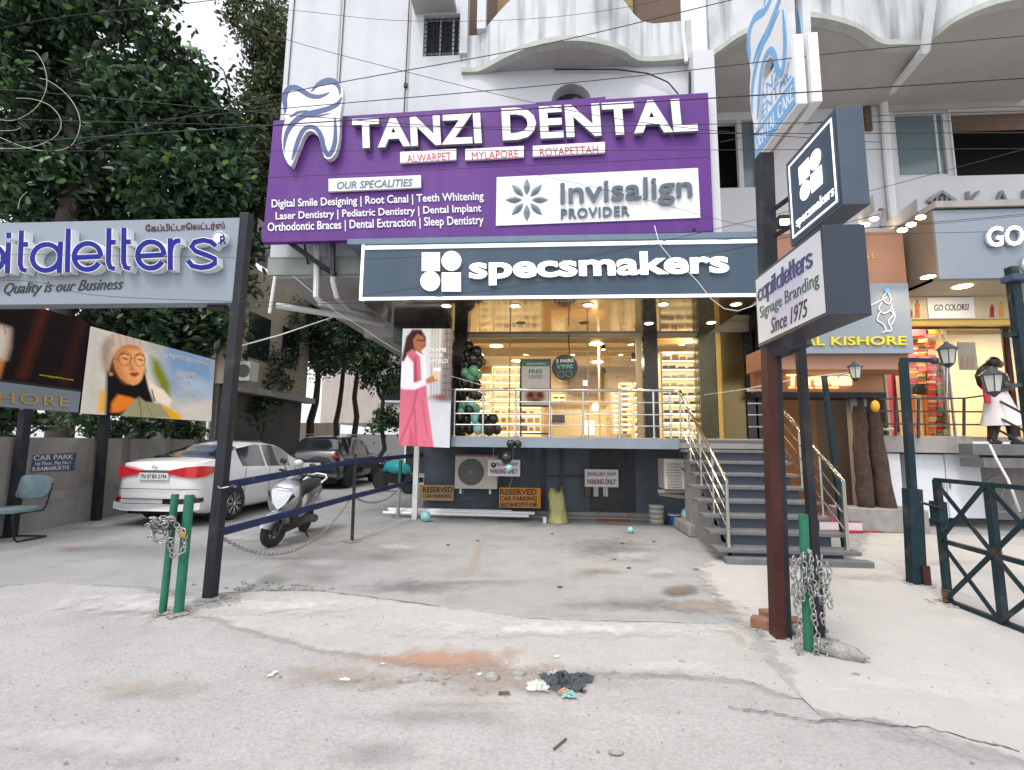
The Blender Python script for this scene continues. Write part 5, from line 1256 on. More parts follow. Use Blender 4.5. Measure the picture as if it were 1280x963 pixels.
mat('car_dark', (0.02, 0.025, 0.032), .2, var=.1, coat=.8); mat('tail_red', (0.55, 0.015, 0.02), .15, coat=.8, var=.1, emit=(.8, .02, .02), estr=.06); mat('plate_white', (.7, .7, .68), .4); mat('dull_chrome', (.5, .5, .52), .2, metal=.9)
sedan = dict(L=4.44, cuts=[1.28, 2.08, 2.16, 3.1, .5, 1.42], wheels=(.98, 3.58), wr=.31,
    top=[(0, .84), (.03, 1.0), (.1, 1.115), (.4, 1.16), (.62, 1.18), (1.0, 1.31), (1.4, 1.42), (1.9, 1.485), (2.4, 1.48), (2.8, 1.43), (3.25, 1.2), (3.5, 1.04), (3.7, 1.0), (4.1, .9), (4.36, .74), (4.44, .6)],
    belt=[(0, .76), (.1, 1.03), (.5, 1.09), (1.5, .985), (3.3, .93), (4.0, .8), (4.44, .5)],
    hw=[(0, .58), (.05, .71), (.2, .78), (.6, .805), (3.7, .805), (4.1, .8), (4.35, .66), (4.44, .5)],
    bot=[(0, .36), (.15, .24), (.4, .2), (4.1, .2), (4.44, .3)],
    rw=[(0, .5), (.1, .66), (.5, .72), (.8, .64), (1.4, .56), (1.9, .56), (2.6, .56), (3.2, .68), (3.5, .74), (4.2, .6), (4.44, .4)],
    side=[(1.28, 2.08), (2.16, 3.1)], rear=(.62, 1.36), front=(2.85, 3.42))
ang = R_(90); hd = V((math.cos(ang), math.sin(ang), 0)); lf = V((-hd.y, hd.x, 0))
org = V((-5.97, 9.04, 0)) - hd * .98 + lf * .82
wc, sec_, _i = car('white_sedan', 'white sedan parked in the driveway with red tail lights and tinted windows', tuple(org), ang, sedan, 'car_white')
def rearx(y): return .03 + .16 * (abs(y) / .8) ** 3
def rear_panel(parent, pts, m, name, proud=.012, dep=.03):
    b = MB(); a = [(rearx(y) + (.06 if z > .9 else 0) * max(0, (z - .85)) * 3 - proud - .02, y, z) for y, z in pts]; b.slab(a, (dep + .06, 0, 0)); return b.build(name, m, parent, world=False)
for s_ in (1, -1):
    b = MB(); cols_ = [(-.035, .24, .93, .965), (-.035, .4, .89, 1.0), (-.02, .57, .855, 1.035), (.04, .725, .845, 1.05), (.17, .81, .87, 1.05), (.42, .832, .95, 1.02)]
    o_ = [V((x, s_ * y, z)) for x, y, z0, z1 in cols_ for z in (z0, (z0 + z1) / 2, z1)]; n_ = len(o_); i_ = [p + V((.12, -s_ * .06, 0)) for p in o_]
    b.add(o_ + i_, [(3 * k + j, 3 * k + 3 + j, 3 * k + 4 + j, 3 * k + 1 + j) for k in range(5) for j in range(2)] + [(3 * k + j, 3 * k + 3 + j, n_ + 3 * k + 3 + j, n_ + 3 * k + j) for k in range(5) for j in (0, 2)] + [(0, 2, n_ + 2, n_), (15, 17, n_ + 17, n_ + 15)])
    b.build('tail_light', 'tail_red', wc, world=False)
b = MB(); b.box(-.03, -.3, .955, .1, .3, .975); b.build('boot_trim', 'dull_chrome', wc, world=False)
b = MB(); b.box(-.035, -.27, .81, .1, .27, .93); npl = b.build('number_plate', 'plate_white', wc, world=False)
def loc_letters(parent, root, s, BL, BR_, TL, dep, m, **k):
    M = WM[root.name]; return letters(parent, s, M @ V(BL), M @ V(BR_), M @ V(TL), dep, m, **k)
loc_letters(npl, wc, 'TN 07 BX 2194', (-.037, .24, .835), (-.037, -.24, .835), (-.037, .24, .905), .002, 'ink', bold=.01)
b = MB(); q = [(-.015, .78, .43), (-.035, .5, .4), (-.035, -.5, .4), (-.015, -.78, .43), (-.015, -.78, .5), (-.035, -.5, .49), (-.035, .5, .49), (-.015, .78, .5)]; b.slab([(p[0] + (.12 if abs(p[1]) > .7 else 0), p[1], p[2]) for p in q], (.1, 0, 0)); b.build('bumper_grille', 'black_plastic', wc, world=False)
b = MB(); b.slab([(p[0] - .03, p[1] * 1.0, p[2]) for p in [(.12, .8, .3), (0, .5, .28), (0, -.5, .28), (.12, -.8, .3), (.12, -.8, .42), (0, -.5, .4), (0, .5, .4), (.12, .8, .42)]], (.12, 0, 0)); b.build('bumper_lip', 'car_white', wc, world=False)
b = MB(); b.tube([(-.02 + .0, .045 * math.cos(a), .04 + .985 + .04 * math.sin(a)) for a in [i * math.pi / 6 for i in range(12)]], .006, 5, closed=True); b.bar((-.025, -.025, 1.005), (-.025, -.025, 1.045), .008); b.bar((-.025, .025, 1.005), (-.025, .025, 1.045), .008); b.bar((-.025, -.025, 1.025), (-.025, .025, 1.025), .008); b.build('badge', 'dull_chrome', wc, world=False)
b = MB(); b.tube([(-.03 + .14 * abs(y) ** 3, y, .655) for y in [-.8 + .1 * k for k in range(17)]], .005, 4); b.build('bumper_seam', 'black_plastic', wc, world=False)
for s_ in (1, -1): MB().box(.02, s_ * .6, .5, .1, s_ * .72, .53).build('reflector', 'tail_red', wc, world=False)
MB().tube([(1.75, 0, 1.48), (1.65, 0, 1.56)], .012, 6).build('aerial', 'black_plastic', wc, world=False)
for s_ in (1, -1):
    b = MB(); b.ball((3.0, s_ * 1.0, 1.0), .12, 10, 7, 0, (.7, 1, .7)); b.build('door_mirror', 'car_white', wc, smooth='all', world=False)
    for x in (1.5, 2.55): MB().tube([(x, s_ * .845, .9), (x + .06, s_ * .875, .905), (x + .2, s_ * .875, .91), (x + .26, s_ * .845, .91)], .014, 6).build('door_handle', 'car_white', wc, smooth=True, world=False)
b = MB()
for x0, z0, x1, z1 in ((2.1, .35, 2.12, .96), (3.25, .45, 3.18, .93), (1.25, .5, 1.28, .96)):
    for s_ in (1, -1): b.bar((x0, s_ * .846, z0), (x1, s_ * .834, z1), .006, .008, up=(0, 1, 0))
b.build('door_seam', 'black_plastic', wc, world=False)
suvp = dict(L=4.3, cuts=[1.9, 2.0, .15, .55, 2.9, 1.05, 1.15], wheels=(.85, 3.45), wr=.35,
    top=[(0, .9), (.05, 1.1), (.12, 1.22), (.5, 1.62), (.7, 1.68), (1.5, 1.72), (2.2, 1.7), (2.7, 1.6), (3.2, 1.25), (3.4, 1.12), (4.0, 1.02), (4.25, .85), (4.3, .7)],
    belt=[(0, .8), (.1, 1.12), (.6, 1.1), (2.5, 1.04), (3.6, .98), (4.3, .6)],
    hw=[(0, .7), (.08, .84), (.3, .9), (3.8, .9), (4.2, .78), (4.3, .6)],
    bot=[(0, .4), (.15, .3), (4.1, .25), (4.3, .35)],
    rw=[(0, .6), (.12, .76), (.5, .62), (2.3, .62), (3.2, .72), (4.0, .7), (4.3, .5)],
    side=[(.62, 1.05), (1.15, 1.9), (2.0, 2.9)], rear=(.14, .5), front=(2.7, 3.3), rim='steel_dark')
a2 = R_(92); hd2 = V((math.cos(a2), math.sin(a2), 0)); lf2 = V((-hd2.y, hd2.x, 0)); o2 = G(436, 610); o2 = o2 - hd2 * .85 + lf2 * .9
sv, _, _ = car('dark_suv', 'dark blue black suv parked at the far end of the driveway', tuple(o2), a2, suvp, 'car_dark')
for s_ in (1, -1): MB().box(-.02, s_ * .62, 1.0, .12, s_ * .84, 1.07).build('tail_light', 'tail_red', sv, world=False)
MB().box(-.03, -.28, .72, .05, .28, .84).build('number_plate', 'plate_white', sv, world=False); MB().box(-.03, -.8, .4, .2, .8, .5).build('bumper_strip', 'dull_chrome', sv, world=False)
for s_ in (1, -1): MB().tube([(.7, s_ * .6, 1.74), (2.2, s_ * .6, 1.76)], .02, 6).build('roof_rail', 'dull_chrome', sv, world=False)
MB().tube([(.4, -.75, 1.05), (.4, .75, 1.05)], .02, 6).build('seam', 'dull_chrome', sv, world=False)

# ================================================================== SCOOTER
mat('scooter_silver', (.36, .36, .38), .28, metal=.75, coat=.5, var=.06); mat('scooter_grey', (.1, .1, .11), .35, metal=.4, var=.1); mat('lamp_glass', (.6, .62, .65), .08, metal=.3, var=.1)
fw = G(338, 684); sct = thing('scooter', 'dusty silver scooter leaning on its stand behind the navy railing', 'scooter', (fw.x, fw.y, 0), R_(-83))
WM[sct.name] = WM[sct.name] @ Matrix.Rotation(R_(-8), 4, 'X'); sct.rotation_euler = WM[sct.name].to_euler()
def ell(c, rx_, ry_, rz_=None, ax_='x', n=16, pw=2.4, tilt=0.0):
    c = V(c); out = []
    for i in range(n):
        a = 2 * math.pi * i / n; ca_, sa = math.cos(a), math.sin(a); p = math.copysign(abs(ca_) ** (2 / pw), ca_) * rx_; q = math.copysign(abs(sa) ** (2 / pw), sa) * ry_
        if ax_ == 'x': out.append(c + V((math.sin(tilt) * q, p, math.cos(tilt) * q)))
        elif ax_ == 'z': out.append(c + V((q * math.cos(tilt), p, -q * math.sin(tilt))))
    return out
def S_(b, nm, m, smooth='all', parent=None): return b.build(nm, m, parent or sct, smooth=smooth, world=False)
def wheel_(cx, r, w_, steer=0.0):
    M = Matrix.Translation((cx, 0, r)) @ Matrix.Rotation(steer, 4, 'Z')
    b = MB(); b.lathe([(r * .62, -w_ * .4), (r * .9, -w_ * .5), (r, -w_ * .3), (r * 1.02, 0), (r, w_ * .3), (r * .9, w_ * .5), (r * .62, w_ * .4), (r * .62, -w_ * .4)], (0, 0, 0), 26, axis='Y', cap=False); b.v = [tuple(M @ V(p)) for p in b.v]; ty = S_(b, 'tyre', 'rubber')
    b = MB(); b.lathe([(r * .62, -.03), (r * .58, -.035), (r * .58, .035), (r * .62, .03)], (0, 0, 0), 22, axis='Y', cap=False); b.lathe([(.07, -.05), (.07, .05)], (0, 0, 0), 12, axis='Y')
    for k in range(5): a = k * 2 * math.pi / 5; b.bar((.05 * math.cos(a), 0, .05 * math.sin(a)), (r * .6 * math.cos(a), 0, r * .6 * math.sin(a)), .05, .03, up=(0, 1, 0))
    b.v = [tuple(M @ V(p)) for p in b.v]; S_(b, 'rim', 'scooter_grey', True, ty)
    return M
st_ = R_(18)
wheel_(0, .225, .1, -st_); wheel_(-1.24, .225, .1)
# front fender
M = Matrix.Rotation(-st_, 4, 'Z'); b = MB(); rings = []
for a in [R_(x) for x in (150, 130, 110, 90, 70, 50, 30, 15)]:
    r = .27; c = V((r * math.cos(a), 0, .225 + r * math.sin(a))); w_ = .085 if a < R_(140) else .06
    rings.append([M @ (c + V((math.cos(a) * dz, dy, math.sin(a) * dz))) for dy, dz in ((-w_, -.1), (-w_, -.02), (-w_ * .6, .03), (0, .045), (w_ * .6, .03), (w_, -.02), (w_, -.1))])
b.loft(rings, cap=False); n_ = len(rings[0]); S_(b, 'front_fender', 'scooter_silver')
b = MB(); b.tube([M @ V((0, -.08, .225)), M @ V((-.16, -.07, .6))], .022, 8); b.tube([M @ V((0, .08, .225)), M @ V((-.16, .07, .6))], .022, 8); S_(b, 'fork', 'scooter_grey')
# front apron, with its lamp set and side indicators
b = MB(); b.loft([ell((-.13, 0, .42), .1, .05, ax_='z'), ell((-.1, 0, .52), .17, .08, ax_='z'), ell((-.09, 0, .64), .225, .1, ax_='z'), ell((-.12, 0, .76), .235, .1, ax_='z'), ell((-.18, 0, .86), .19, .085, ax_='z'), ell((-.24, 0, .94), .12, .06, ax_='z')]); ap = S_(b, 'front_apron', 'scooter_silver')
b = MB(); b.add([(.0, -.15, .8), (.0, .15, .8), (.03, .1, .62), (.035, 0, .53), (.03, -.1, .62)], [(0, 1, 2, 3, 4)]); b.v = b.v; S_(b, 'apron_panel', 'lamp_glass', False, ap)
for s_ in (-1, 1):
    b = MB(); b.add([(.003, s_ * .17, .78), (-.005, s_ * .2, .74), (.02, s_ * .12, .62), (.036, s_ * .04, .56), (.034, s_ * .11, .66)], [(0, 1, 2, 3, 4)]); S_(b, 'indicator', 'car_glass', False, ap)
b = MB(); b.box(-.03, -.13, .82, .0, .13, .845); S_(b, 'chrome_strip', 'dull_chrome', False, ap)
# leg shield, floor, body, seat
b = MB(); b.loft([ell((-.22, 0, .36), .2, .03, ax_='z'), ell((-.24, 0, .6), .24, .04, ax_='z'), ell((-.28, 0, .85), .18, .05, ax_='z')]); S_(b, 'leg_shield', 'scooter_grey')
b = MB(); b.loft([ell((-.2, 0, .3), .17, .05), ell((-.4, 0, .28), .18, .05), ell((-.62, 0, .29), .18, .06)]); S_(b, 'floor_board', 'black_plastic')
b = MB(); b.loft([ell((-.58, 0, .4), .13, .12), ell((-.7, 0, .5), .17, .2), ell((-.95, 0, .58), .19, .2), ell((-1.2, 0, .64), .17, .16), ell((-1.45, 0, .7), .11, .09), ell((-1.56, 0, .74), .05, .04)]); S_(b, 'rear_body', 'scooter_silver')
b = MB(); b.loft([ell((-.56, 0, .74), .08, .03), ell((-.66, 0, .77), .13, .05), ell((-.95, 0, .79), .15, .055), ell((-1.25, 0, .83), .14, .05), ell((-1.42, 0, .85), .08, .03)]); S_(b, 'seat', 'black_plastic')
b = MB(); b.tube([(-1.2, -.15, .84), (-1.45, -.15, .9), (-1.58, -.08, .94), (-1.58, .08, .94), (-1.45, .15, .9), (-1.2, .15, .84)], .016, 8); S_(b, 'grab_rail', 'acrylic_white')
b = MB(); b.tube([(-.4, 0, .2), (-.9, .12, .28), (-1.24, .14, .24)], .07, 8); S_(b, 'engine', 'scooter_grey')
b = MB(); b.tube([(-.9, -.16, .22), (-1.4, -.17, .3)], .05, 10); S_(b, 'exhaust', 'dull_chrome')
b = MB(); b.tube([(-.75, .12, .2), (-.72, .3, -.0)], .012, 6); S_(b, 'side_stand', 'steel_dark')
# handlebar group
M = Matrix.Translation((-.3, 0, 0)) @ Matrix.Rotation(-st_, 4, 'Z') @ Matrix.Translation((.3, 0, 0))
def tb(b): b.v = [tuple(M @ V(p)) for p in b.v]; return b
b = MB(); b.loft([ell((-.2, 0, .99), .05, .06), ell((-.24, 0, .99), .1, .075), ell((-.32, 0, 1.0), .12, .08), ell((-.42, 0, 1.01), .08, .05)]); S_(tb(b), 'handlebar_cowl', 'scooter_silver')
b = MB(); b.ball((-.215, 0, .985), .06, 12, 8, 0, (.5, 1.3, .95)); S_(tb(b), 'headlight', 'lamp_glass')
for s_ in (-1, 1):
    b = MB(); b.tube([(-.33, s_ * .08, 1.01), (-.36, s_ * .2, 1.03), (-.4, s_ * .32, 1.03)], .014, 8); b.tube([(-.385, s_ * .24, 1.03), (-.41, s_ * .35, 1.03)], .02, 8); S_(tb(b), 'grip', 'black_plastic')
    b = MB(); b.tube([(-.35, s_ * .17, 1.03), (-.34, s_ * .24, 1.14)], .007, 6); S_(tb(b), 'mirror_stalk', 'black_plastic')
    b = MB(); b.ball((-.35, s_ * .27, 1.18), .055, 10, 7, 0, (.35, 1.2, .8)); S_(tb(b), 'mirror', 'black_plastic')
# motorcycle under a turquoise cover
mo = G(492, 616); mc = thing('covered_motorcycle', 'small motorcycle with a turquoise cover beyond the navy railing', 'motorcycle', tuple(mo), R_(150)); mat('turquoise', (.02, .3, .36), .6, var=.2, bump=.4, bscale=20)
b = MB(); b.loft([ell((-.6, 0, .6), .1, .05), ell((-.45, 0, .72), .22, .14), ell((-.1, 0, .74), .25, .2), ell((.2, 0, .78), .22, .16), ell((.4, 0, .66), .1, .1)]); b.build('cover', 'turquoise', mc, smooth='all', world=False)
for x in (-.62, .6):
    b = MB(); b.lathe([(.2, -.05), (.3, -.05), (.3, .05), (.2, .05)], (x, 0, .3), 20, axis='Y'); b.build('tyre', 'rubber', mc, smooth=True, world=False)
b = MB(); b.box(-.45, -.14, .28, .35, .14, .6); b.build('engine', 'black_plastic', mc, world=False, bevel=.04)
b = MB(); b.tube([(.6, 0, .3), (.42, 0, .9), (.4, -.3, 1.0)], .02, 6); b.tube([(.42, 0, .9), (.4, .3, 1.0)], .02, 6); b.build('handlebar', 'steel_dark', mc, world=False)
m2 = G(462, 600); 
t = thing('parked_motorcycle', 'dark motorcycle with pale tank standing right of the suv', 'motorcycle', tuple(G(475, 606)), R_(110))
b = MB(); b.loft([ell((-.6, 0, .75), .08, .04), ell((-.3, 0, .8), .14, .07), ell((.1, 0, .85), .15, .12), ell((.35, 0, .9), .1, .08)]); b.build('tank', 'car_dark', t, smooth='all', world=False)
for x in (-.62, .65): b = MB(); b.lathe([(.2, -.05), (.3, -.05), (.3, .05), (.2, .05)], (x, 0, .3), 18, axis='Y'); b.build('tyre', 'rubber', t, smooth=True, world=False)
b = MB(); b.box(-.4, -.12, .3, .35, .12, .72); b.build('engine', 'black_plastic', t, world=False)
b = MB(); b.tube([(.65, 0, .3), (.45, 0, 1.0), (.38, -.35, 1.1)], .02, 6); b.tube([(.45, 0, 1.0), (.38, .35, 1.1)], .02, 6); b.ball((.5, 0, .98), .1, 10, 6); b.build('handlebar', 'dull_chrome', t, world=False)

# ================================================================== BACKGROUND BUILDINGS AND WALLS
fb = thing('driveway_building', 'grimy beige block with vertical pipes behind the tall black sign post', 'building', (-11.6, 16, 0))
MB().box(-12.8, 13.6, 3.2, -9.6, 18.6, 7.2).build('wall', 'beige_far', fb); MB().box(-12.6, 13.65, 0, -9.75, 18.6, 3.19).build('ground_floor', 'far_dark', fb)
for i, x in enumerate((-9.9, -10.35, -10.8)): MB().tube([(x, 13.52, 0), (x, 13.52, 7.2)], .05, 6).build('pipe', 'pvc_pipe', fb)
for z in (4.2, 7.4):
    for y in (14.6, 16.6): MB().box(-9.62, y, z, -9.58, y + 1.2, z + 1.5).build('window', 'window_dark', fb)
MB().box(-9.58, 13.7, 3.0, -9.2, 18.6, 3.2).build('sunshade', 'far_grey', fb)
ac = thing('wall_air_conditioner', 'far off air conditioner unit high on the grimy block beside the sign post', 'air conditioner', (-9.3, 14.1, 3.25)); MB().box(-9.6, 13.75, 3.3, -8.9, 14.2, 3.9).build('case', 'ac_case', ac, bevel=.02); MB().lathe([(.2, 13.73), (.2, 13.748)], (-9.1, 0, 3.6), 18, axis='Y').build('fan_grille', 'ac_dark', ac)
eb = thing('end_building', 'pale pinkish building with a fenced terrace closing the far end of the driveway', 'building', (-4, 28, 0))
mat('pink_wall', (.62, .54, .5), .9, var=.12, scale=1, streak=.3, streak_col=(.25, .2, .18))
MB().box(-13, 27, 2.6, 1, 34, 13).build('wall', 'pink_wall', eb)
for x in (-6.9, -4.5, -9.4, -2.2):
    for z in (3.9, 7.2): o = MB().box(x, 26.9, z, x + 1.3, 26.99, z + 1.5).build('window', 'window_dark', eb); MB().box(x - .1, 26.86, z - .12, x + 1.4, 26.9, z - .002).build('sill', 'pvc_pipe', o)
for k in range(5): MB().box(-13, 26.9, 6.0 + k * .32, 1, 26.96, 6.08 + k * .32).build('band', 'far_grey', eb)
bw = thing('end_wall', 'brown stained boundary wall with a pale capped part behind the suv', 'wall', (-6, 24, 0)); MB().box(-7.0, 24, 0, 0.5, 24.2, 2.3).build('wall_body', 'far_dark', bw); MB().box(-9.9, 23.5, 0, -7.0, 23.7, 1.9).build('wall_body', 'worn_white', bw); MB().box(-12.4, 22.5, 0, -9.9, 22.7, 2.4).build('wall_body', 'beige_far', bw)

# ================================================================== TREES
def leaf_mat(name, col, dark, bright):
    m, t, b = nmat(name); N, L = t.nodes, t.links; geo = N.new('ShaderNodeNewGeometry'); cr = N.new('ShaderNodeValToRGB')
    cr.color_ramp.elements[0].color = (*dark, 1); cr.color_ramp.elements[1].color = (*bright, 1); e = cr.color_ramp.elements.new(.55); e.color = (*col, 1); e = cr.color_ramp.elements.new(.9); e.color = (*[c * 1.25 for c in col], 1)
    L.new(geo.outputs['Random Per Island'], cr.inputs[0]); n_ = N.new('ShaderNodeTexNoise'); n_.inputs['Scale'].default_value = .9; n_.inputs['Detail'].default_value = 3; L.new(geo.outputs['Position'], n_.inputs['Vector']); r_ = N.new('ShaderNodeMapRange'); r_.inputs[1].default_value = .35; r_.inputs[2].default_value = .68; r_.inputs[3].default_value = .45; r_.inputs[4].default_value = 1.9; L.new(n_.outputs[0], r_.inputs[0]); s2 = N.new('ShaderNodeVectorMath'); s2.operation = 'SCALE'; L.new(cr.outputs[0], s2.inputs[0]); L.new(r_.outputs[0], s2.inputs['Scale']); cr = s2; L.new(cr.outputs[0], b.inputs['Base Color']); b.inputs['Roughness'].default_value = .42; b.inputs['Specular IOR Level'].default_value = .45
    tr = N.new('ShaderNodeBsdfTranslucent'); L.new(cr.outputs[0], tr.inputs[0]); mx = N.new('ShaderNodeMixShader'); mx.inputs[0].default_value = .25
    L.new(b.outputs[0], mx.inputs[1]); L.new(tr.outputs[0], mx.inputs[2]); L.new(mx.outputs[0], N['Material Output'].inputs[0]); return m
leaf_mat('leaf_big', (.032, .07, .03), (.012, .028, .016), (.15, .26, .05)); leaf_mat('leaf_small', (.075, .095, .04), (.03, .04, .02), (.16, .2, .06)); leaf_mat('leaf_dark', (.04, .075, .032), (.016, .03, .016), (.1, .15, .05))
rng = np.random.default_rng(5)
def crown(parent, blobs, n, size, m, clump=.45, nclump=None, name='crown', asp=.45):
    """blobs: (cx,cy,cz,rx,ry,rz,weight); leaves gathered in clumps spread through the volume"""
    wts = np.array([b[6] for b in blobs], float); wts /= wts.sum(); nc = nclump or n // 85
    bi = rng.choice(len(blobs), nc, p=wts); d = rng.normal(size=(nc, 3)); d /= np.linalg.norm(d, axis=1)[:, None]; rad = rng.random(nc) ** .45
    B = np.array([b[:6] for b in blobs]); cc_ = B[bi, :3] + d * rad[:, None] * B[bi, 3:6]
    ci = rng.integers(0, nc, n); cs_ = clump * rng.uniform(.5, 1.3, nc)
    pos = cc_[ci] + rng.normal(size=(n, 3)) * cs_[ci][:, None] * np.array([.55, .55, .42])
    nrm = rng.normal(size=(n, 3)) + np.array([0, 0, .9]); nrm /= np.linalg.norm(nrm, axis=1)[:, None]
    t = rng.normal(size=(n, 3)); t -= (t * nrm).sum(1)[:, None] * nrm; t /= np.linalg.norm(t, axis=1)[:, None]; s_ = np.cross(nrm, t)
    L_ = size * rng.uniform(.45, 1.55, n)[:, None]; W_ = L_ * asp
    fold = nrm * L_ * .12
    pts = np.stack([pos, pos + t * L_ * .35 + s_ * W_ * .5 + fold, pos + t * L_ * .7 + s_ * W_ * .42 + fold * .6, pos + t * L_, pos + t * L_ * .7 - s_ * W_ * .42 + fold * .6, pos + t * L_ * .35 - s_ * W_ * .5 + fold], 1).reshape(-1, 3)
    me = bpy.data.meshes.new(name); k = n
    me.vertices.add(6 * k); iv = WM[parent.name].inverted(); tr = np.array(iv.to_translation()); me.vertices.foreach_set('co', (pts + tr).ravel())
    base = (np.arange(k) * 6)[:, None]; fi = np.concatenate([base + np.array([[0, 1, 2, 3]]), base + np.array([[0, 3, 4, 5]])], 1).reshape(-1)
    me.loops.add(8 * k); me.loops.foreach_set('vertex_index', fi.astype(np.int32)); me.polygons.add(2 * k); me.polygons.foreach_set('loop_start', np.arange(0, 8 * k, 4, dtype=np.int32))
    me.update(calc_edges=True); me.materials.append(MATS[m]); o = bpy.data.objects.new(name, me); COL.objects.link(o); o.parent = parent; return o
def limb(b, a, c, r0, r1, seed=0, n=7, wob=.12):
    rnd = random.Random(seed); a, c = V(a), V(c); pts = []
    for i in range(n + 1): pts.append(a.lerp(c, i / n) + V([rnd.uniform(-wob, wob) for _ in range(3)]) * (1 if 0 < i < n else 0))
    b.tube(pts, [r0 + (r1 - r0) * i / n for i in range(n + 1)], 8); return pts
def tree(name, lab, base, limbs, blobs, n, size, m, r=.2, **k):
    t = thing(name, lab, 'tree', base); b = MB(); j = k.pop('clump', .45)
    for i, (a, c, r0, r1) in enumerate(limbs): limb(b, a, c, r0, r1, i + int(abs(base[0]) * 10))
    b.build('trunk', 'trunk_bark', t, smooth='all'); crown(t, blobs, n, size, m, clump=j, **k); return t
# the big dark tree at the upper left, behind the wall
def bp(u, v, Y, rx_, rz_, w_, ry_=1.3): p = P(u, v, Y=Y); return (p.x, p.y, p.z, rx_, ry_, rz_, w_)
t0_ = P(95, 400, Y=12.5)
tree('broadleaf_tree', 'large dark broad leaved tree filling the upper left corner above the signboard', (t0_.x, 12.5, 0),
     [((t0_.x, 12.5, 0), tuple(P(92, 240, Y=12.5)), .34, .26), (tuple(P(92, 240, Y=12.5)), tuple(P(98, 20, Y=12.5)), .26, .14), (tuple(P(92, 240, Y=12.5)), tuple(P(240, 60, Y=12.5)), .14, .05), (tuple(P(92, 200, Y=12.5)), tuple(P(-20, 40, Y=12.5)), .14, .05), (tuple(P(95, 150, Y=12.5)), tuple(P(190, 170, Y=12.8)), .09, .03), (tuple(P(98, 90, Y=12.5)), tuple(P(190, -20, Y=12)), .1, .03)],
     [bp(60, 120, 12.8, 2.4, 2.2, 3), bp(170, 130, 12.8, 2.0, 2.2, 3), bp(230, 215, 12.8, 1.7, 1.5, 2.4), bp(110, 250, 13, 2.6, 1.2, 2.4), bp(10, 230, 12.8, 2.0, 1.5, 1.8), bp(245, 140, 12.8, 1.1, 1.2, 1.0), bp(60, 20, 12.4, 2.4, 1.6, 2.0), bp(160, 10, 12.4, 1.5, 1.3, .9), bp(0, 20, 12, 2, 2, 1.2), bp(250, 290, 13.2, 1.3, .9, 1.0), bp(200, 370, 13.6, 1.9, .9, 1.2, .8), bp(120, 350, 13.4, 1.5, .8, 1.0, .8), bp(150, 420, 13.2, 1.8, .9, 1.2, .6), bp(240, 415, 13.3, 1.3, .9, 1.1, .6), bp(60, 430, 12.8, 1.5, .9, .9, .6), bp(285, 330, 14, .8, 1.4, .8, .6)],
     60000, .25, 'leaf_big', clump=.55)
t0_ = P(300, 400, Y=17)
tree('tall_tree', 'tall tree with small olive leaves against the white sky left of the building', (t0_.x, 17, 0),
     [((t0_.x, 17, 0), tuple(P(310, 300, Y=17)), .25, .2), (tuple(P(310, 300, Y=17)), tuple(P(335, 0, Y=17)), .2, .08), (tuple(P(315, 250, Y=17)), tuple(P(280, 90, Y=17)), .1, .03), (tuple(P(322, 200, Y=17)), tuple(P(350, 60, Y=16.8)), .09, .03), (tuple(P(325, 120, Y=17)), tuple(P(300, -10, Y=16.8)), .08, .03)],
     [bp(320, 230, 17, 1.3, 2.2, 2), bp(335, 120, 17, 1.0, 2.2, 1.5), bp(325, 20, 17, 1.3, 1.6, .9), bp(290, 290, 17, 1.4, 1.2, 1.1), bp(345, 180, 16.6, .7, 1.6, .7), bp(290, 180, 17, .9, 1.2, .6), bp(350, 60, 16.8, .8, 1.6, .8), bp(270, 240, 17, 1, 1.2, .8)],
     36000, .18, 'leaf_small', clump=.5)
for i, (u0, v0, u1, v1, D, n, lab) in enumerate(((362, 590, 332, 440, 17.5, 12000, 'slender dark tree nearest the grimy block in the driveway row'), (386, 585, 402, 430, 19, 14000, 'thick dark trunked tree behind the suv'), (418, 575, 428, 440, 20.5, 12000, 'thin leaning tree right of the thick trunk behind the suv'), (441, 575, 450, 420, 20, 15000, 'dark tree standing above the suv roof at the driveway end'), (330, 590, 325, 500, 16, 5000, 'low leafy tree beside the tall sign post'))):
    a = P(u0, 560, Y=D); a.z = 0; c = P(u1, v1, Y=D)
    hgt = c.z
    tree('driveway_tree', lab, tuple(a), [(tuple(a), (c.x, c.y, c.z), .2 if i in (1,) else .14, .08), ((c.x, c.y, c.z - .6), (c.x - .9, c.y, c.z + 1.2), .06, .02), ((c.x, c.y, c.z - .3), (c.x + .9, c.y, c.z + 1.3), .06, .02), ((c.x, c.y, c.z), (c.x + .1, c.y, c.z + 2), .07, .02)],
         [(c.x, c.y, c.z + .9, 1.6, 1.1, 1.3, 2), (c.x + (.9 if i % 2 else -.7), c.y - .3, c.z - .2, 1.1, .9, .9, 1.1), (c.x - .6, c.y, c.z + 2.2, 1.3, 1, .9, .8)], n, .15, 'leaf_dark', clump=.38)
a = P(478, 520, Y=17); tree('drooping_tree', 'dark tree with leafy branches hanging left of the pink suit poster', (a.x, 17, 0), [((a.x, 17, 0), (a.x, 17, 3), .1, .07), ((a.x, 17, 3), (a.x - .8, 17, 5), .07, .03)],
     [(P(470, 470, Y=17).x, 17, P(470, 455, Y=17).z, 1.3, .8, 1.1, 2), (P(440, 430, Y=17).x, 17, P(440, 420, Y=17).z, 1.0, .8, .9, 1), (P(485, 520, Y=17).x, 17, P(485, 525, Y=17).z, .7, .6, .45, .7)], 7000, .14, 'leaf_dark', clump=.33)
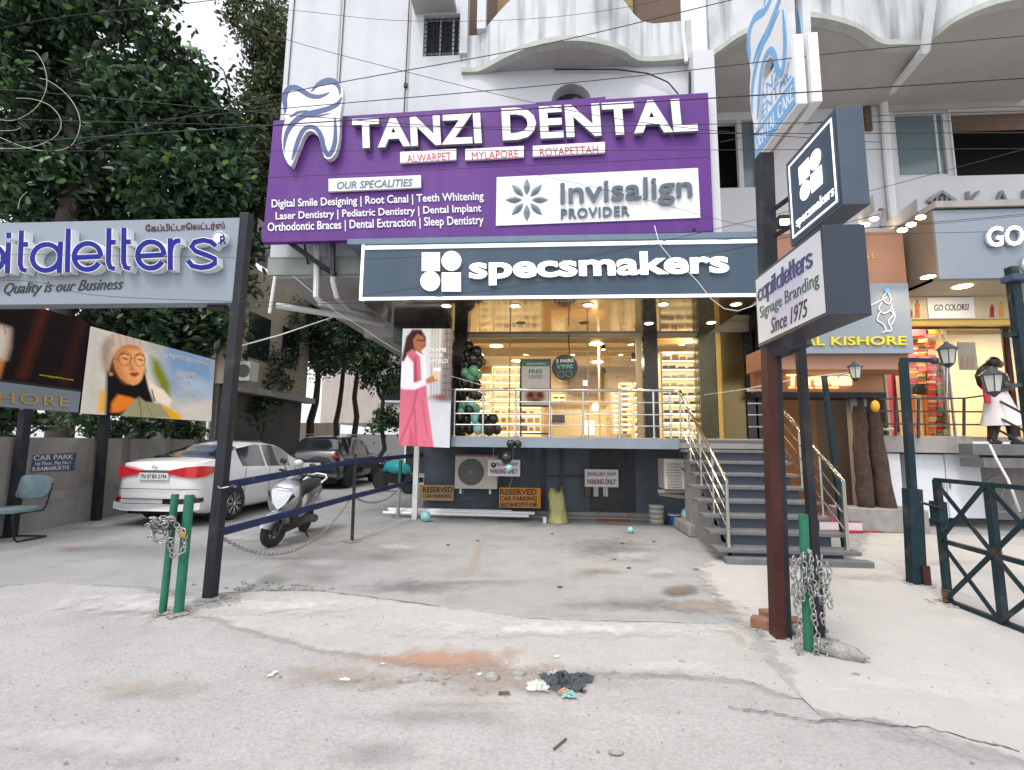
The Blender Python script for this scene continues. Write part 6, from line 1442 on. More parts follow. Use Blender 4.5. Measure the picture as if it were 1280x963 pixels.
# bare looping creepers and foliage behind the wall top
b = MB()
for px in ([(0, 150), (20, 150), (45, 135), (58, 110), (56, 85), (45, 66), (32, 63)], [(0, 186), (40, 184), (70, 170), (76, 150), (62, 132), (40, 124), (20, 123)], [(0, 172), (30, 184), (60, 189), (88, 183), (100, 158), (95, 135), (80, 115), (62, 102), (50, 98)], [(0, 164), (18, 163), (26, 160)], [(22, 262), (26, 248), (34, 240)]):
    pts = [P(u, v, Y=6.6) for u, v in px]; q = []
    for i in range(len(pts) - 1):
        p0, p1, p2, p3 = pts[max(i - 1, 0)], pts[i], pts[i + 1], pts[min(i + 2, len(pts) - 1)]
        for k in range(5): t = k / 5; q.append(.5 * ((2 * p1) + (p2 - p0) * t + (2 * p0 - 5 * p1 + 4 * p2 - p3) * t * t + (3 * p1 - p0 - 3 * p2 + p3) * t ** 3))
    q.append(pts[-1]); b.tube(q, .004, 6)
tag(b.build('coiled_cable', 'ac_case', smooth='all'), 'loose loops of pale grey cable hanging in front of the dark tree', 'cable')
t = thing('wall_shrub', 'leafy shrub growing over the compound wall under the billboards', 'shrub', (-9.2, 9, 0)); b = MB(); limb(b, (-9.2, 9, 0), (-9.0, 9, 2), .05, .02); b.build('stem', 'trunk_bark', t)
crown(t, [(-9.1, 9.5, 1.75, .5, 1.6, .35, 1), (-9.2, 7.4, 1.8, .4, .8, .4, .7), (-9.4, 12, 1.9, .5, 1.2, .5, .8)], 4500, .13, 'leaf_dark', clump=.22)
# ================================================================== RIGHT FRONT: posts and projecting signs
def bx2(a, c, w_, m, name, parent=None, **k): return MB().bar(a, c, w_, w_, up=(0, 1, 0)).build(name, m, parent, **k)
rp = thing('maroon_post', 'tall maroon and black steel post carrying the projecting signs', 'post', tuple(G(975, 795)))
a = G(976, 798); c = P(955, 195, Y=a.y); MB().bar((a.x, a.y, 0), c, .12, .12, up=(0, 1, 0)).build('shaft', 'post_black', rp, bevel=.006)
b = MB(); w2 = .152; b.bar((a.x - .024, a.y - .004, 0), (c.x - .035 + (0), c.y - .004, min(c.z, 2.35)) if False else (a.x + (c.x - a.x) * (2.3 / c.z) - .022, a.y - .004, 2.3), .078, .122, up=(0, 1, 0)); b.build('maroon_face', 'post_maroon', rp)
a = G(1025, 798); c = P(1000, 432, Y=a.y); tag(bx2((a.x, a.y, 0), c, .065, 'post_black', 'slim_post', bevel=.004), 'slim black steel post right of the maroon post', 'post')
a = G(1011, 816); c = P(1004, 643, Y=a.y); b = MB(); b.tube([(a.x, a.y, 0), c], .034, 14); tag(b.build('green_post', 'green_paint', smooth=True), 'green steel post wrapped in a heap of chain between the two dark posts', 'post', 'green steel posts')
# heap of chain
a = P(1003, 684, Y=3.86); CHL = ['leftmost', 'second from left', 'third from left', 'fourth from left', 'middle', 'fourth from right', 'third from right', 'second from right', 'rightmost']
for k in range(9):
    x = a.x - .1 + .028 * k; pts = [V((x, a.y - .07 + .03 * (k % 2), a.z - .02 * abs(k - 4))) - V((random.uniform(-.02, .02), 0, .33 * f)) for f in [i / 5 for i in range(6)]]
    chain(pts, CHL[k] + ' strand of the silver chain heap on the green post', link=.05, wire=.006, jit=.9)['group'] = 'chain strands hung on the green post'
for x0, d_, lb_ in ((-.1, .98, 'left'), (.03, 1.0, 'middle'), (.1, .97, 'right')):
    pts = [V((a.x + x0 + random.uniform(-.015, .015), a.y - .06, a.z - .3 - i * .07 * d_)) for i in range(8)]
    chain(pts, lb_ + ' hanging chain tail reaching the ground beside the green post', link=.05, wire=.006, jit=.7)['group'] = 'chain strands hung on the green post'
# projecting lightboxes: face runs in depth, towards the left
def lightbox(name, lab, X, un, vt, vb, uf, vft, vfb, thick, facem, casem, frame_m=None):
    """un: pixel column of the near edge (vt, vb its ends), uf: far edge"""
    nt_, nb_ = P(un[0], vt, X=X), P(un[1], vb, X=X); f0, f1 = P(uf[0], vft, X=X), P(uf[1], vfb, X=X)
    yn = (nt_.y + nb_.y) / 2; yf = (f0.y + f1.y) / 2; z1 = (nt_.z + f0.z) / 2; z0 = (nb_.z + f1.z) / 2
    t = thing(name, lab, 'sign', (X, (yn + yf) / 2, z0))
    MB().box(X, yn, z0, X + thick, yf, z1).build('case', casem, t, bevel=.006)
    MB().box(X - .004, yn + .025, z0 + .025, X - .001, yf - .025, z1 - .025).build('face', facem, t)
    if frame_m:
        b = MB(); y0, y1 = yn + .05, yf - .05; b.box(X - .008, y0, z0 + .05, X - .0045, y1, z0 + .065); b.box(X - .008, y0, z1 - .065, X - .0045, y1, z1 - .05); b.box(X - .008, y0, z0 + .0655, X - .0045, y0 + .015, z1 - .0655); b.box(X - .008, y1 - .015, z0 + .0655, X - .0045, y1, z1 - .0655); b.build('lit_line', frame_m, t)
    # face map: s from far (0) to near (1), t from bottom to top
    def fm(s_, tt, o=.0045): return V((X - o, yf + (yn - yf) * s_, z0 + (z1 - z0) * tt))
    return t, fm
def face_let(t, fm, s, s0, s1, t0, t1, m, dep=.003, **k): return letters(t, s, fm(s0, t0), fm(s1, t0), fm(s0, t1), dep, m, nrm=(-1, 0, 0), **k)
mat('box_face', (.62, .63, .66), .3, var=.04); mat('navy_ink', (.04, .05, .16), .4); mat('green_ink', (.03, .1, .06), .4); mat('lilac', (.5, .48, .62), .35)
t, fm = lightbox('small_letter_sign', 'white projecting sign with capital letters, signage branding and since 1975 in a dark blue case', 1.6, (1030, 1034), 277, 394, (943, 948), 350, 436, .235, 'box_face', 'navy_case' if 'navy_case' in MATS else mat('navy_case', (.02, .03, .05), .3, var=.2), None)
fr2 = (fm(.06, .62, .005), (fm(1, .62) - fm(0, .62)) / 100, (fm(0, 1) - fm(0, 0)) / 100, V((-1, 0, 0)))
x = 0
for ch_ in 'capitaletters':
    gl, adv = glyph(ch_); stroke_word(t, ch_, fr2, x, 0, 17, 8.3, .0, ['navy_ink', 'navy_ink'], thick=.15, back=0, name='letter'); x += adv * 8.0
face_let(t, fm, 'Signage Branding', .08, .93, .33, .54, 'green_ink'); face_let(t, fm, 'Since 1975', .25, .78, .1, .3, 'ink', shear=.3)
b = MB(); O = fm(.5, .45, .0043); b.add([O + V((-.0, .23 * math.cos(a), .2 * math.sin(a))) for a in [i * .33 for i in range(19)]], [tuple(range(19))]); b.build('pale_emblem', 'lilac', t)
t, fm = lightbox('eyewear_projecting_sign', 'tall dark blue projecting sign with white square and circle logo and a lit outline', 1.95, (1046, 1053), 126, 255, (983, 988), 209, 312, .17, 'fascia_grey', mat('box_blue', (.05, .075, .11), .3, var=.15), 'led_strip')
fw_ = (fm(.5, .58, .006), (fm(1, 0) - fm(0, 0)).normalized(), V((0, 0, 1)), V((-1, 0, 0)))
H_ = (fm(0, 1) - fm(0, 0)).length * .125
for pts in ([(-2 * H_, .08 * H_), (-.08 * H_, .08 * H_), (-.08 * H_, 2 * H_), (-2 * H_, 2 * H_)], circle2(1.05 * H_, 1.05 * H_, H_ * .98), circle2(-1.05 * H_, -1.05 * H_, H_ * .98), [(.08 * H_, -2 * H_), (2 * H_, -2 * H_), (2 * H_, -.08 * H_), (.08 * H_, -.08 * H_)]):
    b = MB(); poly2(b, fw_, [(p[0] * .82, p[1] * .82) for p in pts], 0, .003); b.build('logo_block', 'led_white', t)
face_let(t, fm, 'specsmakers', .16, .88, .13, .27, 'led_white', dep=.002, bold=.012, space=1.0)
t, fm = lightbox('dental_projecting_sign', 'narrow white and blue projecting dental sign under a tooth shape, seen edge on', 2.0, (988, 1002), 47, 132, (941, 943), 128, 197, .075, 'acrylic_white', 'acrylic_white')
zz = fm(0, 0); MB().box(2.0 - .0075, fm(.97, 0).y, fm(0, .04).z, 2.0 - .0045, fm(.03, 0).y, fm(0, .42).z).build('blue_band', 'sky_blue', t)
face_let(t, fm, 'TANZI', .08, .75, .72, .92, 'sky_blue'); face_let(t, fm, 'DENTAL', .08, .92, .47, .68, 'sky_blue'); face_let(t, fm, 'DENTAL CARE', .06, .94, .12, .34, 'acrylic_white', dep=.006)
yn_, yf_ = fm(1, 0).y, fm(0, 0).y; z0_, z1_ = fm(0, 0).z, fm(0, 1).z
# twin box behind it, same size
d2, fm2 = lightbox('dental_projecting_sign', 'second white panel of the dental projecting sign, right of the first across a narrow gap', 2.11, (1007, 1020), 44, 130, (955, 957), 128, 197, .075, 'acrylic_white', 'acrylic_white')
# tooth above
tt_ = thing('tooth_sign', 'tall white and blue tooth shape above the projecting dental sign', 'sign', (2.0, yf_, z1_))
hgt_ = 1.0
def tooth_side(X, parent, dep):
    O = V((X, (yf_ + yn_) / 2 - .02, z1_ + .2)); ex = V((0, -1, 0)) * (.0027); ey = V((0, 0, 1)) * .0029
    tooth(parent, (O, ex, ey, V((-1, 0, 0))), dep, ink='sky_blue')
tooth_side(2.03, tt_, .06)
t2 = thing('tooth_sign', 'white back tooth shape behind the blue stroked one on the projecting dental sign', 'sign', (2.15, yf_, z1_)); tooth_side(2.15, t2, .06)
# brackets from the post
pb = P(958, 330, Y=4.2); b = MB()
for v in (267, 300): q = P(960, v, Y=4.2); b.bar(q, (2.1, 3.6, q.z), .03)
b.build('bracket', 'steel_dark', rp)
MB().bar(P(962, 444, Y=4.15), P(1010, 424, Y=3.9), .1).build('cradle', 'steel_dark', rp)
t = thing('floodlight', 'small floodlight with a warm lens on the post behind the projecting signs', 'light', tuple(P(983, 275, Y=4.6))); q = P(981, 276, Y=4.6); MB().box(q.x - .05, q.y, q.z - .05, q.x + .05, q.y + .08, q.z + .06).build('housing', 'steel_dark', t); MB().box(q.x - .045, q.y - .01, q.z - .045, q.x + .045, q.y - .001, q.z + .01).build('lens', 'lamp_warm', t)

# ================================================================== RIGHT SHOPS
YK = 8.8
def pbox(u0, u1, v0, v1, Y, dep, m, name, parent, bevel=0): 
    um, vm = (u0 + u1) / 2, (v0 + v1) / 2
    return MB().box(P(u0, vm, Y=Y).x, Y, P(um, v1, Y=Y).z, P(u1, vm, Y=Y).x, Y + dep, P(um, v0, Y=Y).z).build(name, m, parent, bevel=bevel)
js = thing('saree_shop', 'brown and orange fronted shop with grey signboard and glowing gold name above a dark entrance', 'shop', (6, 9, 0))
pbox(958, 1131, 291, 356, YK, 1.2, 'brown_fascia', 'upper_fascia', js)
pbox(950, 1136, 437, 462, YK, .6, 'brown_fascia', 'lower_fascia', js)
YT = 9.6
mat('glow_wall', (.4, .19, .09), .5, var=.15); pbox(946, 1104, 462, 491, YT, .5, 'glow_wall', 'name_fascia', js)
pbox(946, 1108, 490.5, 497, YT - .05, .6, 'steel_dark', 'dark_beam', js)
b = MB(); a = P(950, 462, Y=YK + .3); c = P(1136, 462, Y=YK + .3); b.box(a.x, YK + .6, a.z - .02, c.x, YT, a.z + .02); b.build('soffit', 'orange_wall', js)
a = P(978, 459, Y=YT - .12); c = P(1062, 459, Y=YT - .12); MB().box(a.x, YT - .16, a.z - .1, c.x, YT - .13, a.z + .02).build('light_tube', 'taravali_glow', js)
spot('sign_wash_lamp', ((a.x + c.x) / 2, YT - .25, a.z - .08), 3, .5, (1, .62, .3), ((a.x + c.x) / 2, YT, a.z - 1.0))
nm = thing('gold_name_sign', 'glowing warm name lettering on the orange fascia of the saree shop', 'sign', tuple(P(1020, 478, Y=YT)))
letters(nm, 'Taravalii', P(983, 483, Y=YT - .03), P(1064, 482, Y=YT - .03), P(983, 467, Y=YT - .03), .03, 'taravali_glow', bold=.03, nrm=(0, -1, 0), split=True)
letters(nm, 'BY JAIPAL KISHORE', P(986, 486, Y=YT - .02), P(1048, 486, Y=YT - .02), P(986, 483.8, Y=YT - .02), .01, 'taravali_glow', bold=.03, nrm=(0, -1, 0))
gs = thing('grey_name_sign', 'grey signboard with yellow capital letters and a white line drawn flute player', 'sign', tuple(P(1060, 400, Y=YK - .1)))
pbox(960, 1139, 355, 442, YK - .1, .095, 'ad_grey', 'panel', gs, bevel=.005)
letters(gs, 'JAIPAL KISHORE', P(962, 436, Y=YK - .1), P(1132, 435, Y=YK - .1), P(962, 422, Y=YK - .1), .03, 'yellow_letter', bold=.012, nrm=(0, -1, 0), split=True, proud=.002)
letters(gs, 'JAIPAL', P(1048, 328, Y=YK - .0), P(1094, 326, Y=YK - .0), P(1048, 318, Y=YK - .0), .01, 'gold', nrm=(0, -1, 0), split=True, proud=.002, space=1.4)
fr3 = pixframe((1106, 390), Y=YK - .104)
for pts in ([(-30, 2), (-14, 10), (2, 18)], [(-22, 3), (-18, 12)], [(2, 24), (-3, 18), (0, 12), (5, 10), (7, 16), (4, 23)], [(-4, 12), (-8, 4), (-2, -2), (6, 2), (8, 10)], [(-6, 0), (-10, -10), (-2, -16), (2, -24), (8, -22), (4, -12), (10, -4), (6, 2)], [(2, -24), (-4, -26)], [(8, 6), (12, -6), (8, -16)]):
    b = MB(); ribbon(b, fr3, pts, 1.1, 0, .015, smoothn=4); b.build('line_figure', 'acrylic_white', gs)
b = MB(); poly2(b, fr3, circle2(2.5, 26, 3.2, 12), 0, .02); b.build('blue_dot', 'sky_blue', gs)
# entrance
YE = 11.6
pbox(950, 1023, 497, 640, YE, .1, 'orange_wall', 'inner_wall', js); pbox(1023, 1062, 497, 640, YE + .02, .1, 'taupe', 'inner_wall', js); pbox(1062, 1150, 480, 700, YE + .4, .1, 'far_dark', 'inner_wall', js)
spot('entrance_lamp', (P(1000, 500, Y=10).x, 9.7, 2.3), 10, .3, (1, .7, .4))
pbox(945, 960, 380, 640, 9.9, .3, 'black_clad', 'side_column', js)
b = MB(); a = P(1063, 500, Y=9.8); b.box(a.x, 9.8, 0, a.x + .12, 9.95, 2.6); b.box(a.x + .25, 9.8, 0, a.x + .3, 9.9, 2.6); b.build('door_jamb', 'far_grey', js)
o = thing('picture_panel', 'small orange patterned panel low on the inner wall behind the stairs', 'panel', tuple(P(1005, 583, Y=10.5))); pbox(1001, 1009, 575, 592, 10.5, .03, 'gold', 'panel', o)
# logs, planter, mat
for i, (u0, v0, u1, v1, r, lab) in enumerate(((1083, 640, 1073, 508, .115, 'dark wooden log column, left of the pair beside the red mat'), (1109, 648, 1088, 508, .13, 'brown wooden log column standing on the concrete planter, right of the pair'))):
    a = P(u0, v0, Y=9.5); c = P(u1, v1, Y=9.5); b = MB(); pts = [a.lerp(c, k / 10) + V((random.uniform(-.02, .02), random.uniform(-.02, .02), 0)) for k in range(11)]; b.tube(pts, [r * (1.25 - .035 * q_) * random.uniform(.93, 1.07) for q_ in range(len(pts))], 20); b.v = [tuple(V(p) + V((random.uniform(-1, 1), random.uniform(-1, 1), 0)) * .013) for p in b.v]; tag(b.build('log_column', 'log_bark', smooth='all'), lab, 'log', 'wooden log columns')
b = MB(); a = P(1020, 655, Y=9.6); b.hexa([(5.35, 9.35, 0), (6.75, 9.15, 0), (6.75, 9.75, 0), (5.35, 9.75, 0)], [(5.35, 9.35, .42), (6.75, 9.15, .42), (6.75, 9.75, .42), (5.35, 9.75, .42)]); tag(b.build('planter_block', 'plinth', bevel=.02), 'low rough concrete block carrying the log columns', 'block')
q = [G(1032, 668), G(1125, 666), G(1100, 645), G(1032, 646)]; b = MB(); b.slab([(p.x, p.y, .015) for p in q], (0, 0, .012)); tag(b.build('red_mat', 'red_mat'), 'flat red mat on the ground at the shop entrance', 'mat')
b = MB(); q = [G(1030, 645), G(1082, 645), G(1080, 633), G(1030, 633)]; b.box(4.85, 9.3, 0, 5.9, 10.4, .17); tag(b.build('white_step', 'worn_white', bevel=.01), 'low white step under red carpet at the entrance', 'step')
b = MB(); b.box(4.84, 9.29, .171, 5.7, 10.4, .185); tag(b.build('red_carpet', 'red_mat'), 'red carpet on the white entrance step', 'carpet')
for u, lab in ((1072, 'pale board leaning between the dark log and the jamb'), (1095, 'narrow pale board between the two logs')):
    tag(pbox(u - 3, u + 4, 552, 640, 9.9, .04, 'far_grey', 'leaning_board', None), lab, 'board')
o = tag(pbox(1108, 1129, 567, 668, 9.9, .3, 'cabinet', 'white_cabinet', None, bevel=.01), 'tall white panel beside the brown log column', 'cabinet')
# leggings shop
YL = 10.2; gc = thing('leggings_shop', 'glass fronted clothes shop with warm lights and stacks of coloured garments', 'shop', (8.5, 8.5, 2))
YGF = 8.3
a = P(1168, 264, Y=YGF); xg0 = P(1170, 300, Y=YGF).x; zg1 = P(1230, 262, Y=YGF).z; zg0 = P(1230, 348, Y=YGF).z
MB().box(xg0, YGF, zg0, 14, YGF + .12, zg1).build('fascia', 'ad_grey', gc)
MB().box(xg0, YGF - .06, zg1 + .03, 14, YGF + .9, zg1 + .14).build('fascia_lip', 'far_grey', gc); MB().box(xg0 + .03, YGF - .01, zg1 + .001, 14, YGF + .8, zg1 + .029).build('shadow_gap', 'black_clad', gc)
MB().box(xg0 - .02, YGF + .02, zg0, xg0 - .002, YR + .8, zg1).build('side_panel', 'taupe', gc)
MB().box(xg0 - .02, YGF + .12, zg0 + .0, 14, 9.3, zg0 + .05).box(xg0 - .7, 9.301, zg0 + .0, 14, 9.45, zg0 + .05).build('soffit', 'shop_wall', gc)
letters(gc, 'GO', P(1229, 311, Y=YGF), P(1275, 309, Y=YGF), P(1229, 286, Y=YGF), .045, ['led_white', 'white_side'], bold=.02, nrm=(0, -1, 0), split=True, proud=.03)
letters(gc, 'COLORS', P(1274, 342, Y=YGF), P(1380, 340, Y=YGF), P(1274, 320, Y=YGF), .045, ['led_white', 'white_side'], bold=.02, nrm=(0, -1, 0), split=True, proud=.03)
for (u, v, rr, lab) in ((1160, 346, .1, 'recessed strip lamp by the brown side panel'), (1203, 358, .13, 'bright recessed lamp under the grey fascia')):
    p = P(u, v, Z=zg0); b = MB(); b.lathe([(rr, zg0 - .012), (rr, zg0 - .002)], (p.x, p.y, 0), 16); tag(b.build('ceiling_lamp', 'lamp_warm'), lab, 'light'); spot('soffit_lamp', (p.x, p.y, zg0 - .03), 6, .2, (1, .78, .5))
# slanted sunshade with lamps above
ns = thing('slanted_awning', 'slanted grey awning edge with three bright bulbs below the upstairs wall', 'awning', tuple(P(1130, 290, Y=8.5)))
b = MB(); a0, a1 = P(1109, 287, Y=7.9), P(1147, 268, Y=8.9); b.slab([a0, a1, a1 + V((0, 0, .3)), a0 + V((0, 0, .12))], (.05, .05, 0)); b.build('edge_panel', 'far_grey', ns)
for u, v in ((1128, 288), (1139, 281), (1151, 272)): b = MB(); b.ball(P(u, v, Y=8.0), .05, 10, 7, 0, (1.6, 1, .7)); b.build('bulb', 'lamp_warm', ns)
ns2 = thing('slanted_awning', 'short slanted awning with two small bulbs above the brown fascia', 'awning', tuple(P(1085, 280, Y=8.5)))
b = MB(); a0, a1 = P(1072, 283, Y=7.9), P(1092, 262, Y=8.9); b.slab([a0, a1, a1 + V((0, 0, .3)), a0 + V((0, 0, .12))], (.05, .05, 0)); b.build('edge_panel', 'far_grey', ns2)
for u, v in ((1082, 281), (1093, 274)): b = MB(); b.ball(P(u, v, Y=8.0), .045, 10, 7, 0, (1.5, 1, .7)); b.build('bulb', 'lamp_warm', ns2)
b = MB(); b.tube([P(1101, 284, Y=9.2), P(1105, 262, Y=9.3), P(1098, 262, Y=9.35)], .03, 8); tag(b.build('bent_pipe', 'far_grey', smooth=True), 'short bent pipe below the long white drainpipe', 'pipe')
kl = thing('stone_letters', 'grey relief capital letters with a small temple gable above the grey fascia', 'lettering', tuple(P(1220, 250, Y=YR)))
letters(kl, 'KAL', P(1206, 262, Y=YR - .002), P(1290, 260, Y=YR - .002), P(1206, 241, Y=YR - .002), .06, ['letter_side', 'far_grey'], nrm=(0, -1, 0), split=True, space=1.8)
fr4 = pixframe((1176, 252), Y=YR - .003)
b = MB(); poly2(b, fr4, [(-20, 0), (-2, 12), (16, 0), (14, -3), (-2, 8), (-18, -3)], 0, .08); b.build('gable', 'far_grey', kl)
b = MB()
for x in (-14, -8, -2, 4, 10): poly2(b, fr4, [(x - 1.5, -4), (x + 1.5, -4), (x + 1.5, 4), (x - 1.5, 4)], 0, .07)
b.build('gable_columns', 'letter_side', kl)
# shop interior behind glass
YLG = 10.4; zfl = P(1200, 546, Y=YLG).z; x0 = P(1130, 450, Y=YLG).x
MB().box(x0 - .3, YLG, zfl - .05, 15, 13.5, zfl).build('floor', 'shop_floor', gc); MB().box(x0 - .3, 13.4, zfl, 15, 13.5, zg0 + .4).build('wall', 'shop_wall', gc); MB().box(x0 - .35, YLG + .1, zfl, x0 - .3, 13.4, zg0 + .4).build('wall', 'shop_wall', gc); MB().box(x0 - .4, YLG + .1, 0, x0 - .351, 13.4, zg0 + .4).build('outer_wall', 'far_dark', gc); MB().box(x0 - .3, YLG, zg0 + .3, 15, 13.5, zg0 + .35).build('ceiling', 'shop_wall', gc)
MB().box(x0, YLG + .01, zfl, 15, YLG + .02, P(1200, 410, Y=YLG).z).build('glass_pane', 'shop_glass', gc)
pbox(1132, 1290, 399, 407, 9.34, .12, 'gold', 'lower_band', gc); pbox(1132, 1290, 407, 410, YLG - .05, .1, 'steel_dark', 'frame', gc)
for u in (1181, 1188): pbox(u, u + 1.6, 410, 546, YLG - .03, .05, 'dull_chrome', 'frame', gc)
pbox(1262, 1268, 404, 546, YLG - .02, .08, 'post_maroon', 'frame', gc)
bn = thing('shop_banner', 'white banner with thin lettering and small figures above the clothes shop glass', 'banner', tuple(P(1200, 385, Y=9.3)))
pbox(1134, 1272, 371, 399, 9.3, .04, 'shop_shelf', 'board', bn); pbox(1160, 1218, 372, 398, 9.285, .01, 'acrylic_white', 'name_board', bn)
letters(bn, 'GO COLORS!', P(1168, 389, Y=9.28), P(1211, 388, Y=9.28), P(1168, 381, Y=9.28), .004, 'ink', nrm=(0, -1, 0))
mat('fig_orange', (.6, .2, .05), .7); mat('fig_red', (.4, .03, .05), .7); mat('fig_yellow', (.75, .4, .03), .7)
for u, m_, h in ((1147, 'fig_orange', 22), (1240, 'fig_red', 16), (1252, 'fig_yellow', 20), (1138, 'fig_red', 10)):
    fq = pixframe((u, 397), Y=9.296); b = MB(); poly2(b, fq, [(-2.6, 0), (-.6, 0), (0, h * .45), (.7, 0), (2.6, 0), (2.2, h * .5), (2.8, h * .75), (.8, h * .82), (.9, h), (-.9, h), (-.8, h * .82), (-2.8, h * .75), (-2.2, h * .5)], 0, .006); b.build('printed_figure', m_, bn)
# garments: stacks of folded cloth and hanging legs
cols = [('cloth_red', (.5, .02, .04)), ('cloth_orange', (.65, .22, .06)), ('cloth_yellow', (.75, .5, .08)), ('cloth_green', (.03, .25, .08)), ('cloth_pink', (.6, .1, .16)), ('cloth_black', (.02, .02, .02)), ('cloth_cream', (.7, .6, .42)), ('cloth_maroon', (.2, .02, .03)), ('cloth_teal', (.02, .2, .2))]
for n_, c_ in cols: mat(n_, c_, .85, var=.15, scale=20)
def stack(u0, u1, v0, v1, Y, dv, choose, lab):
    t = thing('garment_stack', lab, 'clothes', tuple(P((u0 + u1) / 2, v1, Y=Y)), group='stacks of folded garments in the clothes shop'); v = v1; k = 0
    while v > v0 + dv:
        a = P(u0, v, Y=Y); c = P(u1, v - dv * .86, Y=Y); j = random.uniform(-.02, .02); MB().box(a.x + j, Y, a.z, c.x + j, Y + .3, c.z).build('folded_cloth', random.choice(choose), t); v -= dv
stack(1136, 1147, 455, 492, 11.1, 3.2, ['cloth_yellow', 'cloth_red', 'cloth_orange'], 'short folded stack at the far left of the window')
stack(1148, 1158, 430, 490, 11.1, 3.2, ['cloth_green', 'cloth_yellow', 'cloth_pink', 'cloth_orange'], 'green and pink folded stack second from the left')
stack(1160, 1170, 420, 545, 11.1, 3.0, ['cloth_orange', 'cloth_cream', 'cloth_red', 'cloth_pink'], 'tall orange and cream folded stack in the middle of the window')
stack(1172, 1180, 470, 545, 11.1, 2.8, ['cloth_red', 'cloth_green', 'cloth_pink', 'cloth_maroon'], 'red and green folded stack beside the door frame')
stack(1148, 1157, 425, 440, 11.1, 3, ['cloth_red', 'cloth_pink'], 'few pink folds on top shelf of the window')
stack(1137, 1147, 412, 452, 11.1, 3.0, ['cloth_pink', 'cloth_red', 'cloth_cream'], 'pink and cream folds at the top left of the window')
stack(1181, 1187, 450, 545, 11.05, 3.0, ['cloth_black', 'cloth_green', 'cloth_maroon'], 'dark green and black stack next to the door frame')
for i, (u0, u1, v0, v1, m_) in enumerate(((1106, 1113, 462, 545, 'cloth_pink'), (1115, 1123, 458, 540, 'cloth_maroon'), (1125, 1133, 470, 545, 'cloth_cream'), (1136, 1143, 494, 545, 'cloth_orange'), (1145, 1151, 494, 545, 'cloth_cream'), (1152, 1158, 494, 545, 'cloth_orange'), (1139, 1160, 412, 420, 'cloth_pink'), (1140, 1158, 480, 492, 'cloth_black'), (1158, 1180, 412, 418, 'cloth_yellow'))):
    lab = ['pink leggings hanging leftmost in the window', 'maroon leggings hanging second from the left', 'cream leggings on a stand left of the stacks', 'orange leggings below the short stack', 'cream leggings between two orange pairs', 'orange leggings left of the tall stack', 'pink cloth draped over the top rail', 'black folded cloth above the hanging leggings', 'yellow cloth draped at the top of the window'][i]
    b = MB(); a = P(u0, v1, Y=11); c = P(u1, v0, Y=11); w_ = c.x - a.x
    if v1 - v0 > 40:
        for s_ in (0, .52): b.hexa([(a.x + w_ * (s_ + .06), 11, a.z), (a.x + w_ * (s_ + .4), 11, a.z), (a.x + w_ * (s_ + .4), 11.1, a.z), (a.x + w_ * (s_ + .06), 11.1, a.z)], [(a.x + w_ * s_, 10.98, c.z), (a.x + w_ * (s_ + .48), 10.98, c.z), (a.x + w_ * (s_ + .48), 11.14, c.z), (a.x + w_ * s_, 11.14, c.z)])
    else: b.box(a.x, 11, a.z, c.x, 11.2, c.z)
    tag(b.build('leggings' if i < 6 else 'draped_cloth', m_), lab, 'clothes')
for u, lab in ((1102, 'left white shoe on the shop ledge'), (1112, 'right white shoe on the shop ledge')):
    b = MB(); q = P(u, 537, Y=10.15); b.ball(q, .07, 10, 6, 0, (.8, 1.4, .45)); tag(b.build('white_shoe', 'acrylic_white', smooth='all'), lab, 'shoe')
pbox(1197, 1221, 428, 463, 10.46, .02, 'cloth_cream', 'window_poster', None); po = bpy.data.objects['window_poster']; tag(po, 'cream poster with orange figures on the shop door glass', 'poster')
for u in (1203, 1210, 1216): fq = pixframe((u, 461), Y=10.45); b = MB(); poly2(b, fq, [(-2, 0), (2, 0), (2.4, 8), (1, 16), (-1, 16), (-2.4, 8)], 0, .006); b.build('printed_figure', 'fig_orange', po, world=False)
for x, y in ((x0 + .45, 10.75), (x0 + .9, 11.6), (x0 + 2.6, 11.6), (x0 + 4.2, 12)): spot('clothes_shop_lamp_and_fill', (x, y, zg0 + .2), 120, .4, (1, .8, .48))  # first one, close behind the glass, is an added fill that brightens the garments
b = MB(); b.tube([P(1184, 460, Y=YLG - .05), P(1184, 492, Y=YLG - .05)], .015, 6); b.build('door_handle', 'dull_chrome', gc)
# platform
lp = thing('clothes_shop_platform', 'grey faced platform with cabinets below the clothes shop', 'platform', tuple(P(1160, 566, Y=9.8)))
pbox(1100, 1216, 545, 566, 9.8, .7, 'far_grey', 'edge_panel', lp); pbox(1216, 1420, 556, 570, 9.5, .9, 'conc_step', 'slab', lp); pbox(1230, 1420, 574, 586, 9.2, .5, 'conc_step', 'step', lp); pbox(1108, 1400, 567, 672, 10.6, .4, 'far_dark', 'back_wall', lp)
cb = thing('white_cabinet', 'pair of white cupboard doors under the clothes shop platform', 'cabinet', tuple(P(1182, 650, Y=10)))
pbox(1142, 1183, 568, 648, 10.0, .4, 'cabinet', 'door', cb, bevel=.008); pbox(1184.5, 1228, 568, 648, 10.0, .4, 'cabinet', 'door', cb, bevel=.008)
for u in (1180, 1188): pbox(u, u + 1.2, 603, 611, 9.96, .03, 'dull_chrome', 'handle', cb)
pbox(1228, 1290, 575, 650, 10.5, .2, 'far_grey', 'back_panel', lp)
for i, (u, v, r) in enumerate(((1250, 618, .28), (1268, 625, .24))):
    b = MB(); q = P(u, v, Y=10.0); b.tube([q + V((r * math.cos(a), 0, r * 1.2 * math.sin(a))) for a in [k * .4 for k in range(16)]], .018, 6, closed=True); tag(b.build('hose_coil', 'far_grey', smooth='all'), ['grey hose coil hanging under the platform', 'second smaller hose coil at the right edge'][i], 'hose')
b = MB()
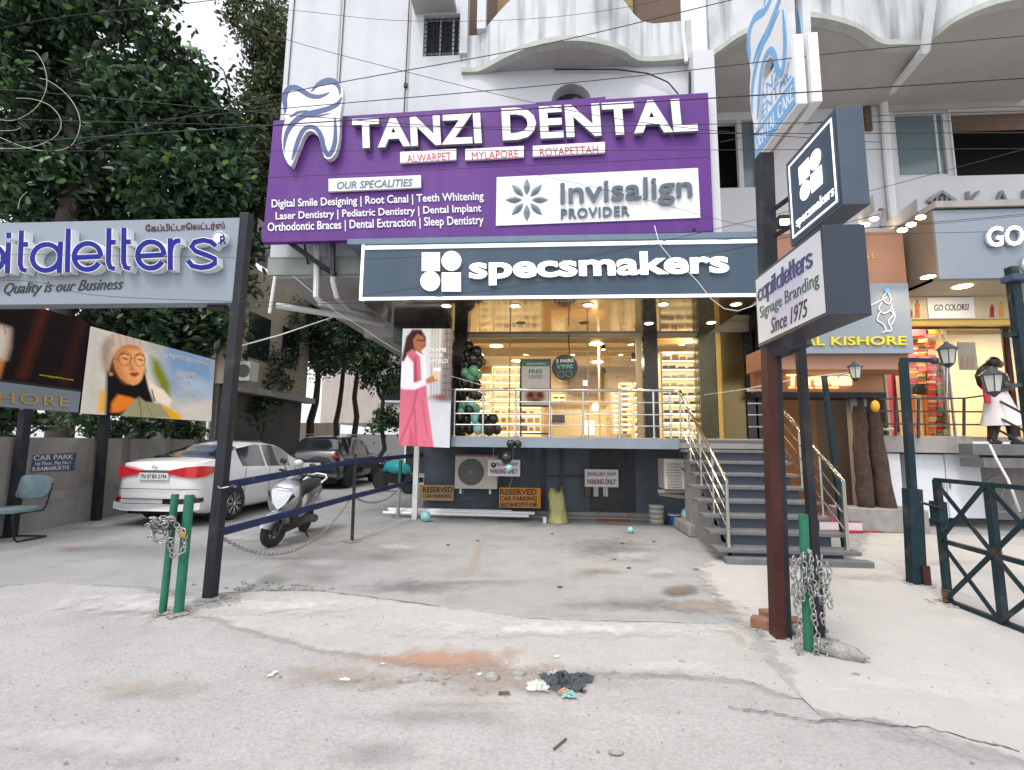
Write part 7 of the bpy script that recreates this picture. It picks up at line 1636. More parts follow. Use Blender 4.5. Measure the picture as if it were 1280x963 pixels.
for k in range(9): a = G(random.uniform(1150, 1235), random.uniform(648, 658)); b.bar(a + V((0, .3, .08 + .03 * k)), a + V((random.uniform(.3, .9), .5, .1 + .03 * k)), .04)
tag(b.build('scrap_pile', 'far_dark', kind='stuff'), 'dark pile of scrap pipes on the ground under the cupboards', 'scrap')
# dark railing of the clothes shop and its slanted part
lr = thing('dark_railing', 'dark brown steel railing on the clothes shop platform sloping down at the right', 'railing', tuple(P(1160, 545, Y=9.75))); mat('rail_dark', (.05, .04, .045), .45, var=.2)
def pt(u, v, Y=9.75): return P(u, v, Y=Y)
for v0, v1 in ((499, 498), (514, 515), (530, 531)):
    b = MB(); b.bar(pt(1098, v0), pt(1206, v1), .03); b.bar(pt(1206, v1), pt(1235, v1 - 4 if v0 < 510 else v1), .03); b.bar(pt(1235, v1 - 4 if v0 < 510 else v1), pt(1300, v1 + 34 - (4 if v0 < 510 else 0), 8.6), .03); b.build('rail', 'rail_dark', lr)
for u, a, c in ((1148, 499, 548), (1205, 498, 545), (1236, 494, 552), (1120, 499, 545)): b = MB(); b.bar(pt(u, c), pt(u, a), .035); b.build('post', 'rail_dark', lr)
b = MB(); b.tube([P(1237, 556, Y=9.1), P(1246, 575, Y=9.0), P(1260, 600, Y=8.9), P(1275, 640, Y=8.9)], .02, 6); tag(b.build('slanted_hose', 'pvc_pipe', smooth='all'), 'pale hose slanting down below the clothes shop steps', 'hose')

# ---- lamp posts with lanterns
mat('lantern_glass', (.55, .55, .5), .15, var=.1, spec=.8); mat('lantern_metal', (.04, .05, .055), .4, var=.2)
def lantern(parent, q, s_=1.0):
    b = MB(); b.lathe([(.016, .13), (.024, .11), (.1, .05), (.11, .04), (.09, .035)], q, 8); b.build('lantern_roof', 'lantern_metal', parent, smooth=True)
    b = MB(); b.lathe([(.086, .034), (.058, -.13)], q, 6); b.build('lantern_glass', 'lantern_glass', parent)
    b = MB(); b.lathe([(.062, -.132), (.04, -.155), (.012, -.18)], q, 8)
    for k in range(6): a = k * math.pi / 3; b.bar(V(q) + V((.088 * math.cos(a), .088 * math.sin(a), .036)), V(q) + V((.06 * math.cos(a), .06 * math.sin(a), -.13)), .009)
    b.build('lantern_base', 'lantern_metal', parent)
lp1 = thing('lamp_post', 'dark teal lamp post with a thick lower sleeve and a lantern on its right arm', 'lamp post', tuple(G(1144, 730)))
a = G(1146, 731); YA = a.y; m_ = P(1140, 611, Y=YA); c = P(1129, 452, Y=YA)
MB().bar((a.x, a.y, 0), m_, .15, .12, up=(0, 1, 0)).build('sleeve', 'teal_paint', lp1, bevel=.006); MB().bar(m_, c, .07, up=(0, 1, 0)).build('shaft', 'teal_paint', lp1)
arm = P(1166, 451, Y=YA); MB().bar(c - V((.03, 0, -.02)), arm, .045).build('arm', 'teal_paint', lp1); MB().ball(arm + V((.02, 0, 0)), .045, 10, 7).build('joint', 'lantern_metal', lp1, smooth='all')
q = P(1184, 441, Y=YA); MB().bar(arm, q + V((0, 0, -.17)), .02).build('hook', 'lantern_metal', lp1); lantern(lp1, q)
MB().box(a.x + .02, a.y - .08, 0, a.x + .1, a.y - .062, .22).build('rust_plate', 'post_maroon', lp1)
b = MB(); 
lp2 = thing('lamp_post', 'second lamp post at the right picture edge with floodlight and low lantern arm', 'lamp post', tuple(P(1288, 600, Y=5.2)))
xx = P(1284, 500, Y=5.2).x; MB().bar((xx, 5.2, 0), (xx, 5.2, 3.4), .08).build('shaft', 'teal_paint', lp2)
q = P(1240, 474, Y=5.2); MB().bar((xx, 5.2, P(1270, 482, Y=5.2).z), P(1257, 482, Y=5.2), .04).build('arm', 'lantern_metal', lp2); MB().ball(P(1257, 482, Y=5.2), .04, 10, 7).build('joint', 'lantern_metal', lp2, smooth='all'); MB().bar(P(1257, 484, Y=5.2), q + V((0, 0, -.18)), .02).build('hook', 'lantern_metal', lp2); lantern(lp2, q)
MB().box(P(1256, 420, Y=5.2).x, 5.17, P(1270, 421, Y=5.2).z, xx, 5.23, P(1270, 416, Y=5.2).z).build('crossbar', 'teal_paint', lp2)
q = P(1268, 350, Y=5.2); MB().box(q.x - .1, 5.1, q.z - .03, q.x + .12, 5.25, q.z + .04).build('floodlight', 'wall_blue', lp2, bevel=.01); MB().bar(q, P(1262, 375, Y=5.2), .02).build('floodlight_stem', 'lantern_metal', lp2); MB().bar(P(1262, 375, Y=5.2), (xx, 5.2, P(1270, 395, Y=5.2).z), .02).build('floodlight_arm', 'lantern_metal', lp2)
lp3 = thing('lamp_post', 'slim leaning blue green lamp post with a small lantern near the glowing name', 'lamp post', tuple(G(1058, 690)))
a = G(1057, 694); YA = a.y; c = P(1030, 470, Y=YA); MB().bar((a.x, a.y, 0), c, .06, up=(0, 1, 0)).build('shaft', 'teal_paint', lp3); arm = P(1056, 469, Y=YA); MB().bar(c, arm, .03).build('arm', 'far_grey', lp3); q = P(1069, 462, Y=YA); MB().bar(arm, q - V((0, 0, .12)), .015).build('hook', 'lantern_metal', lp3); lantern(lp3, q)
b = MB(); a_, c_ = P(1094, 492, Y=9), P(1094, 512, Y=9); b.ball(P(1094, 508, Y=9), .085, 12, 8, 0, (.8, .8, 1.25)); o = b.build('yellow_bell', 'fig_yellow', smooth='all'); tag(o, 'small yellow bell shaped ornament hanging by the log columns', 'ornament'); MB().tube([P(1094, 494, Y=9), P(1094, 503, Y=9)], .01, 6).build('string', 'steel_dark', o, world=False)

# ---- gate with crossed bars
gt = thing('steel_gate', 'open dark teal steel gate with crossed bars reaching out at the right edge', 'gate', tuple(G(1180, 755)))
XGt = 3.915; yA, yB = 5.17, 4.6; yC = 2 * yB - yA - .02; zt = 1.19; zm = .60; zb = .035
def gp(y, z): return (XGt + (5.17 - y) * -.0, y, z)
for y in (yA, yB, yC): MB().bar(gp(y, .0), gp(y, zt), .05, .06).build('stile', 'teal_paint', gt)
for z0, z1 in ((zt, zt), (zm, zm - .03), (zb, zb)): MB().bar(gp(yA + .02, z0), gp(yC, z1), .04).build('rail', 'teal_paint', gt)
for k, (ya_, yb_) in enumerate(((yA, yB), (yB, yC))):
    for i, (z0, z1) in enumerate(((zt, zm), (zm, zb))): 
        MB().bar((XGt - .025, ya_, z0), (XGt - .025, yb_, z1), .012, .04).build('brace', 'teal_paint', gt); MB().bar((XGt - .03, ya_, z1), (XGt - .03, yb_, z0), .012, .04).build('brace', 'teal_paint', gt)
MB().box(XGt - .05, yA - .06, .78, XGt + .03, yA + .06, .98).build('latch_plate', 'teal_paint', gt); MB().tube([(XGt - .06, yA - .1, .93), (XGt - .06, yA + .16, .95)], .014, 6).build('latch_bolt', 'steel_dark', gt)
b = MB()
for k in range(7): z = .03 + .018 * k; b.tube([(XGt + .05 * math.cos(a), yA + .05 * math.sin(a), z + random.uniform(-.01, .01)) for a in [i * 1.0 for i in range(6)]], .004, 4, closed=True)
tag(b.build('rope_wrap', 'brick'), 'old rope wound round the foot of the gate', 'rope')

# ---- person on the shop steps
YPn = 9.6
mat('skin', (.16, .075, .045), .55, var=.08); mat('hair', (.012, .01, .01), .4, var=.2); mat('white_cloth', (.75, .74, .76), .85, var=.06, bump=.3, bscale=12); mat('bag_black', (.015, .015, .018), .5); mat('pink_cloth', (.5, .05, .08), .8)
ft = P(1258, 556, Y=YPn); hdz = P(1248, 448, Y=YPn).z; H = hdz - ft.z
pn = thing('person', 'person with dark ponytail, white skirt and black backpack walking on the shop steps', 'person', (ft.x, YPn, ft.z))
def skin_obj(name, pts, edges, m, parent, sub=2):
    me = bpy.data.meshes.new(name); iv = WM[parent.name].inverted(); me.from_pydata([tuple(iv @ V(p[:3])) for p in pts], edges, []); me.materials.append(MATS[m]); o = bpy.data.objects.new(name, me); COL.objects.link(o); o.parent = parent
    sk = o.modifiers.new('skin', 'SKIN'); sk.use_smooth_shade = True; lay = me.skin_vertices[0] if me.skin_vertices else None
    if lay is None:
        bm = bmesh.new(); bm.from_mesh(me); bm.verts.layers.skin.verify(); bm.to_mesh(me); bm.free(); lay = me.skin_vertices[0]
    for i, p in enumerate(pts): r = p[3]; r = (r, r) if not isinstance(r, tuple) else r; lay.data[i].radius = r; lay.data[i].use_root = (i == 0)
    sb = o.modifiers.new('sub', 'SUBSURF'); sb.levels = sub; sb.render_levels = sub; return o
X = ft.x - .08; Zf = ft.z; k = H / 1.6
def J(x, y, z, r): return (X + x * k, YPn + y * k, Zf + z * k, (r[0] * k, r[1] * k) if isinstance(r, tuple) else r * k)
jp = [J(0, 0, .88, (.12, .09)), J(.0, 0, 1.02, (.11, .085)), J(-.01, 0, 1.2, (.13, .09)), J(0, 0, 1.31, (.11, .07)), J(.02, 0, 1.38, .042), J(.035, 0, 1.43, .045), J(.045, 0, 1.48, (.07, .08)), J(.05, 0, 1.55, (.065, .075)),
      J(-.14, .0, 1.29, .05), J(-.19, -.03, 1.05, .04), J(-.02, -.15, .98, .032), J(.07, -.18, 1.0, .028), J(.14, 0, 1.29, .05), J(.2, -.02, 1.07, .04), J(.12, -.15, 1.0, .03),
      J(-.06, 0, .82, .09), J(-.02, .0, .48, .06), J(-.14, 0, .1, .04), J(-.04, 0, .04, .035), J(.07, 0, .82, .09), J(.17, 0, .46, .06), J(.2, 0, .08, .04), J(.31, 0, .04, .035)]
je = [(0, 1), (1, 2), (2, 3), (3, 4), (4, 5), (5, 6), (6, 7), (3, 8), (8, 9), (9, 10), (10, 11), (3, 12), (12, 13), (13, 14), (0, 15), (15, 16), (16, 17), (17, 18), (0, 19), (19, 20), (20, 21), (21, 22)]
skin_obj('body', jp, je, 'skin', pn)
def ring3(cx, cy, z, rx_, ry_, n=18, fold=0.0): return [V((X + (cx + rx_ * (1 + fold * math.sin(5 * a)) * math.cos(a)) * k, YPn + (cy + ry_ * (1 + fold * math.sin(5 * a)) * math.sin(a)) * k, Zf + z * k)) for a in [2 * math.pi * i / n for i in range(n)]]
b = MB(); b.loft([ring3(0, 0, 1.0, .15, .12), ring3(.01, 0, .9, .18, .15, fold=.03), ring3(.03, 0, .7, .23, .18, fold=.06), ring3(.05, 0, .5, .28, .22, fold=.08), ring3(.07, 0, .34, .33, .25, fold=.1)], cap=False); b.build('skirt', 'white_cloth', pn, smooth='all')
b = MB(); b.loft([ring3(0, 0, .96, .16, .125), ring3(0, 0, 1.1, .155, .12), ring3(-.01, 0, 1.22, .18, .125), ring3(0, 0, 1.33, .15, .1), ring3(.02, 0, 1.375, .06, .06)]); b.build('top', 'white_cloth', pn, smooth='all')
for s_, q in ((1, (12, 13)), (-1, (8, 9))): a, c = V(jp[q[0]][:3]), V(jp[q[1]][:3]); MB().tube([a, a.lerp(c, .6)], [.07 * k, .06 * k], 10).build('sleeve', 'white_cloth', pn, smooth=True)
b = MB(); b.ball(V(J(.03, .02, 1.52, 0)[:3]), .105 * k, 16, 10, 0, (1, 1, 1.08)); b.tube([J(-.04, .03, 1.5, 0)[:3], J(-.13, .06, 1.42, 0)[:3], J(-.18, .08, 1.28, 0)[:3], J(-.17, .08, 1.12, 0)[:3], J(-.15, .08, 1.02, 0)[:3]], [.05 * k, .07 * k, .075 * k, .06 * k, .02 * k], 10); b.build('hair', 'hair', pn, smooth='all')
b = MB(); b.ball(V(J(.095, -.04, 1.48, 0)[:3]), .055 * k, 12, 8, 0, (.8, .9, 1.25)); b.tube([J(.145, -.05, 1.5, 0)[:3], J(.163, -.06, 1.475, 0)[:3], J(.145, -.05, 1.465, 0)[:3]], .009 * k, 6); b.build('face', 'skin', pn, smooth='all')
b = MB(); b.loft([ring3(-.04, -.1, 1.0, .14, .07), ring3(-.04, -.12, 1.1, .17, .1), ring3(-.04, -.11, 1.24, .16, .09), ring3(-.03, -.07, 1.33, .12, .05)]); b.build('backpack', 'bag_black', pn, smooth='all')
for i, (fx_, fz) in enumerate(((-.1, .035), (.26, .03))): b = MB(); b.ball(V(J(fx_, 0, fz, 0)[:3]), .06 * k, 12, 7, 0, (2.0, .8, .6)); b.build('shoe', 'bag_black', pn, smooth='all')
for q in ((16, 17), (20, 21)): a, c = V(jp[q[0]][:3]), V(jp[q[1]][:3]); MB().tube([a, c], [.075 * k, .055 * k], 10).build('trouser_leg', 'bag_black', pn, smooth=True)
b = MB(); b.tube([J(-.24, -.08, 1.1, 0)[:3], J(-.25, -.1, .75, 0)[:3]], .05 * k, 8); b.build('pink_scarf', 'pink_cloth', pn, smooth=True)
hand = MB(); hc = V(J(.09, -.19, 1.0, 0)[:3])
for i in range(5): hand.tube([hc + V((0, 0, .012 * (i - 2))), hc + V((.035, -.01, .012 * (i - 2) - .004)), hc + V((.055 - .006 * abs(i - 2), .005, .012 * (i - 2) - .012))], .008, 5)
hand.build('fingers', 'skin', pn, smooth='all')
# ================================================================== POSTER OF THE WALKING WOMAN
YPo = 8.45
pw = thing('suit_poster', 'tall lit poster of a woman in a pink suit and white shirt holding a drink', 'poster', tuple(P(530, 560, Y=YPo)))
pr = Print(70, 154, srgb(232, 232, 236)); PK = srgb(214, 112, 134); PKD = srgb(176, 72, 94)
pr.poly([(.5, -.1), (1.1, -.1), (1.1, .62), (.55, .6)], srgb(205, 205, 208), .1); pr.poly([(.82, -.1), (1.1, -.1), (1.1, .65), (.8, .62)], srgb(120, 108, 105), .05)
for x in (.6, .66, .72, .8, .86, .93): pr.line([(x, 0), (x + .01, .6)], .008, srgb(150, 146, 146), .01)
for k in range(9): pr.line([(.84, .05 + k * .06), (1, .045 + k * .06)], .008, srgb(90, 75, 72), .01)
pr.poly([(.55, .6), (1.1, .62), (1.1, 1.1), (.6, 1.1)], srgb(205, 207, 214), .08); pr.ell(.85, .6, .2, .05, srgb(110, 100, 98), .05); pr.ell(.78, .585, .1, .03, srgb(150, 60, 60), .03)
pr.poly([(.0, .28), (.08, .08), (.2, .01), (.38, .01), (.48, .08), (.48, .16), (.36, .2), (.2, .22), (.06, .3)], srgb(70, 42, 34), .02)
pr.poly([(.22, .1), (.3, .05), (.42, .07), (.46, .13), (.42, .19), (.34, .2), (.25, .17)], srgb(176, 112, 80), .015); pr.line([(.3, .105), (.44, .108)], .012, srgb(70, 40, 30), .012); pr.ell(.4, .16, .03, .01, srgb(140, 60, 55), .01)
pr.poly([(.26, .18), (.4, .2), (.44, .24), (.3, .24)], srgb(160, 98, 70), .015)
pr.poly([(.04, .3), (.12, .23), (.3, .2), (.46, .24), (.5, .36), (.52, .46), (.42, .5), (.1, .52), (-.02, .46)], srgb(240, 238, 244), .015)
pr.poly([(.1, .22), (.22, .18), (.38, .25), (.42, .48), (.26, .48), (.24, .3), (.14, .25)], PK, .015); pr.poly([(.26, .25), (.3, .26), (.34, .48), (.27, .48)], PKD, .015)
pr.poly([(.0, .52), (.52, .49), (.54, .6), (.6, .75), (.74, 1.1), (-.1, 1.1), (-.04, .75)], PK, .015)
pr.line([(.34, .52), (.26, .72), (.02, 1.0)], .014, PKD, .025); pr.poly([(.24, .82), (.34, 1.02), (.2, 1.02)], PKD, .03, .6); pr.line([(.3, .7), (.36, 1.0)], .012, PKD, .02); pr.line([(.44, .62), (.56, .9)], .008, PKD, .02)
pr.poly([(.02, .46), (.3, .47), (.52, .43), (.54, .48), (.3, .53), (.04, .53)], srgb(236, 234, 242), .015); pr.poly([(.5, .44), (.62, .41), (.74, .41), (.74, .45), (.6, .47), (.52, .48)], srgb(190, 120, 84), .015)
pr.poly([(.64, .36), (.78, .36), (.76, .44), (.67, .44)], srgb(225, 200, 160), .015); pr.poly([(.64, .34), (.79, .34), (.79, .37), (.64, .37)], srgb(245, 240, 235), .01)
TLp, TRp, BRp, BLp = P(503.5, 411, Y=YPo), P(566, 411, Y=YPo), P(562, 560, Y=YPo), P(498, 557, Y=YPo)
pr.build('print', TLp, TRp, BRp, BLp, attr_mat('print_bright', .5, .42), pw)
b = MB(); b.slab([p + V((0, .004, 0)) for p in (BLp, BRp, TRp, TLp)], (0, .16, 0)); b.build('case', 'black_clad', pw)
for i, s_ in enumerate(('FRAME', 'YOUR', 'WORLD')): let(pw, s_, (537, 440 + i * 7), (537 + (21, 17, 23)[i], 440 + i * 7), (537, 435 + i * 7), YPo - .003, .003, 'acrylic_white', bold=.03)

# ================================================================== A FRAME, ROUND SIGN, BALLOONS
YAf = 9.6
af = thing('a_board', 'black framed standing board with a green and white free lenses poster', 'sign', tuple(P(668, 546, Y=YAf)))
for u in (651, 687.5): a, c = P(u, 546, Y=YAf), P(u, 449, Y=YAf); MB().bar(a, c, .035).build('leg', 'black_clad', af)
MB().bar(P(649, 541.5, Y=YAf), P(689, 542.5, Y=YAf), .03).build('foot_bar', 'black_clad', af); pbox(649.5, 688.5, 449, 509, YAf - .02, .035, 'black_clad', 'frame', af)
mat('poster_grey', (.5, .49, .48), .5); mat('poster_green', (.02, .16, .12), .5); pbox(652, 687, 458, 506.5, YAf - .03, .009, 'poster_grey', 'poster', af); pbox(652, 687, 451.5, 457.8, YAf - .03, .009, 'poster_green', 'header', af)
let(af, 'specsmakers', (658, 456.5), (682, 456.5), (658, 453.5), YAf - .031, .002, 'acrylic_white'); let(af, 'FREE', (661, 467), (678, 467), (661, 462), YAf - .031, .002, 'poster_green', bold=.03); let(af, 'LENSES', (661, 473.5), (678, 473.5), (661, 469), YAf - .031, .002, 'poster_green', bold=.01)
pr = Print(30, 18, (.5, .49, .48)); pr.ell(.5, .5, .42, .32, srgb(150, 95, 75), .05); pr.ell(.3, .45, .12, .12, srgb(70, 40, 35), .05); pr.ell(.7, .45, .12, .12, srgb(70, 40, 35), .05); pr.poly([(.38, .7), (.62, .7), (.62, .95), (.38, .95)], (.08, .08, .08), .03)
pr.build('printed_spectacles', P(655, 487, Y=YAf - .032), P(684, 487, Y=YAf - .032), P(684, 504, Y=YAf - .032), P(655, 504, Y=YAf - .032), attr_mat('print_flat', .5), af)
YRd = 9.7
rd = thing('round_sign', 'round black hanging sign reading two pairs and a price in the shop front', 'sign', tuple(P(706, 460, Y=YRd))); q = P(706, 459.5, Y=YRd)
MB().lathe([(.265, q.y), (.265, q.y + .03)], (q.x, 0, q.z), 32, axis='Y').build('disc', 'black_clad', rd); MB().tube([P(712, 445, Y=YRd), P(711, 430, Y=YRd), P(711, 418, Y=YRd)], .012, 6).build('hanger', 'steel_dark', rd)
mat('mint', (.16, .5, .36), .4); let(rd, '2 PAIRS', (695, 454), (717, 453), (695, 449.5), YRd - .003, .003, 'acrylic_white', bold=.03); let(rd, '₹990', (696, 461.5), (716, 461), (696, 455.5), YRd - .003, .003, 'mint', bold=.03)
fq = pixframe((706, 468), Y=YRd - .004); b = MB(); ribbon(b, fq, [(-9, -2), (-7, 3), (-2, 3), (-1, -1), (-4, -4), (-9, -2)], .5, 0, .003, smoothn=3); ribbon(b, fq, [(1, -1), (3, 4), (8, 3), (9, -1), (5, -3), (1, -1)], .5, 0, .003, smoothn=3); b.build('spectacle_drawing', 'mint', rd)
# balloons
mat('balloon_black', (.012, .012, .014), .22, coat=.3, var=.05); mat('balloon_mint', (.13, .36, .23), .3, coat=.2, var=.05); mat('balloon_aqua', (.3, .62, .6), .3, coat=.2, var=.04); mat('balloon_olive', (.12, .1, .04), .3, coat=.2)
bg_ = thing('balloon_garland', 'garland of black, mint and aqua balloons climbing the left side of the shop front', 'balloons', tuple(P(590, 546, Y=9.2)))
for i, (u, v, r, m_, Y) in enumerate([(586, 434, 7, 0, 9.3), (596, 440, 7, 0, 9.2), (584, 445, 7, 0, 9.2), (591, 449, 8, 0, 9.1), (599, 448, 6, 0, 9.3), (597, 455, 7, 0, 9.2), (603, 453, 5, 3, 9.25), (583, 457, 7, 0, 9.2), (582, 466, 6, 1, 9.1), (592, 464, 7, 1, 9.05), (588, 471, 7, 1, 9.1), (597, 469, 6, 1, 9.2), (580, 478, 7, 0, 9.1), (590, 482, 8, 0, 9.2), (597, 481, 5, 0, 9.1), (581, 490, 7, 0, 9.2), (592, 494, 7, 0, 9.1), (598, 495, 5, 0, 9.2), (579, 507, 6, 1, 9.1), (589, 505, 6, 2, 9.05), (595, 511, 6, 1, 9.1), (577, 514, 5, 2, 9.1), (586, 513, 6, 0, 9.0), (574, 522, 7, 0, 9.1), (583, 524, 7, 0, 9.1), (595, 523, 7, 2, 9.0), (604, 524, 7, 0, 8.95), (616, 524, 7, 0, 9.0), (577, 535, 7, 0, 9.1), (587, 536, 7, 0, 9.1), (598, 536, 7, 2, 8.95), (611, 535, 9, 0, 8.9), (621, 537, 6, 0, 9.0)]):
    b = MB(); q = P(u, v, Y=Y); R0 = r / 600 * Y; b.ball(q, R0, 16, 10, 0, (1, 1, 1.1)); b.ball(q - V((0, 0, R0 * 1.12)), R0 * .12, 6, 4); b.build('balloon', ['balloon_black', 'balloon_mint', 'balloon_aqua', 'balloon_olive'][m_], bg_, smooth='all')
hb = thing('hanging_balloons', 'small bunch of black balloons and one aqua balloon hanging below the platform edge', 'balloons', tuple(P(642, 555, Y=8.4)))
for u, v, r, m_ in ((638.5, 555, 5.3, 0), (647.5, 555, 4.8, 0), (633, 573, 7, 0), (636, 585, 4.3, 2), (617, 582, 3, 0)):
    b = MB(); q = P(u, v, Y=8.4); b.ball(q, r / 600 * 8.4, 16, 10, 0, (1, 1, 1.06)); b.build('balloon', ['balloon_black', '', 'balloon_aqua'][m_], hb, smooth='all')
b = MB(); b.tube([P(642, 545, Y=8.42), P(640, 600, Y=8.42), P(635, 612, Y=8.42)], .003, 4); b.tube([P(617, 555, Y=8.42), P(617, 582, Y=8.42)], .003, 4); b.build('ribbon', 'galv', hb)
for u, v, r, lab in ((532, 646, 6.5, 'aqua balloon lying at the left by the white pipes'), (788, 663, 3.8, 'tiny half deflated aqua balloon on the parking ground'), (860, 643, 7.2, 'aqua balloon beside the blue bucket')):
    a = G(u, v + r); b = MB(); Rr = r / 600 * a.y; z0 = .24 if u == 860 else 0; 
    if u == 860: a = P(u, v, Y=9.2); a.z -= Rr
    b.ball(a + V((0, 0, Rr)), Rr, 16, 10); b.ball(a + V((Rr * 1.05, 0, Rr * .4)), Rr * .12, 6, 4); tag(b.build('loose_balloon', 'balloon_aqua', smooth='all'), lab, 'balloon')

# ================================================================== AC UNITS, NOTICES, SACK, BUCKETS
def acunit(name, lab, u0, u1, v0, v1, Y, dep, rotfan=True):
    t = thing(name, lab, 'air conditioner', tuple(P((u0 + u1) / 2, v1, Y=Y))); a, c = P(u0, v1, Y=Y), P(u1, v0, Y=Y)
    MB().box(a.x, Y, a.z, c.x, Y + dep, c.z).build('case', 'ac_case', t, bevel=.015)
    cx, cz = a.x + (c.x - a.x) * .38, (a.z + c.z) / 2 + .01; r = (c.z - a.z) * .41; MB().lathe([(r, Y - .012), (r * .98, Y - .002)], (cx, 0, cz), 30, axis='Y').build('fan_opening', 'ac_dark', t)
    b = MB()
    for k in range(9): rr = r * (k + 1) / 9.5; b.tube([(cx + rr * math.cos(q), Y - .022, cz + rr * math.sin(q)) for q in [i * math.pi / 12 for i in range(24)]], .004, 4, closed=True)
    for k in range(6): q = k * math.pi / 6; b.bar((cx - r * math.cos(q), Y - .022, cz - r * math.sin(q)), (cx + r * math.cos(q), Y - .022, cz + r * math.sin(q)), .006)
    b.build('fan_guard', 'far_grey', t); MB().box(a.x - .01, Y - .02, c.z + .001, c.x + .02, Y + dep, c.z + .03).build('top_cover', 'brown_fascia', t)
    for x in (a.x + .12, c.x - .15): MB().bar((x, Y + .02, a.z - .08), (x, Y + dep, a.z - .08), .04).bar((x, Y + .04, a.z - .08), (x, Y + .04, a.z - .001), .03).build('bracket', 'pvc_pipe', t)
    return t
acunit('air_conditioner', 'cream outdoor air conditioner unit with a round grille under the platform', 568, 622, 571, 611, 9.9, .32)
t = thing('side_air_conditioner', 'cream air conditioner unit seen from its side behind the stair treads', 'air conditioner', tuple(P(850, 612, Y=8.9)))
a, c = P(831, 612, Y=8.9), P(868, 574, Y=8.9); MB().box(a.x, 8.9, a.z, c.x, 9.4, c.z).build('case', 'ac_case', t, bevel=.015)
for k in range(9): zz = a.z + .04 + k * .05; MB().box(a.x + .05, 8.885, zz, a.x + .3, 8.899, zz + .02).build('louvre', 'far_grey', t)
MB().bar((a.x - .1, 9.0, a.z - .04), (c.x + .1, 9.0, a.z - .04), .05).build('bracket', 'far_grey', t); MB().bar((a.x - .05, 9.1, a.z - .1), (c.x, 9.1, a.z - .16), .06).build('wood_support', 'beige_far', t)
MB().tube([P(852, 585, Y=8.87), P(858, 590, Y=8.8), P(862, 583, Y=8.82), P(858, 578, Y=8.87)], .012, 5).build('cable', 'black_plastic', t)
mat('notice_white', (.75, .73, .75), .5); mat('notice_ink', (.16, .03, .08), .5); mat('sign_orange', (.62, .24, .015), .6, var=.12, scale=14, spots=.3, spot_col=(.35, .16, .03)); mat('sign_tan', (.42, .27, .12), .7, var=.15, scale=14)
for i, (u0, u1, v0, v1, Y, lab) in enumerate(((731, 773, 587, 609, 10.15, 'white jewellery shop parking only notice alone on the dark wall'), (610, 650, 575, 595.5, 9.6, 'white jewellery shop parking only notice beside the air conditioner, behind the hanging balloons'))):
    t = thing('parking_notice', lab, 'notice', tuple(P((u0 + u1) / 2, v1, Y=Y))); pbox(u0, u1, v0, v1, Y, .015, 'notice_white', 'board', t); w_ = u1 - u0; h = v1 - v0
    let(t, 'JEWELLERY SHOP', (u0 + w_ * .07, v0 + h * .42), (u1 - w_ * .07, v0 + h * .42), (u0 + w_ * .07, v0 + h * .17), Y - .002, .003, 'notice_ink', bold=.02); let(t, 'PARKING ONLY', (u0 + w_ * .07, v0 + h * .85), (u1 - w_ * .07, v0 + h * .85), (u0 + w_ * .07, v0 + h * .55), Y - .002, .003, 'notice_ink', bold=.03)
Y = 9.9
t = thing('reserved_sign', 'orange reserved car parking sign with three rows of black letters behind the white pipes', 'sign', tuple(P(650, 636, Y=Y))); pbox(624, 676, 610, 635, Y, .02, 'sign_orange', 'board', t)
for s_, l_ in (('RESERVED', ((625, 619), (671, 619), (625, 611.5))), ('CAR PARKING', ((625, 626.5), (671, 626.5), (625, 620.5))), ('BAKKIYAM MOORTHY HOME', ((625, 634), (671, 634), (625, 628)))): let(t, s_, *l_, Y - .002, .003, 'ink', bold=.035)
t = thing('reserved_sign', 'faded tan reserved car parking sign at the left below the air conditioner', 'sign', tuple(P(547, 628, Y=10.12))); pbox(524, 567, 606.5, 626, 10.12, .02, 'sign_tan', 'board', t)
for s_, l_ in (('RESERVED', ((528.5, 616), (566, 616), (528.5, 609))), ('CAR PARKING', ((529, 622.5), (564, 622.5), (529, 618)))): let(t, s_, *l_, 10.118, .003, 'ink', bold=.03)
# pipes lying on the ground
for i, (u0, v0, u1, v1, lab) in enumerate(((479, 641, 661, 645.5, 'nearest of the long white plastic pipes on the ground'), (487, 638.5, 668, 642, 'middle of the long white plastic pipes on the ground'), (485, 636.5, 640, 640, 'farthest of the long white plastic pipes on the ground'))):
    a, c = P(u0, v0, Y=9.75 + i * .1), P(u1, v1, Y=9.7 + i * .1); b = MB(); b.tube([a, c], .033, 10); tag(b.build('plastic_pipe', 'acrylic_white', smooth=True), lab, 'pipe', 'white plastic pipes lying in front of the wall')
b = MB(); b.bar(P(565, 630, Y=9.95), P(622, 622, Y=10.0), .02, .03); tag(b.build('thin_stick', 'under_dark'), 'thin dark stick leaning against the kerb below the air conditioner', 'stick')
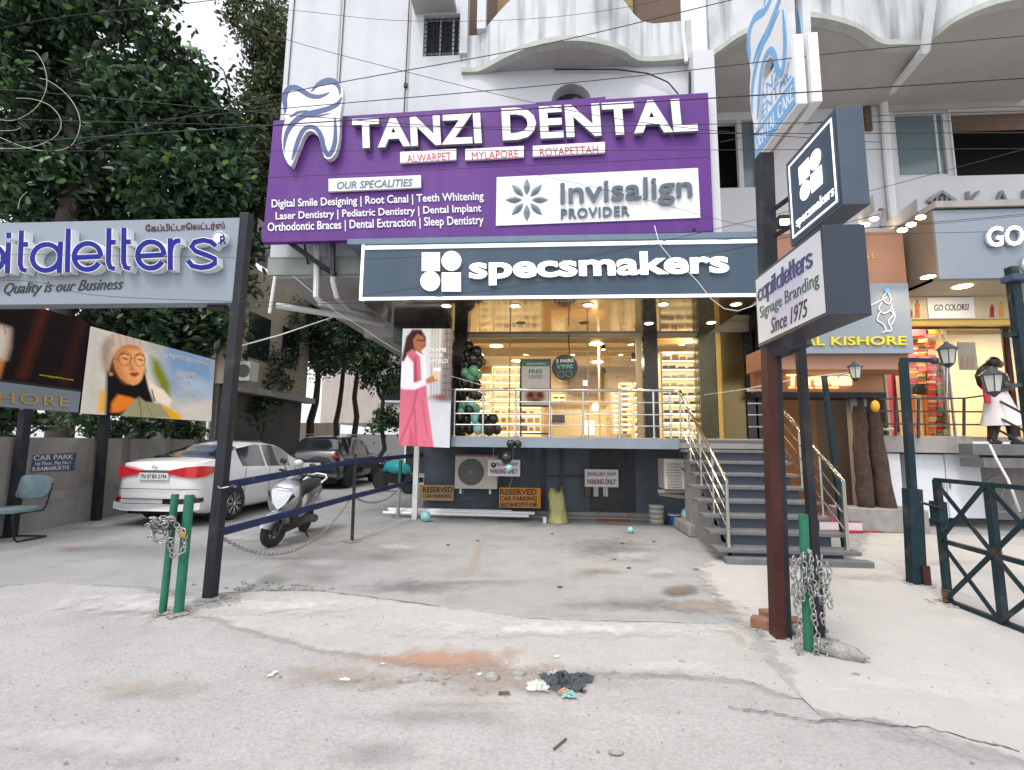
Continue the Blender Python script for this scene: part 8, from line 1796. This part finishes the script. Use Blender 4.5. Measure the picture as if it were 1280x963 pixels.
# sack
mat('sack_yellow', (.36, .34, .13), .7, var=.15, scale=7, bump=.6, bscale=9); a = G(697.5, 656)
t = thing('sack', 'yellow green woven sack standing open topped on the ground', 'sack', tuple(a)); 
def sring(z, w_, d_, dx=0, n=16, j=.06): w_ *= .85; z *= .85; return [a + V((dx + w_ * (1 + random.uniform(-j, j)) * math.copysign(abs(math.cos(q)) ** .8, math.cos(q)), d_ * math.sin(q) * (1 + random.uniform(-j, j)) + .15, z)) for q in [2 * math.pi * i / n for i in range(n)]]
b = MB(); sp_ = []
for k in range(19):
    f = k / 18; w_ = .215 - .075 * f + .012 * math.sin(9 * f + 1) + (.02 if k in (0, 1) else 0) - (.03 if k == 0 else 0); d_ = .16 * (1 - f) ** .6 + .012; ring_ = []
    for q in range(26):
        an = 2 * math.pi * q / 26; fo = 1 + .07 * math.sin(3 * an + 5 * f) + .06 * math.sin(7 * an - 9 * f) + .05 * math.sin(11 * an + 14 * f); top_ = .045 * math.sin(2 * an + .6) * f ** 6 + .03 * math.sin(5 * an) * f ** 6
        ring_.append(a + V(((w_ * fo * math.copysign(abs(math.cos(an)) ** .7, math.cos(an))) * .85 - .03 * f, d_ * fo * math.sin(an) + .15, (f * .62 + top_))))
    sp_.append(ring_)
b.loft(sp_); b.build('bag', 'sack_yellow', t, smooth='all')
letters(t, 'RICE', a + V((-.04, -.0, .4)), a + V((.07, -.0, .4)), a + V((-.04, .01, .46)), .003, 'green_ink', nrm=(0, -1, 0)) if False else None
b = MB(); q = G(681, 654); b.lathe([(.04, 0), (.04, .12)], q, 12); tag(b.build('small_can', 'cabinet', smooth=True), 'small white can standing left of the yellow sack', 'can'); 
# buckets and stack by the stairs
q = P(821, 655, Z=0); t = thing('paper_stack', 'round grey stack of trays beside the blue bucket', 'stack', tuple(q))
for k in range(8): MB().lathe([(.14, .045 * k + .001), (.15, .045 * k + .02), (.145, .045 * k + .042)], q, 18).build('tray', 'ac_case' if k % 2 else 'far_grey', t, smooth=True)
q = G(843, 656); t = thing('paint_bucket', 'blue plastic paint bucket with white rim near the stairs', 'bucket', tuple(q)); mat('bucket_blue', (.01, .13, .42), .35); MB().lathe([(.09, 0), (.115, .19)], q, 20).build('pail', 'bucket_blue', t, smooth=True); MB().lathe([(.12, .18), (.12, .2), (.105, .2)], q, 20, cap=False).build('rim', 'acrylic_white', t, smooth=True)
q = G(832, 656); t = thing('black_bottle', 'small black bottle between tray stack and blue bucket', 'bottle', tuple(q)); MB().lathe([(.04, 0), (.045, .05), (.045, .2), (.02, .26), (.02, .3)], q, 12).build('bottle_body', 'black_plastic', t, smooth=True)
q = P(877, 618, Y=8.3); t = thing('water_bottle', 'upright clear blue water bottle on a stair tread end', 'bottle', tuple(q)); mat('water_blue', (.25, .45, .65), .15, var=.05); MB().lathe([(.05, -.02), (.055, .1), (.055, .2), (.02, .26), (.02, .3)], q, 14).build('bottle_body', 'water_blue', t, smooth=True)
b = MB(); b.box(G(850, 665).x, 8.35, 0, G(885, 665).x, 9.3, .2); tag(b.build('low_block', 'plinth', bevel=.03), 'low concrete block left of the stairs', 'block')
# duct floor slab
q = [G(745, 655), G(790, 656), G(782, 645), G(750, 645)]; b = MB(); b.slab([(p.x, p.y, .01) for p in q], (0, 0, .02)); tag(b.build('cardboard_sheet', 'brown_fascia'), 'flat brown sheet on the ground below the notice', 'sheet')

# ================================================================== DEBRIS IN FRONT
def rockthing(u, v, r, sc, seed, m, name, lab, cat, rot=0):
    a = G(u, v); b = MB(); b.ball((0, 0, 0), r, 14, 10, 0, sc); rnd = random.Random(seed); M = Matrix.Rotation(rot, 4, 'Z')
    cache = {}
    for i in range(len(b.v)):
        p = V(b.v[i]); key = tuple(round(x, 3) for x in p); f = cache.setdefault(key, rnd.uniform(.86, 1.12)); b.v[i] = tuple(M @ (p * f) + a + V((0, 0, r * sc[2] * .8)))
    return tag(b.build(name, m, smooth='all'), lab, cat)
rockthing(1046, 822, .105, (1.75, .62, .6), 3, 'copper_rock', 'concrete_lump', 'long lump of broken concrete at the foot of the slim black post', 'stone', R_(-38))
rockthing(998, 796, .06, (1, .8, .9), 9, 'copper_rock', 'concrete_chunk', 'whitish chunk of concrete behind the chains', 'stone')
rockthing(1070, 846, .022, (1.2, .8, .6), 4, 'copper_rock', 'pebble', 'grey pebble just below the long concrete lump', 'stone')
rockthing(615, 851, .045, (1.1, .8, .6), 5, 'copper_rock', 'stone', 'larger grey stone left of the cloth litter', 'stone'); rockthing(648, 846, .04, (1.2, .8, .5), 6, 'copper_rock', 'stone', 'flat grey stone between the larger stone and the litter', 'stone')
rockthing(852, 829, .02, (1.2, .8, .5), 7, 'copper_rock', 'stone', 'small stone on the apron right of the middle', 'stone')
def brickthing(u, v, lx, ly, lz, rot, z, lab):
    a = G(u, v); b = MB(); M = Matrix.Translation((a.x, a.y, z)) @ Matrix.Rotation(rot, 4, 'Z'); b.box(-lx / 2, -ly / 2, 0, lx / 2, ly / 2, lz); b.v = [tuple(M @ V(p)) for p in b.v]; tag(b.build('brick', 'brick', bevel=.008), lab, 'brick', 'bricks at the foot of the maroon post')
brickthing(958, 788, .22, .11, .08, R_(-35), .012, 'worn brick lying left of the maroon post'); brickthing(966, 775, .2, .1, .07, R_(5), .012, 'greyish brick behind the worn one'); brickthing(990, 788, .2, .1, .08, R_(20), .012, 'brick half hidden by the chains')
# litter: crumpled cloth and papers
def crumple(u, v, sx_, sy_, h, m, lab, seed, name='crumpled_cloth', n=9):
    rnd = random.Random(seed); a = G(u, v); b = MB(); vs = []
    for j in range(n + 1):
        for i in range(n + 1):
            x, y = (i / n - .5), (j / n - .5); e = max(0, 1 - (x * x + y * y) * 3.6)
            vs.append((a.x + x * sx_ * (1 + rnd.uniform(-.2, .2)) + rnd.uniform(-.01, .01), a.y + y * sy_ * (1 + rnd.uniform(-.3, .3)), .018 + e * h * rnd.uniform(.1, 1)))
    b.add(vs, [(j * (n + 1) + i, j * (n + 1) + i + 1, (j + 1) * (n + 1) + i + 1, (j + 1) * (n + 1) + i) for j in range(n) for i in range(n) if rnd.random() > .04]); tag(b.build(name, m), lab, 'litter')
mat('rag_dark', (.06, .07, .08), .9, var=.5, scale=40); mat('rag_pale', (.5, .55, .5), .9, var=.4, scale=40); mat('rag_mint', (.25, .45, .42), .9, var=.4, scale=30); mat('tissue', (.8, .8, .78), .9)
crumple(703, 856, .26, .2, .06, 'rag_dark', 'dark crumpled rag in the middle of the litter', 1, n=12); crumple(672, 861, .13, .12, .04, 'rag_pale', 'pale green crumpled paper at the left of the litter', 2); crumple(726, 851, .16, .09, .04, 'rag_dark', 'dark shreds trailing right of the litter', 3); crumple(711, 872, .08, .07, .03, 'rag_mint', 'mint scrap at the front of the litter', 4); crumple(695, 850, .1, .08, .05, 'rag_pale', 'pale scrap on top of the rag', 5); crumple(705, 868, .06, .05, .03, 'sand', 'small peach coloured scrap in the litter', 15)
crumple(431, 853, .07, .03, .012, 'tissue', 'torn white tissue on the sandy ground', 6, 'tissue', 4); crumple(341, 846, .02, .08, .01, 'tissue', 'thin white strip on the road', 7, 'paper_strip', 4); crumple(600, 846, .03, .03, .01, 'tissue', 'tiny white scrap beside the larger stone', 9, 'paper_scrap', 3); crumple(696, 824, .03, .025, .01, 'tissue', 'small white scrap above the litter', 8, 'paper_scrap', 4); crumple(478, 833, .02, .02, .01, 'tissue', 'white crumb on the red sand', 11, 'paper_scrap', 3)
mat('dead_leaf', (.12, .09, .06), .9)
for u, v in ((560, 682), (597, 677), (778, 680), (817, 678), (700, 735), (786, 711), (870, 713), (690, 668), (768, 700)):
    p = G(u, v); b = MB(); b.ball((p.x, p.y, .012), .022, 7, 4, 0, (1.4, .8, .4)); tag(b.build('dead_leaf', 'dead_leaf'), 'small dark dead leaf on the parking ground', 'leaf', 'dead leaves on the parking ground')
p = G(702, 930); b = MB(); b.bar(G(692, 940) + V((0, 0, .012)), G(708, 927) + V((0, 0, .014)), .008); tag(b.build('twig', 'dead_leaf'), 'dark twig on the near road below the litter', 'twig')
p = G(770, 945); b = MB(); b.ball((p.x, p.y, .016), .025, 8, 5, 0, (1.6, .7, .4)); tag(b.build('dirt_clod', 'copper_rock'), 'dull clod on the near road at bottom right of the twig', 'stone')
p = G(630, 870); b = MB(); b.bar(G(623, 870) + V((0, 0, .016)), G(637, 870) + V((0, 0, .016)), .014); tag(b.build('bark_piece', 'dead_leaf'), 'short dark bark piece left of the litter', 'twig')

# ================================================================== OVERHEAD CABLES
mat('cable_black', (.012, .012, .014), .5)
def cable(px, Y, r, lab, m='cable_black', cat='cable', group='overhead cables crossing the street front'):
    pts = [P(u, v, Y=Y) for u, v in px]; q = []
    for i in range(len(pts) - 1):
        p0, p1, p2, p3 = pts[max(i - 1, 0)], pts[i], pts[i + 1], pts[min(i + 2, len(pts) - 1)]
        for k in range(6): t = k / 6; q.append(.5 * ((2 * p1) + (p2 - p0) * t + (2 * p0 - 5 * p1 + 4 * p2 - p3) * t * t + (3 * p1 - p0 - 3 * p2 + p3) * t ** 3))
    q.append(pts[-1]); b = MB(); b.tube(q, r, 5); tag(b.build('overhead_cable', m, smooth='all'), lab, cat, group)
cable([(-300, 205), (0, 180), (338, 157), (620, 139), (920, 121), (1280, 98), (1500, 84)], 3.3, .0045, 'thickest black cable, crossing just above the letters of the purple sign')
cable([(-300, 100), (0, 112), (338, 142), (640, 163), (920, 167), (1280, 166), (1500, 166)], 3.5, .003, 'thin cable dipping from the tree to level at the right windows')
cable([(-300, 140), (0, 149), (338, 157), (640, 159), (920, 155), (1280, 150), (1500, 148)], 3.6, .003, 'thin almost level cable across the purple letters')
cable([(60, 190), (340, 120), (660, 60), (915, 0), (1000, -20)], 3.6, .0035, 'cable rising from the tooth emblem to the top right parapet')
cable([(200, 150), (340, 137), (660, 109), (880, 86), (1060, 65), (1280, 45), (1500, 25)], 3.7, .0035, 'cable rising gently across the arched opening and right balcony')
cable([(300, 25), (366, 52), (500, 88), (660, 127), (780, 150), (920, 166), (1100, 178)], 3.9, .0025, 'thin cable descending across the white wall to the sign')
cable([(300, 10), (375, 14), (500, 26), (660, 24), (790, 8), (860, -10)], 4.2, .002, 'fine cable sagging near the grilled window')
cable([(-200, 190), (0, 189), (400, 189), (800, 188), (1280, 186), (1500, 185)], 3.4, .0022, 'fine level cable through the small name plates')
cable([(-100, 60), (54, 25), (270, 0), (400, -20)], 4.0, .0035, 'cable crossing the top of the dark tree')
cable([(900, 178), (1060, 148), (1280, 139), (1400, 136)], 4.0, .003, 'cable over the upper part of the right windows')
cable([(700, 330), (880, 290), (1060, 246), (1180, 214), (1280, 187), (1400, 155)], 4.4, .003, 'cable slanting up from the fascia to the right edge')
cable([(-100, 350), (40, 352), (116, 369), (290, 377), (450, 379), (560, 370), (700, 349), (838, 326), (954, 304), (1100, 268)], 4.2, .0028, 'cable in front of the fascia running right and up')
cable([(200, 396), (430, 373), (577, 350), (700, 328), (800, 308), (960, 296), (1280, 268)], 4.6, .0028, 'cable crossing the shop logo diagonally')
cable([(-100, 318), (0, 318), (200, 321), (450, 324), (560, 318)], 4.1, .0022, 'fine cable across the blue letters')
cable([(620, 208), (780, 243), (920, 280), (1000, 290)], 4.6, .002, 'fine cable slanting down across the clear aligner panel')
cable([(940, 288), (1110, 284), (1280, 270), (1400, 262)], 5.6, .003, 'cable under the upstairs wall at the right')
cable([(940, 298), (1100, 293), (1280, 289), (1400, 286)], 5.6, .003, 'second cable just above the grey fascia at right')
b = MB(); q = [P(u, v, Y=7.2) for u, v in ((818, 282), (824, 305), (838, 322), (856, 336), (872, 352), (888, 373), (905, 386), (922, 389), (940, 383), (950, 376))]; b.tube(q, .006, 6); tag(b.build('white_cable', 'pvc_pipe', smooth='all'), 'loose white cable drooping over the right end of the fascia', 'cable')
b = MB(); b.tube([P(288, 436, Y=4.6), P(350, 419, Y=5.6), P(415, 397, Y=7.2)], .008, 6); tag(b.build('white_rope', 'pvc_pipe', smooth='all'), 'taut white rope from the tall black post up to the pipes', 'rope')
b = MB(); b.tube([P(366, 345, Y=8), P(420, 390, Y=8.2), P(450, 408, Y=8.4), P(478, 427, Y=8.5), P(500, 440, Y=8.5)], .006, 6); tag(b.build('thin_wire', 'pvc_pipe', smooth='all'), 'thin wire from the first floor slab to the pink suit poster', 'wire')
b = MB(); b.tube([P(562, 470, Y=8.4), P(600, 481, Y=8.5), P(640, 489, Y=8.6)], .004, 5); tag(b.build('thin_wire', 'pvc_pipe', smooth='all'), 'thin wire from the suit poster over the balloons', 'wire')
b = MB(); b.tube([P(880, 494, Y=8.4), P(930, 487, Y=7.5), P(1000, 473, Y=6), P(1060, 466, Y=6.2)], .005, 5); tag(b.build('thin_wire', 'pvc_pipe', smooth='all'), 'thin wire from the shop front to the small lantern post', 'wire')

# broken concrete collars and dust where the posts meet the ground
rnd_ = random.Random(77); b = MB()
for (u, v, R0, n_) in ((262, 752, .11, 26), (203, 769, .06, 12), (223, 769, .07, 14), (976, 797, .13, 22), (1025, 798, .08, 14), (1011, 816, .07, 14), (1146, 731, .12, 26), (1180, 756, .09, 18), (440, 677, .1, 26), (497, 648, .08, 12)):
    c_ = G(u, v)
    for k in range(n_):
        a_ = rnd_.uniform(0, 6.28); d_ = R0 * rnd_.uniform(.5, 1.5); r_ = rnd_.uniform(.008, .026); rock(b, (c_.x + d_ * math.cos(a_), c_.y + d_ * math.sin(a_), .014), r_, (1.3, 1, .55), k * 7 + u)
b.build('broken_concrete', 'copper_rock', kind='stuff')
